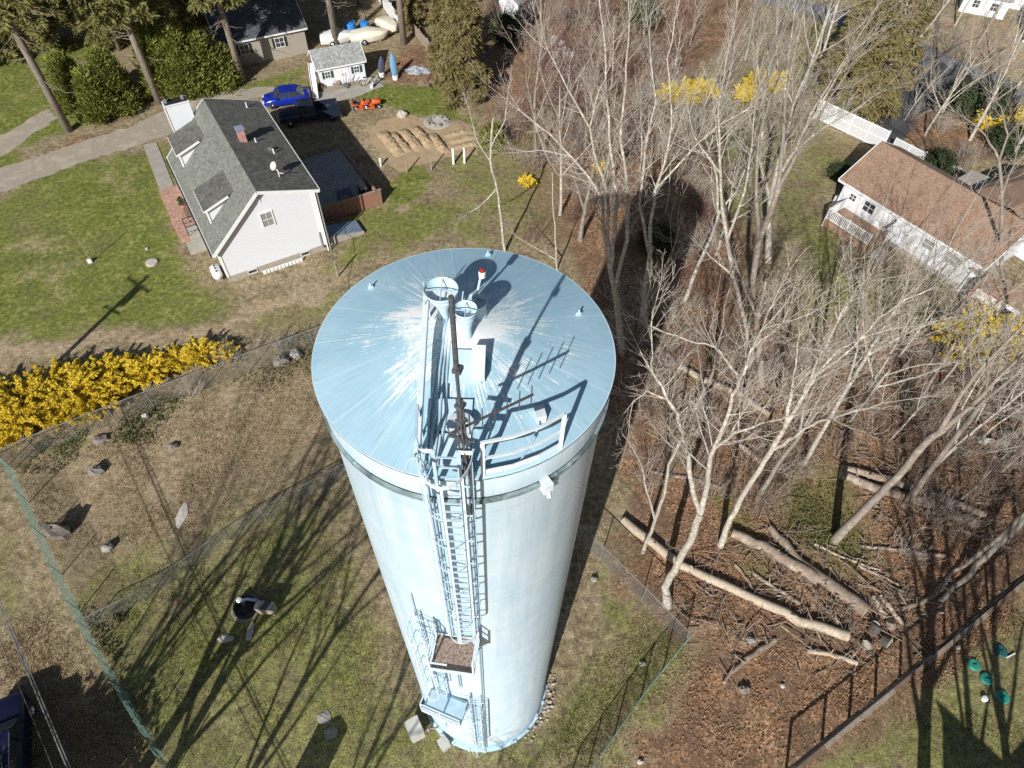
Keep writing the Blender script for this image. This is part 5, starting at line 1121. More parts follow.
for k, (px, h_, t_, lab) in enumerate((((407, 173), 1.5, .05, 'thin garden stake nearest the dark deck'), ((431.5, 170), 1.6, .05, 'thin garden stake between the deck and the thick white posts'), ((453.5, 164), 1.5, .09, 'thick white garden post nearer the deck'), ((464.5, 163), 1.5, .08, 'thick white garden post farthest from the deck'))):
    b = G(*px); q = MB(); q.box(b + (0, 0, h_ / 2), (t_ * 2, t_ * 2, h_)); q.lathe([(t_ * 1.3, 0), (t_ * 1.1, .08), (0, .1)], b + (0, 0, h_), n=8); tag(q.build('garden_post', M['wood_old'] if k < 2 else M['white_plastic'], None, at=b), lab, 'post', 'posts along the garden edge')
b = G(381, 166); q = MB(); q.lathe([(.09, 0), (.09, .5), (.14, .55), (.10, .8), (0, .85)], b, n=10); tag(q.build('garden_lantern', M['white_plastic'], None, at=b), 'small white lantern post standing in the shade behind the house', 'lantern')
c = G(437, 122); T = thing('fire_pit', 'oval ring of pale stones round an ash patch beside the garden', 'fire pit', c)
q = MB(); q.lathe([(0, .03), (1.3, .02), (1.35, -.01)], c, n=24); q.build('ash_bed', M['stone_pale'], T)
for i in range(18):
    a = i * 6.283 / 18; g = np.random.default_rng(i); q = MB(); q.lump(c + np.array([1.05 * math.cos(a) * (1 - .25 * (i % 3 == 0)), .8 * math.sin(a) * (1 - .25 * (i % 4 == 0)), .1]), (.16 + .08 * g.random(), .15 + .06 * g.random(), .15), i, 7, 5, .3); q.build('stone', M['stone'] if i % 3 else M['stone_dark'], T)
def rock(px, s, label, mt='stone', seed=0, name='rock'):
    c = G(*px); q = MB(); q.lump(c + np.array([0, 0, s[2] * .5]), s, seed, 9, 6, .28, .4); return tag(q.build(name, M[mt], None, at=c), label, 'rock')
rock((402, 116), (.5, .4, .4), 'pale tan boulder on the back lawn above the garden beds', 'stone_pale', 3)
rock((60, 534), (.62, .50, .75), 'large dark tree stump-like boulder with a long shadow in the meadow by the green fence', 'stone_dark', 5)
rock((97, 472), (.45, .35, .35), 'dark lump of rock in the upper dry meadow', 'stone_dark', 6); rock((100, 440), (.5, .4, .2), 'flat dark rock under the forsythia fence', 'stone_dark', 7)
rock((108, 549), (.36, .30, .3), 'grey mottled rock in the meadow above the middle fence', 'stone', 8); rock((174, 447), (.3, .25, .18), 'small dark rock on the pale dry grass', 'stone_dark', 9)
rock((147, 418), (.22, .18, .3), 'small pale rock beside ivy at the forsythia fence', 'stone_pale', 10); rock((281, 363), (.55, .45, .35), 'dark broken rock at the fence near the tank roof', 'stone_dark', 11); rock((297, 356), (.4, .4, .3), 'brown rock at the fence closest to the tank roof', 'stone', 12)
rock((30, 765 - 8), (.1, .1, .1), 'little stone under the navy vehicle', 'stone', 13) if False else None
rock((183, 514), (.28, .8, .05), 'long bleached white log-like stone slab in the meadow', 'stone_pale', 14); rock((226, 639), (.42, .2, .05), 'flat pale stone slab lying in tree shadow left of the round pit', 'stone_pale', 15)
rock((250, 632), (.16, .5, .06), 'flat pale stone plank below the round pit', 'stone_pale', 16); rock((325, 718), (.36, .3, .05), 'flat grey stone near the shadow left of the tank base', 'stone', 17); rock((331, 733), (.34, .28, .05), 'second flat grey stone left of the tank base', 'stone', 18)
rock((642, 664), (.18, .14, .12), 'small grey stone in the grass right of the tank', 'stone', 19); rock((594, 580), (.22, .16, .18), 'small grey stone at the tank shadow edge', 'stone', 20); rock((640, 762), (.15, .12, .1), 'tiny white stone in the leaf litter at the bottom', 'stone_pale', 21); rock((782, 686), (.14, .12, .1), 'tiny white stone in leaf litter left of the black fence', 'stone_pale', 22)
rock((751, 641), (.25, .2, .2), 'grey stone in leaf litter beside the fallen brown branch', 'stone', 23); rock((744, 690), (.35, .2, .2), 'grey stone by a black stump in the leaf litter', 'stone_dark', 24)
for k, px in enumerate(((1004, 438), (1001, 444), (1010, 436), (984, 442))): rock(px, (.3 + .08 * k, .3, .25), ['pale stone at the right edge of the photo, middle of the small rubble', 'squat pale stone in the rubble at the right edge', 'larger pale stone in the rubble at the right edge', 'lone pale stone left of the rubble at the right edge'][k], 'stone_pale', 60 + k)
g = np.random.default_rng(8); q = MB()
for i in range(55):
    a = RAD(-50 + 70 * g.random()); r = 3.25 + .35 * g.random() ** 2; s = .03 + .06 * g.random(); q.lump((r * math.cos(a), r * math.sin(a), .02), (s * 1.3, s, s), i, 6, 4, .3)
tag(q.build('base_gravel', M['stone_pale'], None, at=(0, 0, 0)), 'loose pale stones round the foot of the tank', 'gravel', kind='stuff')

# round pit, wooden box, blue hose
c = G(246, 608); T = thing('round_pit_cover', 'round black tub ring with a pale rim set in the yard grass', 'tub', c)
q = MB(); q.lathe([(.62, 0), (.60, .35), (.55, .37), (.52, .33), (.50, .06)], c, n=28); q.build('rim', M['rubber'], T); q = MB(); q.lathe([(0, .05), (.5, .05), (.5, .07)], c, n=28); q.build('bottom', M['black'], T)
q = MB(); q.lathe([(.62, .0), (.74, .02), (.76, .0)], c, n=28); q.build('concrete_collar', M['concrete'], T)
T = thing('blue_pipe', 'pale blue valve pipe resting on the edge of the round black tub', 'pipe', c); q = MB(); q.tube([c + np.array([-.3, .28, .36]), c + np.array([.1, .34, .42]), c + np.array([.55, .3, .40]), c + np.array([.75, .2, .2])], .08, 8); q.build('pipe', mat('pale_blue_pipe', (.35, .50, .62), (.6, .68, .72), 5, .5), T); q = MB(); q.lathe([(.16, 0), (.16, .1), (.1, .14), (0, .15)], c + np.array([-.32, .28, .38]), n=12); q.build('valve_cap', M['white_plastic'], T)
c = G(268, 611); T = thing('wooden_block', 'weathered wooden block with pale side beside the round black tub', 'wooden block', c); q = MB(); q.box(c + (0, 0, .4), (.95, .42, .8), -.06); q.build('body', M['log_pale'], T); q = MB(); q.box(c + (0, 0, .82), (1.0, .46, .05), -.06); q.build('lid', M['dark_steel'], T)

# lawn stake, well covers, septic lids
b = G(92, 262); T = thing('lawn_stake', 'thin pale pole with a small white box at its foot on the left lawn', 'pole', b); q = MB(); q.tube([b, b + (0, 0, 2.4)], .03, 6); q.build('pole', M['wood_old'], T); q = MB(); q.box(b + (-.1, -.05, .15), (.3, .22, .3), .4); q.build('box', M['white_plastic'], T)
for px, r, lab in (((152, 263), .46, 'oval white concrete well cover on the left lawn'), ((147, 249.5), .12, 'tiny white cap on the left lawn above the well cover')):
    c = G(*px); q = MB(); q.lathe([(r, 0), (r, .10), (r * .9, .13), (0, .14)], c, n=22); tag(q.build('well_cover', M['stone_pale'], None, at=c), lab, 'well cover')
for k, (px, mt, r, lab) in enumerate((((1000, 651), 'teal_dark', .34, 'darkest teal round lid, tilted, beside a white stick'), ((973.5, 665), 'teal_lid', .31, 'green round lid nearest the black fence'), ((986, 679), 'teal_lid', .31, 'green round lid in the middle of the lawn cluster'), ((1002, 697), 'teal_lid', .33, 'green round lid closest to the big shadow at the bottom right'))):
    c = G(*px); T = thing('septic_cover', lab, 'tank lid', c); q = MB(); q.lathe([(r, 0), (r, .08), (r * .85, .12), (0, .13)], c, n=22); q.build('disc', M[mt], T); q = MB(); q.bar(c + (-.1, 0, .145), c + (.1, 0, .145), .04, .03); q.build('handle', M['black'], T)
c = G(983.5, 699); q = MB(); q.lathe([(.15, 0), (.15, .16), (.12, .2), (0, .21)], c, n=14); tag(q.build('pipe_stub', M['white_plastic'], None, at=c), 'white round pipe cap among the green lids on the lawn', 'pipe cap')
c = G(1010, 656); q = MB(); q.tube([c + (-.25, -.1, .05), c + (.25, .12, .08)], .04, 6); tag(q.build('white_stick', M['white_plastic'], None, at=c), 'short white stick lying beside the dark teal lid', 'stick')
c = G(957.5, 648); q = MB(); q.lathe([(.1, 0), (.1, .12), (0, .14)], c, n=10); tag(q.build('pipe_stub', M['white_plastic'], None, at=c), 'tiny white cap on the leaf edge of the lower right lawn', 'pipe cap')
b = G(338, 277); T = thing('leaning_post', 'old wooden post with a guy cable at the rear corner of the white house', 'post', b); q = MB(); q.tube([b, b + (.05, 0, 1.7)], .08, 7); q.build('post', M['wood_old'], T); q = MB(); e = G(349, 290); q.tube([b + (0, 0, 1.5), (b + e) / 2 + (0, 0, .5), e], .02, 5); q.tube([b + (0, 0, 1.6), HF(W_ + .3, -.3, 1.9)], .02, 5); q.build('cable', M['cable'], T)

# ------------------------------------------------------------------ chain-link fences
def chain_fence(name, label, px, h, wire, mt, pitch=.075, post=2.7, prail=True, pm='galv', rr=.026):
    P0 = [G(*p) for p in px]; T = thing(name, label, 'fence', P0[0]); segs = []
    for a, b in zip(P0[:-1], P0[1:]):
        L = float(np.linalg.norm(b - a)); d = (b - a) / L; n = int(L / pitch)
        for i in range(-int(h / pitch), n + 1):
            for s in (1, -1):
                u0, u1 = i * pitch, i * pitch + h; z0, z1 = (.04, h) if s == 1 else (h, .04)
                if u0 < 0: z0 += (z1 - z0) * (-u0) / (u1 - u0); u0 = 0
                if u1 > L: z1 = z0 + (z1 - z0) * (L - u0) / (u1 - u0); u1 = L
                if u1 - u0 < .02: continue
                segs.append((np.array([a + d * u0 + (0, 0, z0), a + d * u1 + (0, 0, z1)]), np.array([wire, wire])))
        if prail: q = MB(); q.tube([a + (0, 0, h), b + (0, 0, h)], rr, 6); q.build('top_rail', M[pm], T)
        k = max(1, round(L / post))
        for i in range(k + (b is P0[-1])): c = a + (b - a) * i / k; q = MB(); q.tube([c, c + (0, 0, h + .04)], rr * 1.3, 7); q.build('post', M[pm], T)
    v, f = tubes(segs, 3); np_mesh('mesh', v, f, M[mt], T)
chain_fence('chain_link_fence', 'galvanized chain link fence between the yellow forsythia hedge and the dry meadow', [(-40, 492), (40, 454), (155, 408), (250, 371), (345, 336), (420, 308)], 1.75, .0024, 'galv', .085)
chain_fence('green_mesh_fence', 'green vinyl mesh fence running down the left side of the meadow and yard', [(-12, 452), (14, 470), (62, 575), (100, 650), (174, 772), (205, 820)], 1.6, .003, 'green_mesh', .07, 2.6, False, 'galv')
chain_fence('middle_fence', 'galvanized chain link fence dividing the dry meadow from the tank yard', [(89, 630), (146, 601), (231, 540), (300, 500), (352, 472), (400, 446)], 1.3, .0024, 'galv', .085)
chain_fence('yard_fence', 'chain link fence cornering at the right of the tank yard below the forked tree', [(540, 500), (600, 560), (641, 601), (684, 645)], 1.75, .0026, 'galv', .085, 2.4)
chain_fence('teal_fence', 'teal-green chain link fence seen nearly edge-on down the right side of the tank yard', [(684, 645), (640, 700), (585, 778), (560, 815)], 1.75, .0028, 'green_mesh', .075, 2.4, True, 'green_mesh')
chain_fence('black_fence', 'black wire fence seen edge-on along the lower right lawn', [(786, 770), (822, 741), (900, 678), (965, 622), (1030, 568), (1060, 543)], 1.4, .0025, 'black', .16, 2.1, True, 'black', .06)
a_, b_ = G(784, 774), G(1060, 548); FA = Frame(a_[:2], math.degrees(math.atan2(b_[1] - a_[1], b_[0] - a_[0]))); ln_ = float(np.linalg.norm(b_ - a_)); T = thing('timber_edging', 'long weathered timber edging along the foot of the black fence', 'edging', a_)
for i, u in enumerate(np.arange(0, ln_ - .5, 2.5)): q = MB(); FA.box(q, u, u + 2.46, -.28 - .02 * (i % 3), -.10, 0, .18 + .02 * (i % 2)); q.build('timber', M['wood_old'] if i % 3 else M['wood_dark'], T)

# ------------------------------------------------------------------ utility pole just out of frame, with its lines
pb_ = np.array([-33.3, 11.3, 0]); T = thing('utility_pole', 'utility pole whose long shadow with crossarm falls over the left lawn', 'utility pole', pb_)
q = MB(); q.tube([pb_, pb_ + (0, 0, 11)], [.21, .15], 10); q.build('pole', M['wood_old'], T)
q = MB(); q.bar(pb_ + (-1.1, .75, 10.4), pb_ + (1.1, -.75, 10.4), .12, .12); q.bar(pb_ + (-.7, .4, 8.7), pb_ + (.7, -.4, 8.7), .1, .1); q.build('crossarm', M['wood_old'], T)
q = MB(); q.lathe([(.28, 0), (.3, .1), (.3, .9), (.28, 1.0), (0, 1.02)], pb_ + (.35, .3, 8.9), n=14); q.build('transformer', M['cabinet'], T)
for t in (-1, -.4, .4, 1): q = MB(); q.lathe([(.05, 0), (.07, .1), (.03, .2), (0, .21)], pb_ + (1.05 * t, -.7 * t, 10.46), n=8); q.build('insulator', M['white_plastic'], T)
def wire(label, pts, r, sag=.25):
    a, b = np.array(pts[0], float), np.array(pts[1], float); q = MB(); q.tube([a + (b - a) * t - np.array([0, 0, 4 * sag * t * (1 - t)]) for t in np.linspace(0, 1, 17)], r, 6); tag(q.build('overhead_cable', M['galv'] if r > .02 else M['cable'], None, at=a), label, 'cable', 'overhead cables crossing the lower left corner')
z_ = 4.9; wa, wb = G(25, 668, z_), G(66, 768, z_ - .2); dd = (wb - wa) / np.linalg.norm(wb - wa)
wire('thicker pale overhead cable crossing above the navy vehicle', (wa - dd * 13.5 + (0, 0, .3), wa + dd * 24), .03); wire('second pale cable running just beside the thicker one', (wa - dd * 13.5 + (.12, .06, .36), wa + dd * 24 + (.1, .05, .05)), .021)
wa2, wb2 = G(10, 670, z_), G(50, 768, z_ - .2); dd = (wb2 - wa2) / np.linalg.norm(wb2 - wa2); wire('thin brownish overhead cable nearest the lower left corner', (wa2 - dd * 14, wa2 + dd * 24), .018)

# ------------------------------------------------------------------ fallen logs and cut rounds
def log(px, r0, r1, label, mt='log', z0=None, seed=0, name='fallen_log', bend=.12, nub=3):
    g = np.random.default_rng(seed); c = [G(*p[:2], p[2] if len(p) > 2 else r0 * .8) for p in px]; pts = []
    for a, b in zip(c[:-1], c[1:]):
        for t in np.linspace(0, 1, 5)[:-1]: pts.append(a + (b - a) * t + np.array([*(g.normal(size=2) * bend * .35), 0]))
    pts.append(c[-1]); k = len(pts); rs = [(r0 + (r1 - r0) * i / (k - 1)) * (1 + .06 * g.normal()) for i in range(k)]; for_ = np.array(pts[0])
    T = thing(name, label, 'log', c[0]); q = MB(); q.tube(pts, rs, 10, False)
    for i in range(nub): j = g.integers(1, k - 1); d = g.normal(size=3); d[2] = abs(d[2]) + .3; d /= np.linalg.norm(d); q.tube([pts[j], pts[j] + d * (.35 + .5 * g.random())], [rs[j] * .35, rs[j] * .15], 5)
    q.build('trunk', M[mt], T, True)
    for e, o_, r in ((pts[0], pts[1], rs[0]), (pts[-1], pts[-2], rs[-1])): d = (e - o_) / np.linalg.norm(e - o_); q = MB(); q.tube([e - d * .02, e + d * .008], r * 1.0, 10); q.build('cut_end', M['cut_wood'], T)
    return T
log([(623, 520), (680, 565), (740, 592), (800, 620), (848, 636)], .24, .29, 'long pale barkless log lying from the tank fence to the cut rounds', 'log_pale', seed=1)
log([(770, 527), (800, 562), (835, 588), (866, 611)], .20, .42, 'thick brown log lying above the long pale log', seed=2); log([(730, 531), (765, 548), (800, 568), (818, 580)], .28, .36, 'brown log with flaking bark joining the thick log', seed=3)
log([(840, 474), (880, 490), (930, 505), (978, 524)], .30, .26, 'split weathered log crossed by the leaning trunk, nearer of the two', 'log', seed=4); log([(842, 468), (890, 480), (940, 497), (985, 515)], .26, .22, 'split brown log crossed by the leaning trunk, farther of the two', 'log', seed=5)
log([(662, 358), (700, 378), (740, 395), (770, 415)], .24, .20, 'pale log in the middle wood behind the forked tree', 'log_pale', seed=6); log([(700, 400), (740, 445), (765, 465)], .20, .16, 'short pale log between the forked limbs', 'log_pale', seed=7)
log([(640, 335), (660, 352), (690, 372)], .2, .2, 'pale log at the edge of the tank shadow', 'log_pale', seed=31)
log([(808, 650), (830, 655), (857, 663)], .12, .14, 'short white crooked log just below the long pale log', 'log_pale', seed=8); log([(874, 597), (880, 610), (887, 618)], .14, .14, 'short cut log beside the rounds, nearer the thick log', 'log_pale', seed=9, nub=0); log([(881, 595), (893, 612), (906, 626)], .13, .13, 'short cut log beside the rounds, nearer the black fence', 'log_pale', seed=10, nub=0)
log([(752, 573), (775, 588), (800, 604)], .10, .13, 'thin broken branch lying between the two big logs', 'log', seed=11); log([(735, 565), (748, 580), (757, 596)], .07, .09, 'thin dark branch leaning on the long pale log', 'log', seed=12, nub=1)
log([(722, 680), (745, 660), (775, 640)], .10, .14, 'brown curved branch in the leaf litter', 'log', seed=13); log([(940, 600), (962, 580), (990, 553, .9), (1030, 515, 1.8)], .13, .19, 'big grey leaning dead trunk at the right edge over the black fence', 'bark_grey', seed=14)
log([(935, 592), (955, 572), (990, 546, 1.1), (1030, 508, 2.0)], .09, .14, 'second grey leaning dead trunk at the right edge', 'bark_grey', seed=15); log([(900, 610), (930, 598), (945, 583)], .12, .14, 'thin grey log by the foot of the leaning dead trunks', 'log', seed=16)
log([(858, 565), (875, 573), (898, 585)], .08, .10, 'slim branch lying above the cut rounds', 'log', seed=17); log([(860, 545), (905, 552), (945, 556)], .09, .12, 'slim log lying in the tangle right of the green moss', 'log', seed=18); log([(652, 472), (690, 478), (720, 488)], .10, .10, 'thin brown branch lying across the forked tree foot', 'log', seed=19); log([(815, 545), (850, 560), (880, 570)], .08, .06, 'slim bleached branch at the moss edge', 'log_pale', seed=20)
log([(960, 530), (985, 538), (1010, 549)], .12, .10, 'dark log in the tangle beside the leaning dead trunks', 'log', seed=21)
for k, (px, r, h_, lab) in enumerate((((871, 633), .30, .5, 'upright cut round nearest the long pale log'), ((868, 645), .27, .35, 'low mossy cut round in front of the pile'), ((882, 640), .34, .4, 'broad dark cut round in the pile'), ((890, 628), .26, .4, 'tan cut round nearest the black fence'), ((876, 620), .25, .5, 'cut round at the back of the pile by the thick log'))):
    c = G(*px); T = thing('cut_round', lab, 'log', c); ax = np.array([.9 * math.cos(k * 2.3 + 1), .9 * math.sin(k * 2.3 + 1) - .2, .6 + .3 * (k % 2)]); ax /= np.linalg.norm(ax); q = MB(); q.tube([c + (0, 0, .03), c + ax * h_], [r, r * .97], 12); q.build('bark', M['log'] if k % 2 else M['bark_dark'], T); q = MB(); q.tube([c + ax * (h_ + .001), c + ax * (h_ + .012)], r * .94, 12); q.build('cut_face', M['cut_wood'], T)
# twiggy woodland debris
g = np.random.default_rng(66); segs = []
for px, n in (([(650, 560), (800, 520), (900, 545), (960, 600), (860, 680), (720, 660)], 650), ([(855, 600), (900, 590), (905, 640), (870, 665), (845, 645)], 110), ([(760, 540), (860, 600), (850, 630), (780, 590)], 120), ([(620, 440), (700, 340), (1000, 340), (1024, 540), (880, 540), (760, 420)], 1300)):
    for x, y in in_polys(n, px, g):
        a = g.random() * 6.283; L = .3 + 1.5 * g.random() ** 2; z = .05 + .2 * g.random(); d = np.array([math.cos(a), math.sin(a), (g.random() - .4) * .5]); p = np.array([x, y, z]); r = .012 + .02 * g.random() + .035 * (g.random() < .12)
        segs.append((np.array([p, p + d * L * .5 + g.normal(size=3) * .05, p + d * L]), np.array([r, r * .8, r * .4])))
v, f = tubes(segs, 4); tag(np_mesh('fallen_twigs', v, f, M['log']), 'fallen grey twigs strewn over the woodland floor', 'twigs', kind='stuff')

for k, (px, sz, lab) in enumerate((((556, 44), (.9, .7, .6), 'white crumpled sheet among grey twigs at the top centre, upper one'), ((562, 58), (1.3, .7, .8), 'pinkish white crumpled sheet among grey twigs at the top centre, lower one'))):
    c = G(*px); q = MB(); q.lump(c + np.array([0, 0, .2]), sz, 80 + k, 11, 7, .45, .5); tag(q.build('tarp_heap', M['white_plastic'], None, at=c), lab, 'tarp')
# ------------------------------------------------------------------ bare trees
def unit(v): return v / (np.linalg.norm(v) + 1e-12)
class Grower:
    def __init__(s, seed): s.g = random.Random(seed); s.big = []; s.fine = []
    def rvec(s): return np.array([s.g.gauss(0, 1), s.g.gauss(0, 1), s.g.gauss(0, 1)])
    def shoot(s, p, d, L, r, lvl, K, wig=.16, up=.10):
        """one curved branch of K segments, then its side branches"""
        g = s.g; pts = [p]; d = unit(d); step = L / K
        for i in range(K):
            d = unit(d + s.rvec() * wig * .5 + np.array([0, 0, up])); p = p + d * step; pts.append(p)
        tip = .25 if lvl < 2 else .45
        rs = np.array([r * (1 - (1 - tip) * i / K) for i in range(K + 1)])
        (s.big if lvl == 0 else s.fine).append((np.array(pts), rs)); return pts, rs
    def side(s, pts, rs, lvl, n, Lr, spread=(.5, 1.1), t0=.25, maxlvl=3, rmin=.007):
        g = s.g; k = len(pts) - 1
        for j in range(n):
            t = t0 + (1 - t0) * (j + g.random()) / n; i = min(int(t * k), k - 1); f = t * k - i
            p = pts[i] + (pts[i + 1] - pts[i]) * f; ax = unit(pts[i + 1] - pts[i])
            q = unit(np.cross(ax, s.rvec())); a = g.uniform(*spread); d = ax * math.cos(a) + q * math.sin(a)
            L = Lr * (1.15 - .75 * t) * g.uniform(.6, 1.2); r = max(rmin, min(rs[i] * .5, L * .0105))
            K = {1: 5, 2: 4, 3: 3}.get(lvl, 3)
            c, cr = s.shoot(p, d, L, r, lvl, K)
            if lvl < maxlvl: s.side(c, cr, lvl + 1, max(2, int(L * (3.8 if lvl == 1 else 5.0))), L * .50, spread, .2, maxlvl, rmin)
    def meshes(s, trunk_mat, twig_mat, parent, crown='branches'):
        v, f = tubes(s.big, 8); np_mesh('trunk', v, f, M[trunk_mat], parent, True)
        if s.fine:
            fat = [a for a in s.fine if a[1][0] > .022]; thin = [a for a in s.fine if a[1][0] <= .022]
            V, Fs, off, mi = [], [], 0, []
            for lst, n, m in ((fat, 5, 0), (thin, 3, 1)):
                if lst: v, f = tubes(lst, n); V.append(v); Fs.append(f + off); off += len(v); mi += [m] * len(f)
            np_mesh('crown', np.concatenate(V), np.concatenate(Fs), [M[trunk_mat], M[twig_mat]], parent, True, mi)
def hero(label, limbs, r0, bark='bark_pale', twig='twig', seed=0, density=1.0, maxlvl=3, twl=2.6, cat='tree', group=None, name='bare_tree'):
    """tree traced limb by limb: each limb is a pixel polyline rising from the ground or from an earlier limb"""
    b = G(*limbs[0][0]); T = thing(name, label, cat, b, group); gw = Grower(seed); allp = []
    for li, px in enumerate(limbs):
        if li == 0: pts = [b]; r0 = r0 * .74; rs = [r0 * 1.25]; rr = r0
        else:
            q = np.array(px[0]); best = min(allp, key=lambda t: np.hypot(*(P(t[0]) - q))); pts = [best[0]]; rr = best[1] * .82; rs = [rr]
        for p in px[1:]:
            base = pts[-1]; n = up_on(p, base); n = n + np.array([gw.g.gauss(0, .05), gw.g.gauss(0, .05), 0]); pts.append(n)
        n = len(pts); tot = n - 1
        end = max(.022, rr * .22)
        if li == 0 and len(limbs) > 1 and tot < 8: end = rr * .72
        rs = [rr + (end - rr) * (i / max(1, tot)) ** .8 for i in range(n)]
        if li == 0: rs[0] *= 1.3
        # resample
        P2, R2 = [], []
        for i in range(n - 1):
            for t in (0, .33, .66): P2.append(pts[i] + (pts[i + 1] - pts[i]) * t + (gw.rvec() * .025 if (i or t) else 0)); R2.append(rs[i] + (rs[i + 1] - rs[i]) * t)
        P2.append(pts[-1]); R2.append(rs[-1]); gw.big.append((np.array(P2), np.array(R2)))
        allp += list(zip(P2, R2)); L = sum(np.linalg.norm(P2[i + 1] - P2[i]) for i in range(len(P2) - 1))
        last = li == 0 and len(limbs) > 1
        if not (li == 0 and len(limbs) > 1):
            dd = unit(P2[-1] - P2[-3])
            for e_ in range(3):
                c_, cr_ = gw.shoot(P2[-1], dd + gw.rvec() * (.12 + .22 * e_), twl * gw.g.uniform(.7, 1.1), R2[-1] * .8, 1, 5, .14, .05); gw.side(c_, cr_, 2, 7, twl * .42, (.4, .95), .15, maxlvl)
        gw.side(P2, R2, 1, max(2, int(L * 1.85 * density)) if not last else max(1, int(L * .25 * density)), twl * (.8 if last else 1), (.45, 1.1), .55 if last else .2, maxlvl)
    gw.meshes(bark, twig, T); return T
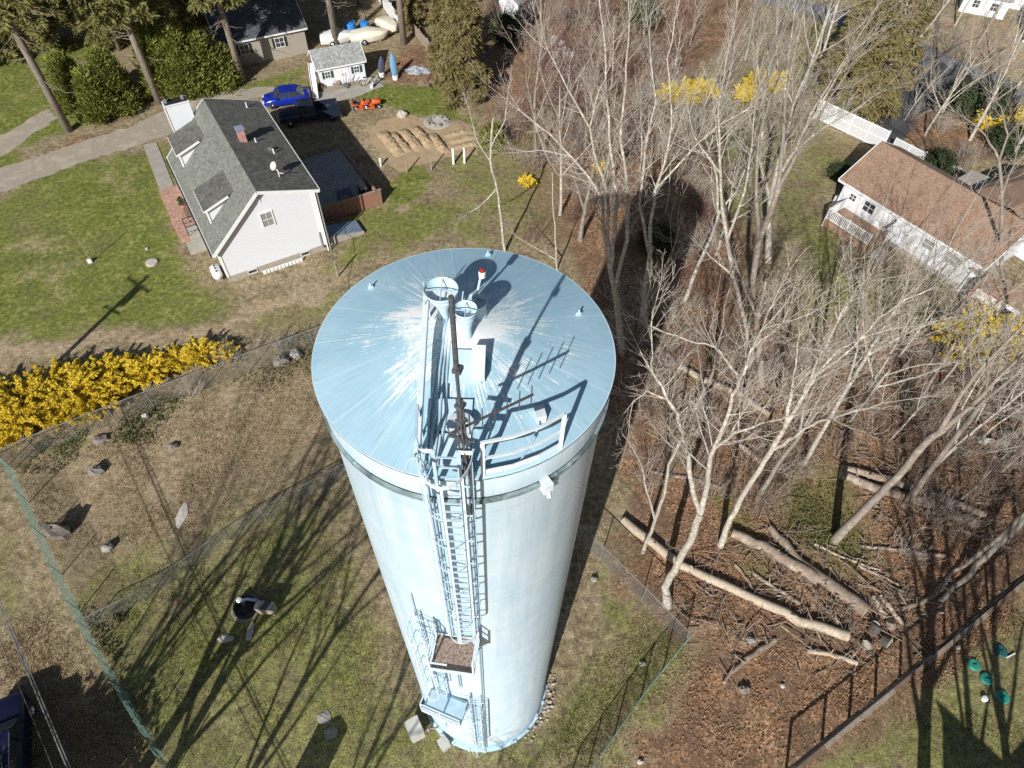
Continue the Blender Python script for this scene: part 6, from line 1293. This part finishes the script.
HEROES = [
 ('big pale forked tree at the corner of the tank fence, trunk curving at its foot', .30, [[(667, 605), (665, 588), (673, 568), (690, 540), (700, 512)], [(700, 512), (695, 490), (690, 460), (682, 435), (676, 413), (666, 393), (654, 372), (645, 356)], [(700, 512), (707, 482), (713, 455), (722, 430), (733, 395), (742, 373), (750, 352), (760, 328)], [(676, 413), (664, 398), (648, 392), (634, 402)], [(738, 378), (728, 362), (714, 348), (698, 342), (670, 333)], [(654, 372), (652, 345), (655, 318)], [(750, 352), (768, 335), (786, 322)], [(714, 450), (735, 432), (760, 424), (790, 415)]], 'bark_pale'),
 ('slim pale tree beside the big forked tree, left of its trunk', .13, [[(643, 552), (655, 520), (662, 495), (671, 465), (680, 440)], [(655, 520), (648, 490), (640, 465), (630, 440)]], 'bark_pale'),
 ('pale tree leaning right with long straight limbs behind the forked tree', .22, [[(720, 546), (730, 520), (746, 490), (766, 460), (785, 428)], [(785, 428), (802, 398), (818, 376), (842, 350), (872, 334), (905, 325)], [(785, 428), (791, 395), (797, 365), (798, 335)], [(802, 398), (816, 368), (832, 335), (850, 300), (862, 280)], [(818, 376), (850, 345), (880, 318), (905, 300), (930, 290)], [(770, 452), (790, 440), (812, 424), (840, 415), (880, 405)]], 'bark_pale'),
 ('grey leaning tree between the pale leaning tree and the mossy green patch', .17, [[(757, 500), (776, 465), (797, 438), (815, 415)], [(797, 438), (808, 405), (816, 380), (835, 350)], [(815, 415), (840, 390), (868, 365)]], 'bark_grey'),
 ('tall straight grey tree crossing in front of the two split logs', .29, [[(834, 541), (870, 500), (897, 477), (930, 440), (945, 428)], [(945, 428), (975, 402), (1005, 373), (1030, 348), (1060, 318)], [(938, 434), (957, 398), (990, 360), (1024, 326), (1050, 300)]], 'bark_grey'),
 ('multi-stemmed pale tree rising out of the tank shadow, branches sweeping left', .30, [[(622, 352), (618, 320), (614, 290), (610, 262)], [(610, 262), (603, 230), (602, 200), (590, 178), (573, 158), (547, 133), (522, 112)], [(610, 262), (610, 220), (608, 195), (598, 165), (588, 128), (568, 90), (550, 50)], [(612, 275), (616, 230), (617, 195), (611, 150), (606, 98), (608, 50), (600, -10)], [(614, 290), (626, 240), (627, 195), (621, 140), (624, 84), (630, 20)], [(573, 158), (545, 150), (525, 152)], [(588, 128), (600, 90), (612, 60)]], 'bark_pale'),
 ('pale tree with two long stems right of the sweeping multi-stemmed tree', .24, [[(640, 330), (645, 290), (648, 255), (650, 225)], [(650, 225), (657, 190), (668, 148), (672, 112), (668, 60), (680, 0)], [(648, 255), (640, 205), (645, 150), (655, 100), (650, 40)], [(657, 190), (690, 150), (715, 128), (745, 110)]], 'bark_pale'),
 ('straight pale tree at the edge of the tank shadow', .20, [[(684, 303), (698, 265), (711, 235), (719, 215)], [(719, 215), (716, 175), (709, 151), (716, 120), (724, 92), (735, 50)], [(719, 215), (735, 190), (748, 160), (760, 120)]], 'bark_pale'),
 ('pale tree with a crooked trunk left of the thick grey pair', .22, [[(752, 372), (746, 330), (738, 295), (733, 275), (727, 240), (722, 208)], [(722, 208), (719, 155), (717, 110), (725, 60), (738, 10)], [(720, 180), (706, 155), (693, 136), (688, 115)], [(727, 240), (745, 190), (752, 145), (758, 95)], [(733, 275), (716, 262), (700, 245)], [(746, 330), (765, 300), (790, 280)]], 'bark_pale'),
 ('thick grey trunk standing left of the ranch lawn', .30, [[(762, 385), (757, 330), (753, 280), (762, 240), (777, 196)], [(777, 196), (781, 155), (786, 100), (794, 55), (805, 5)], [(762, 240), (755, 190), (760, 140), (770, 95)], [(777, 196), (800, 150), (822, 110), (850, 70)]], 'bark_grey'),
 ('cluster tree with many upswept white limbs in front of the white fence', .32, [[(768, 262), (768, 230), (770, 200), (776, 180)], [(776, 180), (783, 155), (792, 104), (806, 75), (820, 50), (828, 15)], [(776, 180), (796, 149), (812, 112), (842, 64), (868, 22)], [(774, 190), (786, 130), (785, 92), (794, 20)], [(796, 149), (825, 128), (856, 108), (882, 92)], [(770, 200), (760, 160), (764, 110), (757, 60)], [(792, 104), (778, 70), (776, 30)], [(800, 140), (822, 100), (850, 52), (880, 30)]], 'bark_pale'),
 ('tall pale two-stemmed tree behind the white slatted fence', .34, [[(865, 123), (876, 99), (887, 73), (895, 52)], [(895, 52), (903, 32), (909, 0), (914, -30)], [(876, 99), (906, 57), (934, 19), (955, -8)], [(887, 73), (905, 40), (925, 10)]], 'bark_pale'),
 ('pale leaning tree between the street and the dark drive', .24, [[(940, 117), (952, 92), (963, 70), (982, 35), (997, 12)], [(982, 35), (1000, 5), (1015, -20)], [(963, 70), (990, 60), (1015, 40)]], 'bark_grey'),
 ('dark shaded tree beside the pale leaning tree near the street', .24, [[(937, 114), (934, 88), (933, 63), (937, 25), (940, 0)], [(933, 63), (955, 45), (980, 38)], [(933, 63), (918, 40), (905, 22)]], 'bark_dark'),
 ('crooked pale tree standing over the ranch house roof at its right end', .20, [[(1004, 300), (1001, 245), (1002, 195), (999, 160)], [(999, 160), (985, 135), (972, 122), (956, 113)], [(999, 160), (1008, 135), (1001, 108), (990, 92)], [(1002, 195), (1014, 165), (1020, 140)]], 'bark_grey'),
 ('thin white birch at the far rim of the tank roof, straight trunk', .13, [[(505, 252), (500, 215), (497, 188), (490, 160), (492, 118)], [(497, 188), (482, 205), (470, 212)], [(490, 160), (476, 140), (470, 112)], [(492, 145), (505, 120), (508, 95)]], 'bark_pale'),
 ('thin pale sapling right of the birch, by the tank rim', .08, [[(557, 270), (555, 238), (553, 200), (553, 172)], [(557, 262), (540, 250), (516, 236)]], 'bark_pale'),
 ('short grey tree trunk between the sapling and the tank shadow', .24, [[(580, 240), (584, 212), (590, 185)], [(590, 185), (598, 150), (595, 110)], [(584, 212), (572, 170), (560, 140)]], 'bark_grey'),
 ('pale-twigged young tree standing inside the tank shadow', .12, [[(650, 345), (645, 310), (650, 280), (652, 245)], [(645, 310), (660, 280), (674, 262)]], 'bark_pale'),
 ('slim grey tree left of the ranch lawn with a dark foot', .15, [[(742, 420), (750, 370), (757, 320), (765, 280)], [(757, 320), (745, 290), (738, 270)], [(757, 320), (775, 290), (790, 262)]], 'bark_grey'),
 ('tall dark-footed tree in the wood below the ranch lawn', .24, [[(905, 505), (930, 470), (960, 430), (985, 400)], [(985, 400), (1020, 372), (1050, 345)], [(960, 430), (985, 385), (1000, 350)]], 'bark_grey'),
 ('grey tree with a fan of long limbs in the wood below the ranch deck', .18, [[(803, 465), (825, 425), (848, 390), (868, 355)], [(868, 355), (890, 320), (905, 290)], [(848, 390), (858, 350), (858, 310)], [(868, 355), (905, 335), (945, 318)]], 'bark_pale')]
for i, (lab, r0, limbs, bark) in enumerate(HEROES):
    hero(lab, limbs, r0, bark, 'twig' if bark != 'bark_dark' else 'twig_brown', 100 + i, 1.0, 3, 3.0 if r0 > .15 else 2.0)
# bare trees outside the frame whose shadows cross the yard (they stand below the lower left edge)
def proto_tree(seed, Ht, r, bark, twig, nl=7, name='woodland_tree'):
    T = thing(name, 'slender bare grey tree', 'tree', (0, 0, 0)); gw = Grower(seed); pts, rs = gw.shoot(np.zeros(3), np.array([0, 0, 1.0]), Ht * .62, r, 0, 9, .10, .10)
    g = gw.g
    for j in range(nl):
        t = .35 + .65 * j / nl; i = min(int(t * 9), 8); p = pts[i]; a = j * 2.4 + g.random(); sp = g.uniform(.35, .75)
        d = np.array([math.cos(a) * math.sin(sp), math.sin(a) * math.sin(sp), math.cos(sp)])
        L = Ht * g.uniform(.32, .48); c, cr = gw.shoot(p, d, L, max(.03, rs[i] * .55), 0, 9, .16, .10)
        gw.side(c, cr, 1, int(L * 1.3), 2.6, (.4, 1.0), .25, 3, .007)
    gw.side(pts, rs, 1, 3, 2.5, (.5, 1.0), .5, 3, .007); gw.meshes(bark, twig, T); return T
PT = [proto_tree(501, 17, .15, 'bark_pale', 'twig'), proto_tree(502, 14, .11, 'bark_grey', 'twig', 6), proto_tree(503, 19, .19, 'bark_grey', 'twig_brown', 8), proto_tree(504, 11, .08, 'bark_pale', 'twig', 5)]
used = set()
def place(kind, protos, loc, rz, sc, label, group):
    k = protos.index(kind) if kind in protos else 0
    if kind.name not in used: used.add(kind.name); o = move(kind, loc, rz, sc, label); o['group'] = group; return o
    return dup(kind, loc, rz, sc, label, group)
g = np.random.default_rng(12)
WOOD = [('bare tree of the wood right of the tank, below the ranch lawn', 'bare trees in the right-hand wood', [(690, 420), (720, 440), (770, 415), (850, 420), (890, 440), (925, 475), (910, 410), (960, 500), (1000, 470), (1015, 520), (870, 385), (790, 395), (940, 385), (1012, 415), (850, 370), (980, 440), (820, 350), (880, 350)]),
        ('bare tree crowding the top centre wood behind the tank shadow', 'bare trees in the top centre wood', [(560, 215), (535, 160), (585, 150), (640, 170), (665, 215), (690, 180), (700, 120), (670, 90), (740, 150), (720, 95), (610, 95), (580, 60), (640, 55), (690, 45), (760, 110), (745, 60), (540, 70), (660, 290), (600, 200), (716, 255), (770, 70), (800, 95), (820, 60)]),
        ('bare tree near the ranch drive and street in the top right', 'bare trees by the street', [(905, 120), (925, 135), (970, 140), (1010, 160), (880, 60), (1000, 120), (990, 60), (915, 100), (955, 25)])]
for lab, grp, pts_ in WOOD:
    for i, px in enumerate(pts_):
        c = G(*px); k = int(g.integers(0, 4)); place(PT[k], PT, (c[0], c[1], 0), g.random() * 6.28, float(g.uniform(.75, 1.15)), lab, grp)
BIG = hero_big = proto_tree(505, 22, .36, 'bark_grey', 'twig_brown', 12); PT.append(BIG); move(BIG, (-17.4, -8.9, 0), .4, 1.0, 'bare tree standing just below the photo edge, known by its long shadow on the grass'); BIG['group'] = 'bare trees casting shadows from below the frame'
for i, (x, y, k, sc, rz) in enumerate(((-16.2, -10.2, 4, .9, 2.3), (-13.5, -13.0, 2, 1.2, 2.0), (-9.0, -15.0, 2, 1.1, 4.0), (-20.5, -9.5, 2, 1.0, 1.2), (18.4, -10.6, 4, 1.1, .5), (22.6, -10.8, 2, 1.4, 3.1), (20.3, -11.5, 2, 1.3, 5.0), (-22.0, -12.5, 2, 1.25, 2.2), (-3.5, -17.5, 1, 1.1, 5.0))):
    dup(PT[k], (x, y, 0), rz, sc, 'bare tree standing just below the photo edge, known by its long shadow on the grass', 'bare trees casting shadows from below the frame')
# ------------------------------------------------------------------ twiggy brush
def proto_brush(seed, n, h, spread, twig, name='twiggy_shrub'):
    T = thing(name, 'twiggy leafless shrub', 'shrub', (0, 0, 0)); gw = Grower(seed); g = gw.g
    for j in range(n):
        a = g.random() * 6.283; r = spread * .35 * g.random(); sp = g.uniform(.05, .75); p = np.array([r * math.cos(a), r * math.sin(a), 0])
        L = h * g.uniform(.6, 1.1); c, cr = gw.shoot(p, np.array([math.cos(a) * math.sin(sp), math.sin(a) * math.sin(sp), math.cos(sp)]), L, .012 + .01 * g.random(), 1, 5, .22, .03)
        gw.side(c, cr, 2, 5, L * .42, (.4, 1.0), .25, 3, .006)
    v, f = tubes([(p, r * 1.0) for p, r in gw.fine if len(p) == 6] + [(p, r) for p, r in gw.fine if len(p) != 6], 3); np_mesh('stems', v, f, M[twig], T, True); return T
PB = [proto_brush(601, 26, 2.4, 2.2, 'twig'), proto_brush(602, 30, 2.0, 2.6, 'twig_brown'), proto_brush(603, 24, 3.0, 2.4, 'twig_red'), proto_brush(604, 22, 1.5, 2.0, 'twig')]
def brush(label, group, poly, n, kinds, smin=.7, smax=1.3):
    for x, y in in_polys(n, poly, g):
        place(PB[int(g.choice(kinds))], PB, (x, y, 0), g.random() * 6.28, float(g.uniform(smin, smax)), label, group)
brush('leafless brown brush under the trees right of the tank', 'brush in the right-hand wood', [(615, 440), (690, 345), (860, 345), (1040, 350), (1040, 560), (930, 590), (850, 480), (760, 520), (640, 500)], 90, [0, 1, 1, 3], .6, 1.2)
brush('leafless grey brush in the top centre wood', 'brush in the top centre wood', [(500, 130), (560, 90), (690, 80), (750, 180), (740, 300), (640, 330), (590, 260), (530, 240)], 62, [0, 1, 0, 2], .7, 1.3)
brush('reddish leafless brush at the top centre beyond the olive conifer', 'reddish brush at the top', [(490, 0), (560, -5), (690, 20), (680, 110), (520, 130), (500, 60)], 64, [2, 2, 1, 0], .8, 1.4)
brush('leafless brush behind the ranch house near the street', 'brush by the ranch drive', [(890, 118), (1000, 115), (1030, 160), (960, 175), (905, 160)], 18, [1, 0, 1], .6, 1.1)
brush('leafless grey brush at the right rim of the tank shadow', 'brush at the tank shadow edge', [(612, 300), (700, 290), (695, 470), (640, 500), (615, 440)], 26, [0, 1, 3], .7, 1.3)
brush('pale leafless brush along the forsythia fence', 'brush along the forsythia fence', [(150, 395), (240, 352), (330, 322), (335, 334), (250, 366), (160, 404)], 10, [3, 0], .5, .8)

# ------------------------------------------------------------------ evergreen and flowering shrubs: leaf clumps on a branch frame
def clump_shrub(seed, n, h, rad, leaf, stem='bark_grey', shape='dome', ls=.16, clumps=60, name='shrub', crown='crown', jit=.22, blade=False):
    g = np.random.default_rng(seed); C = []; Nn = []
    T = thing(name, 'shrub', 'shrub', (0, 0, 0))
    for j in range(clumps):
        a = g.random() * 6.283; t = g.random()
        if shape == 'cone': z = h * (1 - (1 - t) ** .55 * .98) if False else h * (.05 + .93 * t); rr = rad * (1 - t) ** .75 * (.55 + .5 * g.random()) + .05
        elif shape == 'wide': z = h * (.25 + .7 * (1 - (g.random()) ** 2)); rr = rad * math.sqrt(max(0, 1.02 - (z / h) ** 2)) * (.2 + .85 * math.sqrt(g.random()))
        else: ph = math.acos(1 - g.random() * 1.05); z = h * (.18 + .82 * max(0, math.cos(ph))) * (.8 + .25 * g.random()); rr = rad * math.sin(ph) * (.65 + .4 * g.random())
        C.append([rr * math.cos(a), rr * math.sin(a), z]); Nn.append([math.cos(a), math.sin(a), .55])
    C = np.array(C); Nn = np.array(Nn); m = max(1, n // clumps)
    sz = rad * jit * (.6 + .8 * g.random(clumps)); c = np.repeat(C, m, 0) + g.normal(size=(clumps * m, 3)) * np.repeat(sz, m)[:, None] * np.array([1, 1, .8]); c[:, 2] = np.abs(c[:, 2])
    nr = np.repeat(Nn, m, 0) + g.normal(size=c.shape) * .7
    if blade: v, f = blades(c, nr * np.array([1, 1, .4]) + np.array([0, 0, .9]), ls * (.35 + .3 * g.random(len(c))), ls * (1.3 + 1.3 * g.random(len(c))), g)
    else: v, f = leaf_quads(c, nr, ls * (.6 + .6 * g.random(len(c))), ls * (1.0 + .9 * g.random(len(c))), g)
    np_mesh(crown, v, f, M[leaf], T)
    q = MB()
    for j in range(0, clumps, max(1, clumps // 26)): q.tube([(0.12 * C[j][0], .12 * C[j][1], 0), C[j] * np.array([.55, .55, .6]), C[j]], [.035, .025, .012], 4)
    q.build('stems', M[stem], T); return T
def forsythia(seed, n, h, rad):
    g = np.random.default_rng(seed); T = thing('forsythia_bush', 'shrub', 'shrub', (0, 0, 0)); st = []; C = []; D = []
    for j in range(n):
        a = g.random() * 6.283; L = h * (.65 + .55 * g.random()); lean = g.random() * .95; K = 7; p = np.array([.3 * rad * g.normal() * .6, .3 * rad * g.normal() * .6, 0]); d = np.array([math.cos(a) * lean, math.sin(a) * lean, 1.0]); pts = [p]
        for i in range(K): d = unit(d + np.array([math.cos(a) * .12, math.sin(a) * .12, -.17 * (i > 2)]) + g.normal(size=3) * .07); p = p + d * L * 1.25 / K; pts.append(p * np.array([1, 1, 1.0]) if p[2] > .05 else np.array([p[0], p[1], .05]))
        pa = np.array(pts); st.append((pa, np.linspace(.02, .007, K + 1)))
        m = int(135 * L); bare = .10 + .28 * g.random(); t = bare + (1 - bare) * g.random(m); i = np.minimum((t * K).astype(int), K - 1); f = (t * K - i)[:, None]
        C.append(pa[i] * (1 - f) + pa[i + 1] * f + g.normal(size=(m, 3)) * .05); D.append(pa[i + 1] - pa[i] + g.normal(size=(m, 3)) * .22)
    v, f = tubes(st, 4); np_mesh('stems', v, f, M['twig_brown'], T, True)
    C = np.concatenate(C); D = np.concatenate(D); v, f = blades(C, D, .075 + .05 * g.random(len(C)), .10 + .12 * g.random(len(C)), g); np_mesh('blossom', v, f, M['forsythia'], T); return T
FS = [forsythia(701, 110, 1.85, 1.4), forsythia(702, 85, 1.6, 1.3)]
HEDGE = [((-16, 428), 1.0), ((8, 420), 1.0), ((34, 408), .95), ((56, 408), .9), ((80, 398), .95), ((106, 392), .95), ((98, 408), .75), ((130, 382), .85), ((152, 376), .7), ((182, 366), .68), ((205, 360), .68), ((228, 356), .5), ((24, 430), .85), ((-5, 405), .85), ((58, 392), .85), ((70, 420), .7), ((116, 378), .75)]
for i, (px, sc) in enumerate(HEDGE): c = G(*px); place(FS[i % 2], FS, (c[0], c[1], 0), g.random() * 6.28, sc, 'bright yellow flowering forsythia bush in the hedge above the chain link fence', 'yellow forsythia hedge on the left')
for px, sc, lab in (((958, 352), 1.15, 'yellow forsythia bush left of the pair below the red-framed porch'), ((985, 345), 1.2, 'yellow forsythia bush right of the pair below the red-framed porch'), ((1006, 128), .9, 'yellow forsythia at the top right near the street'), ((985, 130), .8, 'smaller yellow forsythia at the top right beside dark evergreens'), ((677, 105), 1.1, 'yellow forsythia seen through grey twigs at the top centre'), ((700, 98), .9, 'second yellow forsythia seen through grey twigs, right of the first'), ((765, 92), 1.0, 'golden shrub behind the cluster tree near the white fence'), ((745, 100), .7, 'golden shrub left of the one behind the cluster tree'), ((527, 185), .4, 'small yellow bush left of the sapling by the tank rim'), ((600, 170), .35, 'small dull yellow bush among twigs in the top centre wood')):
    c = G(*px); dup(FS[0], (c[0], c[1], 0), g.random() * 6.28, sc, lab)
AV = [clump_shrub(711, 26000, 6.2, 2.2, 'cedar', 'bark_conifer', 'cone', .24, 170, 'arborvitae', 'crown', .15, True), clump_shrub(712, 20000, 4.4, 1.9, 'cedar', 'bark_conifer', 'cone', .22, 130, 'arborvitae', 'crown', .17, True)]
for i, (px, k, sc, lab) in enumerate((((84, 112), 0, .85, 'bright green arborvitae nearest the first conifer trunk'), ((104, 116), 1, .95, 'bright green arborvitae in front, second from the first conifer trunk'), ((122, 108), 0, .85, 'dark-footed arborvitae left of the second conifer trunk'), ((172, 93), 0, 1.0, 'tall green arborvitae right of the second conifer trunk'), ((192, 92), 0, 1.0, 'middle arborvitae of the three beside the driveway'), ((212, 87), 1, 1.15, 'arborvitae nearest the beige house'), ((228, 82), 1, .8, 'low arborvitae at the corner of the beige house'))):
    c = G(*px); place(AV[k], AV, (c[0], c[1], 0), g.random() * 6.28, sc, lab, 'arborvitae row by the driveway')
for px, k, sc, lab, leaf in (((492, 150), 1, .55, 'small yellow-green shrub at the foot of the birch', 'yew'), ((965, 128), 0, .0, '', ''),):
    if sc:
        T = clump_shrub(721, 4000, 2.6, 1.1, leaf, 'bark_grey', 'dome', .14, 60, 'yellow_green_shrub'); c = G(*px); move(T, (c[0], c[1], 0), 0, 1, lab)
RD_ = clump_shrub(731, 6000, 2.2, 1.9, 'rhodo', 'bark_dark', 'wide', .18, 90, 'evergreen_shrub'); first = True
for px, sc, lab in (((960, 112), 1.1, 'dark evergreen shrub beside the street forsythia, nearer the leaning tree'), ((980, 118), 1.2, 'dark evergreen shrub beside the street forsythia, in the middle'), ((1000, 150), .9, 'dark evergreen shrub below the street forsythia'), ((935, 170), .7, 'dark evergreen shrub behind the ranch ridge'), ((640, 30), 1.2, 'olive evergreen shrub at the top centre'), ((655, 250), .8, 'dark evergreen shrub inside the tank shadow'), ((838, 178), .5, 'small dark shrub at the back corner of the ranch wall'), ((505, 40), 1.0, 'dark shrub beside the white outbuilding at the top centre')):
    c = G(*px)
    if first: move(RD_, (c[0], c[1], 0), 0, sc, lab); first = False
    else: dup(RD_, (c[0], c[1], 0), g.random() * 6.28, sc, lab)
# ivy along the fence
gi = np.random.default_rng(90); xy = np.concatenate([in_polys(n, p, gi) for p, n in (([(120, 425), (170, 395), (190, 405), (150, 440), (125, 445)], 1300), ([(215, 385), (335, 325), (345, 350), (300, 375), (240, 392)], 1500), ([(30, 455), (90, 430), (80, 450), (40, 475)], 700), ([(70, 600), (100, 620), (130, 660), (100, 660)], 500), ([(760, 480), (840, 470), (875, 550), (840, 580), (790, 560)], 1500))])
c = np.column_stack([xy, .03 + .35 * gi.random(len(xy)) ** 2]); v, f = leaf_quads(c, np.column_stack([gi.normal(size=(len(c), 2)) * .6, np.ones(len(c))]), .10, .13, gi); tag(np_mesh('ivy_cover', v, f, M['ivy']), 'dark green ivy and moss patches along the fence and between the logs', 'ivy', kind='stuff')

# ------------------------------------------------------------------ big conifers
def conifer(seed, Ht, clear, rad, leaf, dead=0, trunk_r=.34, name='conifer', n_spray=26, whorls=46, ls=.30, dens=5.0):
    g = np.random.default_rng(seed); T = thing(name, 'conifer', 'conifer', (0, 0, 0)); q = MB()
    q.tube([(0, 0, 0), (.02, .03, Ht * .25), (-.03, .02, Ht * .6), (0, 0, Ht)], [trunk_r * 1.15, trunk_r * .95, trunk_r * .6, .04], 10); q.build('trunk', M['bark_conifer'], T, True)
    br = []; C = []; Nr = []
    for w in range(whorls):
        t = (w + g.random()) / whorls; z = clear + (Ht - clear) * t; L = rad * ((1 - t) ** .7) * (.65 + .5 * g.random()) * min(1, .55 + t * 2.5) + .25
        for b in range(3):
            a = g.random() * 6.283; tilt = -.15 + .5 * t - .12 * g.random(); K = 6; p = np.array([0, 0, z]); d = np.array([math.cos(a), math.sin(a), tilt]); pts = [p]
            for i in range(K): d = unit(d + np.array([0, 0, -.07 + .05 * (i > 3)]) + g.normal(size=3) * .06); p = p + d * L / K; pts.append(p)
            br.append((np.array(pts), np.array([.05 * (1 - i / (K + 1)) + .008 for i in range(K + 1)])))
            m = int(L * dens * 4); tt = .2 + .8 * np.sqrt(g.random(m)); idx = np.minimum((tt * K).astype(int), K - 1); fr_ = tt * K - idx; pa = np.array(pts)
            base = pa[idx] * (1 - fr_[:, None]) + pa[idx + 1] * fr_[:, None]; side = np.array([-math.sin(a), math.cos(a), 0]); wv = .30 * L * (1.1 - tt)
            C.append(base + side * (g.normal(size=m) * wv)[:, None] + np.column_stack([g.normal(size=(m, 2)) * .08, -np.abs(g.normal(size=m)) * .22])); sg = np.sign(g.normal(size=m)); Nr.append(side * (sg * .7)[:, None] + np.column_stack([np.full(m, math.cos(a) * .6), np.full(m, math.sin(a) * .6), -.15 - .55 * g.random(m)]) + g.normal(size=(m, 3)) * .25)
    for j in range(dead):
        a = g.random() * 6.283; z = clear * (.35 + .65 * g.random()); L = 1.2 + 2.2 * g.random(); p = np.array([0, 0, z]); e = p + np.array([math.cos(a) * L, math.sin(a) * L, -.3 * L * g.random()]); br.append((np.array([p + (e - p) * i / 6 + g.normal(size=3) * .05 * (i > 0) for i in range(7)]), np.linspace(.045, .012, 7)))
    v, f = tubes(br, 5); np_mesh('branches', v, f, M['bark_conifer'], T, True)
    C = np.concatenate(C); Nr = np.concatenate(Nr); v, f = blades(C, Nr, ls * (.30 + .25 * g.random(len(C))), ls * (1.1 + 1.1 * g.random(len(C))), g); np_mesh('crown', v, f, M[leaf], T); return T
CF = [conifer(801, 27, 11.5, 5.0, 'spruce', 26, ls=.34, dens=15.0), conifer(802, 24, 9.5, 4.8, 'spruce', 14, ls=.34, dens=15.0)]
CF.append(conifer(804, 19, 2.0, 4.4, 'spruce', 0, .28, ls=.36, dens=12.0))
OLV = conifer(803, 13, .4, 3.0, 'hemlock', 0, .25, 'olive_conifer', 26, 80, .26, 17.0)
for i, (px, k, sc, lab) in enumerate((((69, 131), 0, 1.0, 'tall conifer with bare lower trunk and dead branches, nearest the left driveway'), ((160, 103), 1, 1.0, 'tall conifer with bare trunk between the two arborvitae clumps'), ((243, 82), 1, .95, 'tall conifer at the left corner of the beige house'), ((337, 46), 0, .95, 'tall conifer just behind the white shed'), ((404, 44), 1, 1.0, 'tall conifer at the end of the white board fence'), ((4, 60), 2, .9, 'tall conifer at the left edge, thin grey crown'), ((48, 50), 2, .9, 'tall conifer in the top left corner beyond the side track'), ((120, 50), 2, .8, 'tall dark conifer behind the arborvitae, left of the white far house'), ((180, 44), 2, .75, 'tall conifer behind the arborvitae, right of the white far house'), ((270, 12), 0, .9, 'tall conifer rising behind the beige house roof'), ((360, 5), 1, .9, 'tall conifer beyond the blue drums'), ((430, 10), 0, .8, 'conifer at the top edge left of the olive conifer'), ((92, 18), 2, 1.0, 'conifer of the back row in the top left, second from the corner'), ((152, 24), 2, 1.0, 'conifer of the back row above the second trunk'), ((205, 22), 2, .95, 'conifer of the back row left of the beige house roof'), ((300, -8), 0, 1.0, 'conifer of the back row above the garden shed'))):
    c = G(*px); place(CF[k], CF, (c[0], c[1], 0), g.random() * 6.28, sc, lab, 'tall conifers of the top left')
c = G(463, 100); move(OLV, (c[0], c[1], 0), 0, 1.0, 'full-skirted olive conifer standing alone at the top, right of the garden shed')
for px, sc, lab in (((448, 70), .8, 'smaller olive conifer behind the full-skirted one'), ((862, 118), 1.15, 'olive green cedar behind the pale two-stemmed tree'), ((838, 95), 1.0, 'olive green cedar left of the pale two-stemmed tree'), ((415, 28), .7, 'olive conifer at the grey wooden fence')):
    c = G(*px); dup(OLV, (c[0], c[1], 0), g.random() * 6.28, sc, lab)

SHADOW_EV = clump_shrub(741, 9000, 4.6, 2.7, 'rhodo', 'bark_dark', 'dome', .22, 130, 'evergreen_shrub', 'crown', .2); move(SHADOW_EV, (-20.2, -8.3, 0), 0, 1.0, 'unseen rounded evergreen below the frame, added to cast the shadow beside the navy vehicle')  # unseen shrub, put in only to cast the dark blob beside the vehicle
# ------------------------------------------------------------------ camera, light, sky
cd = bpy.data.cameras.new('camera'); cam = bpy.data.objects.new('camera', cd); COL.objects.link(cam)
cd.sensor_width = 36; cd.lens = F_PX / 1024 * 36; cd.clip_start = .5; cd.clip_end = 6000
mw = Matrix(((_R2[0], _U2[0], -_fw[0], CAM[0]), (_R2[1], _U2[1], -_fw[1], CAM[1]), (_R2[2], _U2[2], -_fw[2], CAM[2]), (0, 0, 0, 1)))
cam.matrix_world = mw; SC.camera = cam
sl = bpy.data.lights.new('sun', 'SUN'); sl.energy = 5.0; sl.angle = RAD(.55); sl.color = (1.0, .98, .95)
so = bpy.data.objects.new('sun', sl); COL.objects.link(so)
sd = Vector((math.cos(SUN_AZ) * math.cos(SUN_EL), math.sin(SUN_AZ) * math.cos(SUN_EL), -math.sin(SUN_EL)))
so.rotation_euler = sd.to_track_quat('-Z', 'Y').to_euler(); so.location = (-30, -60, 80)
w = bpy.data.worlds.new('World'); SC.world = w; w.use_nodes = True
nt = w.node_tree; bg = nt.nodes['Background']
sky = nt.nodes.new('ShaderNodeTexSky'); sky.sky_type = 'NISHITA'; sky.sun_disc = False
sky.sun_elevation = SUN_EL; sky.sun_rotation = math.atan2(-sd.x, -sd.y)
nt.links.new(sky.outputs[0], bg.inputs[0]); bg.inputs[1].default_value = .05
SC.view_settings.view_transform = 'Standard'; SC.view_settings.look = 'None'; SC.view_settings.exposure = 0.23; SC.view_settings.gamma = 1
SC.cycles.max_bounces = 6; SC.cycles.diffuse_bounces = 3; SC.cycles.use_denoising = False
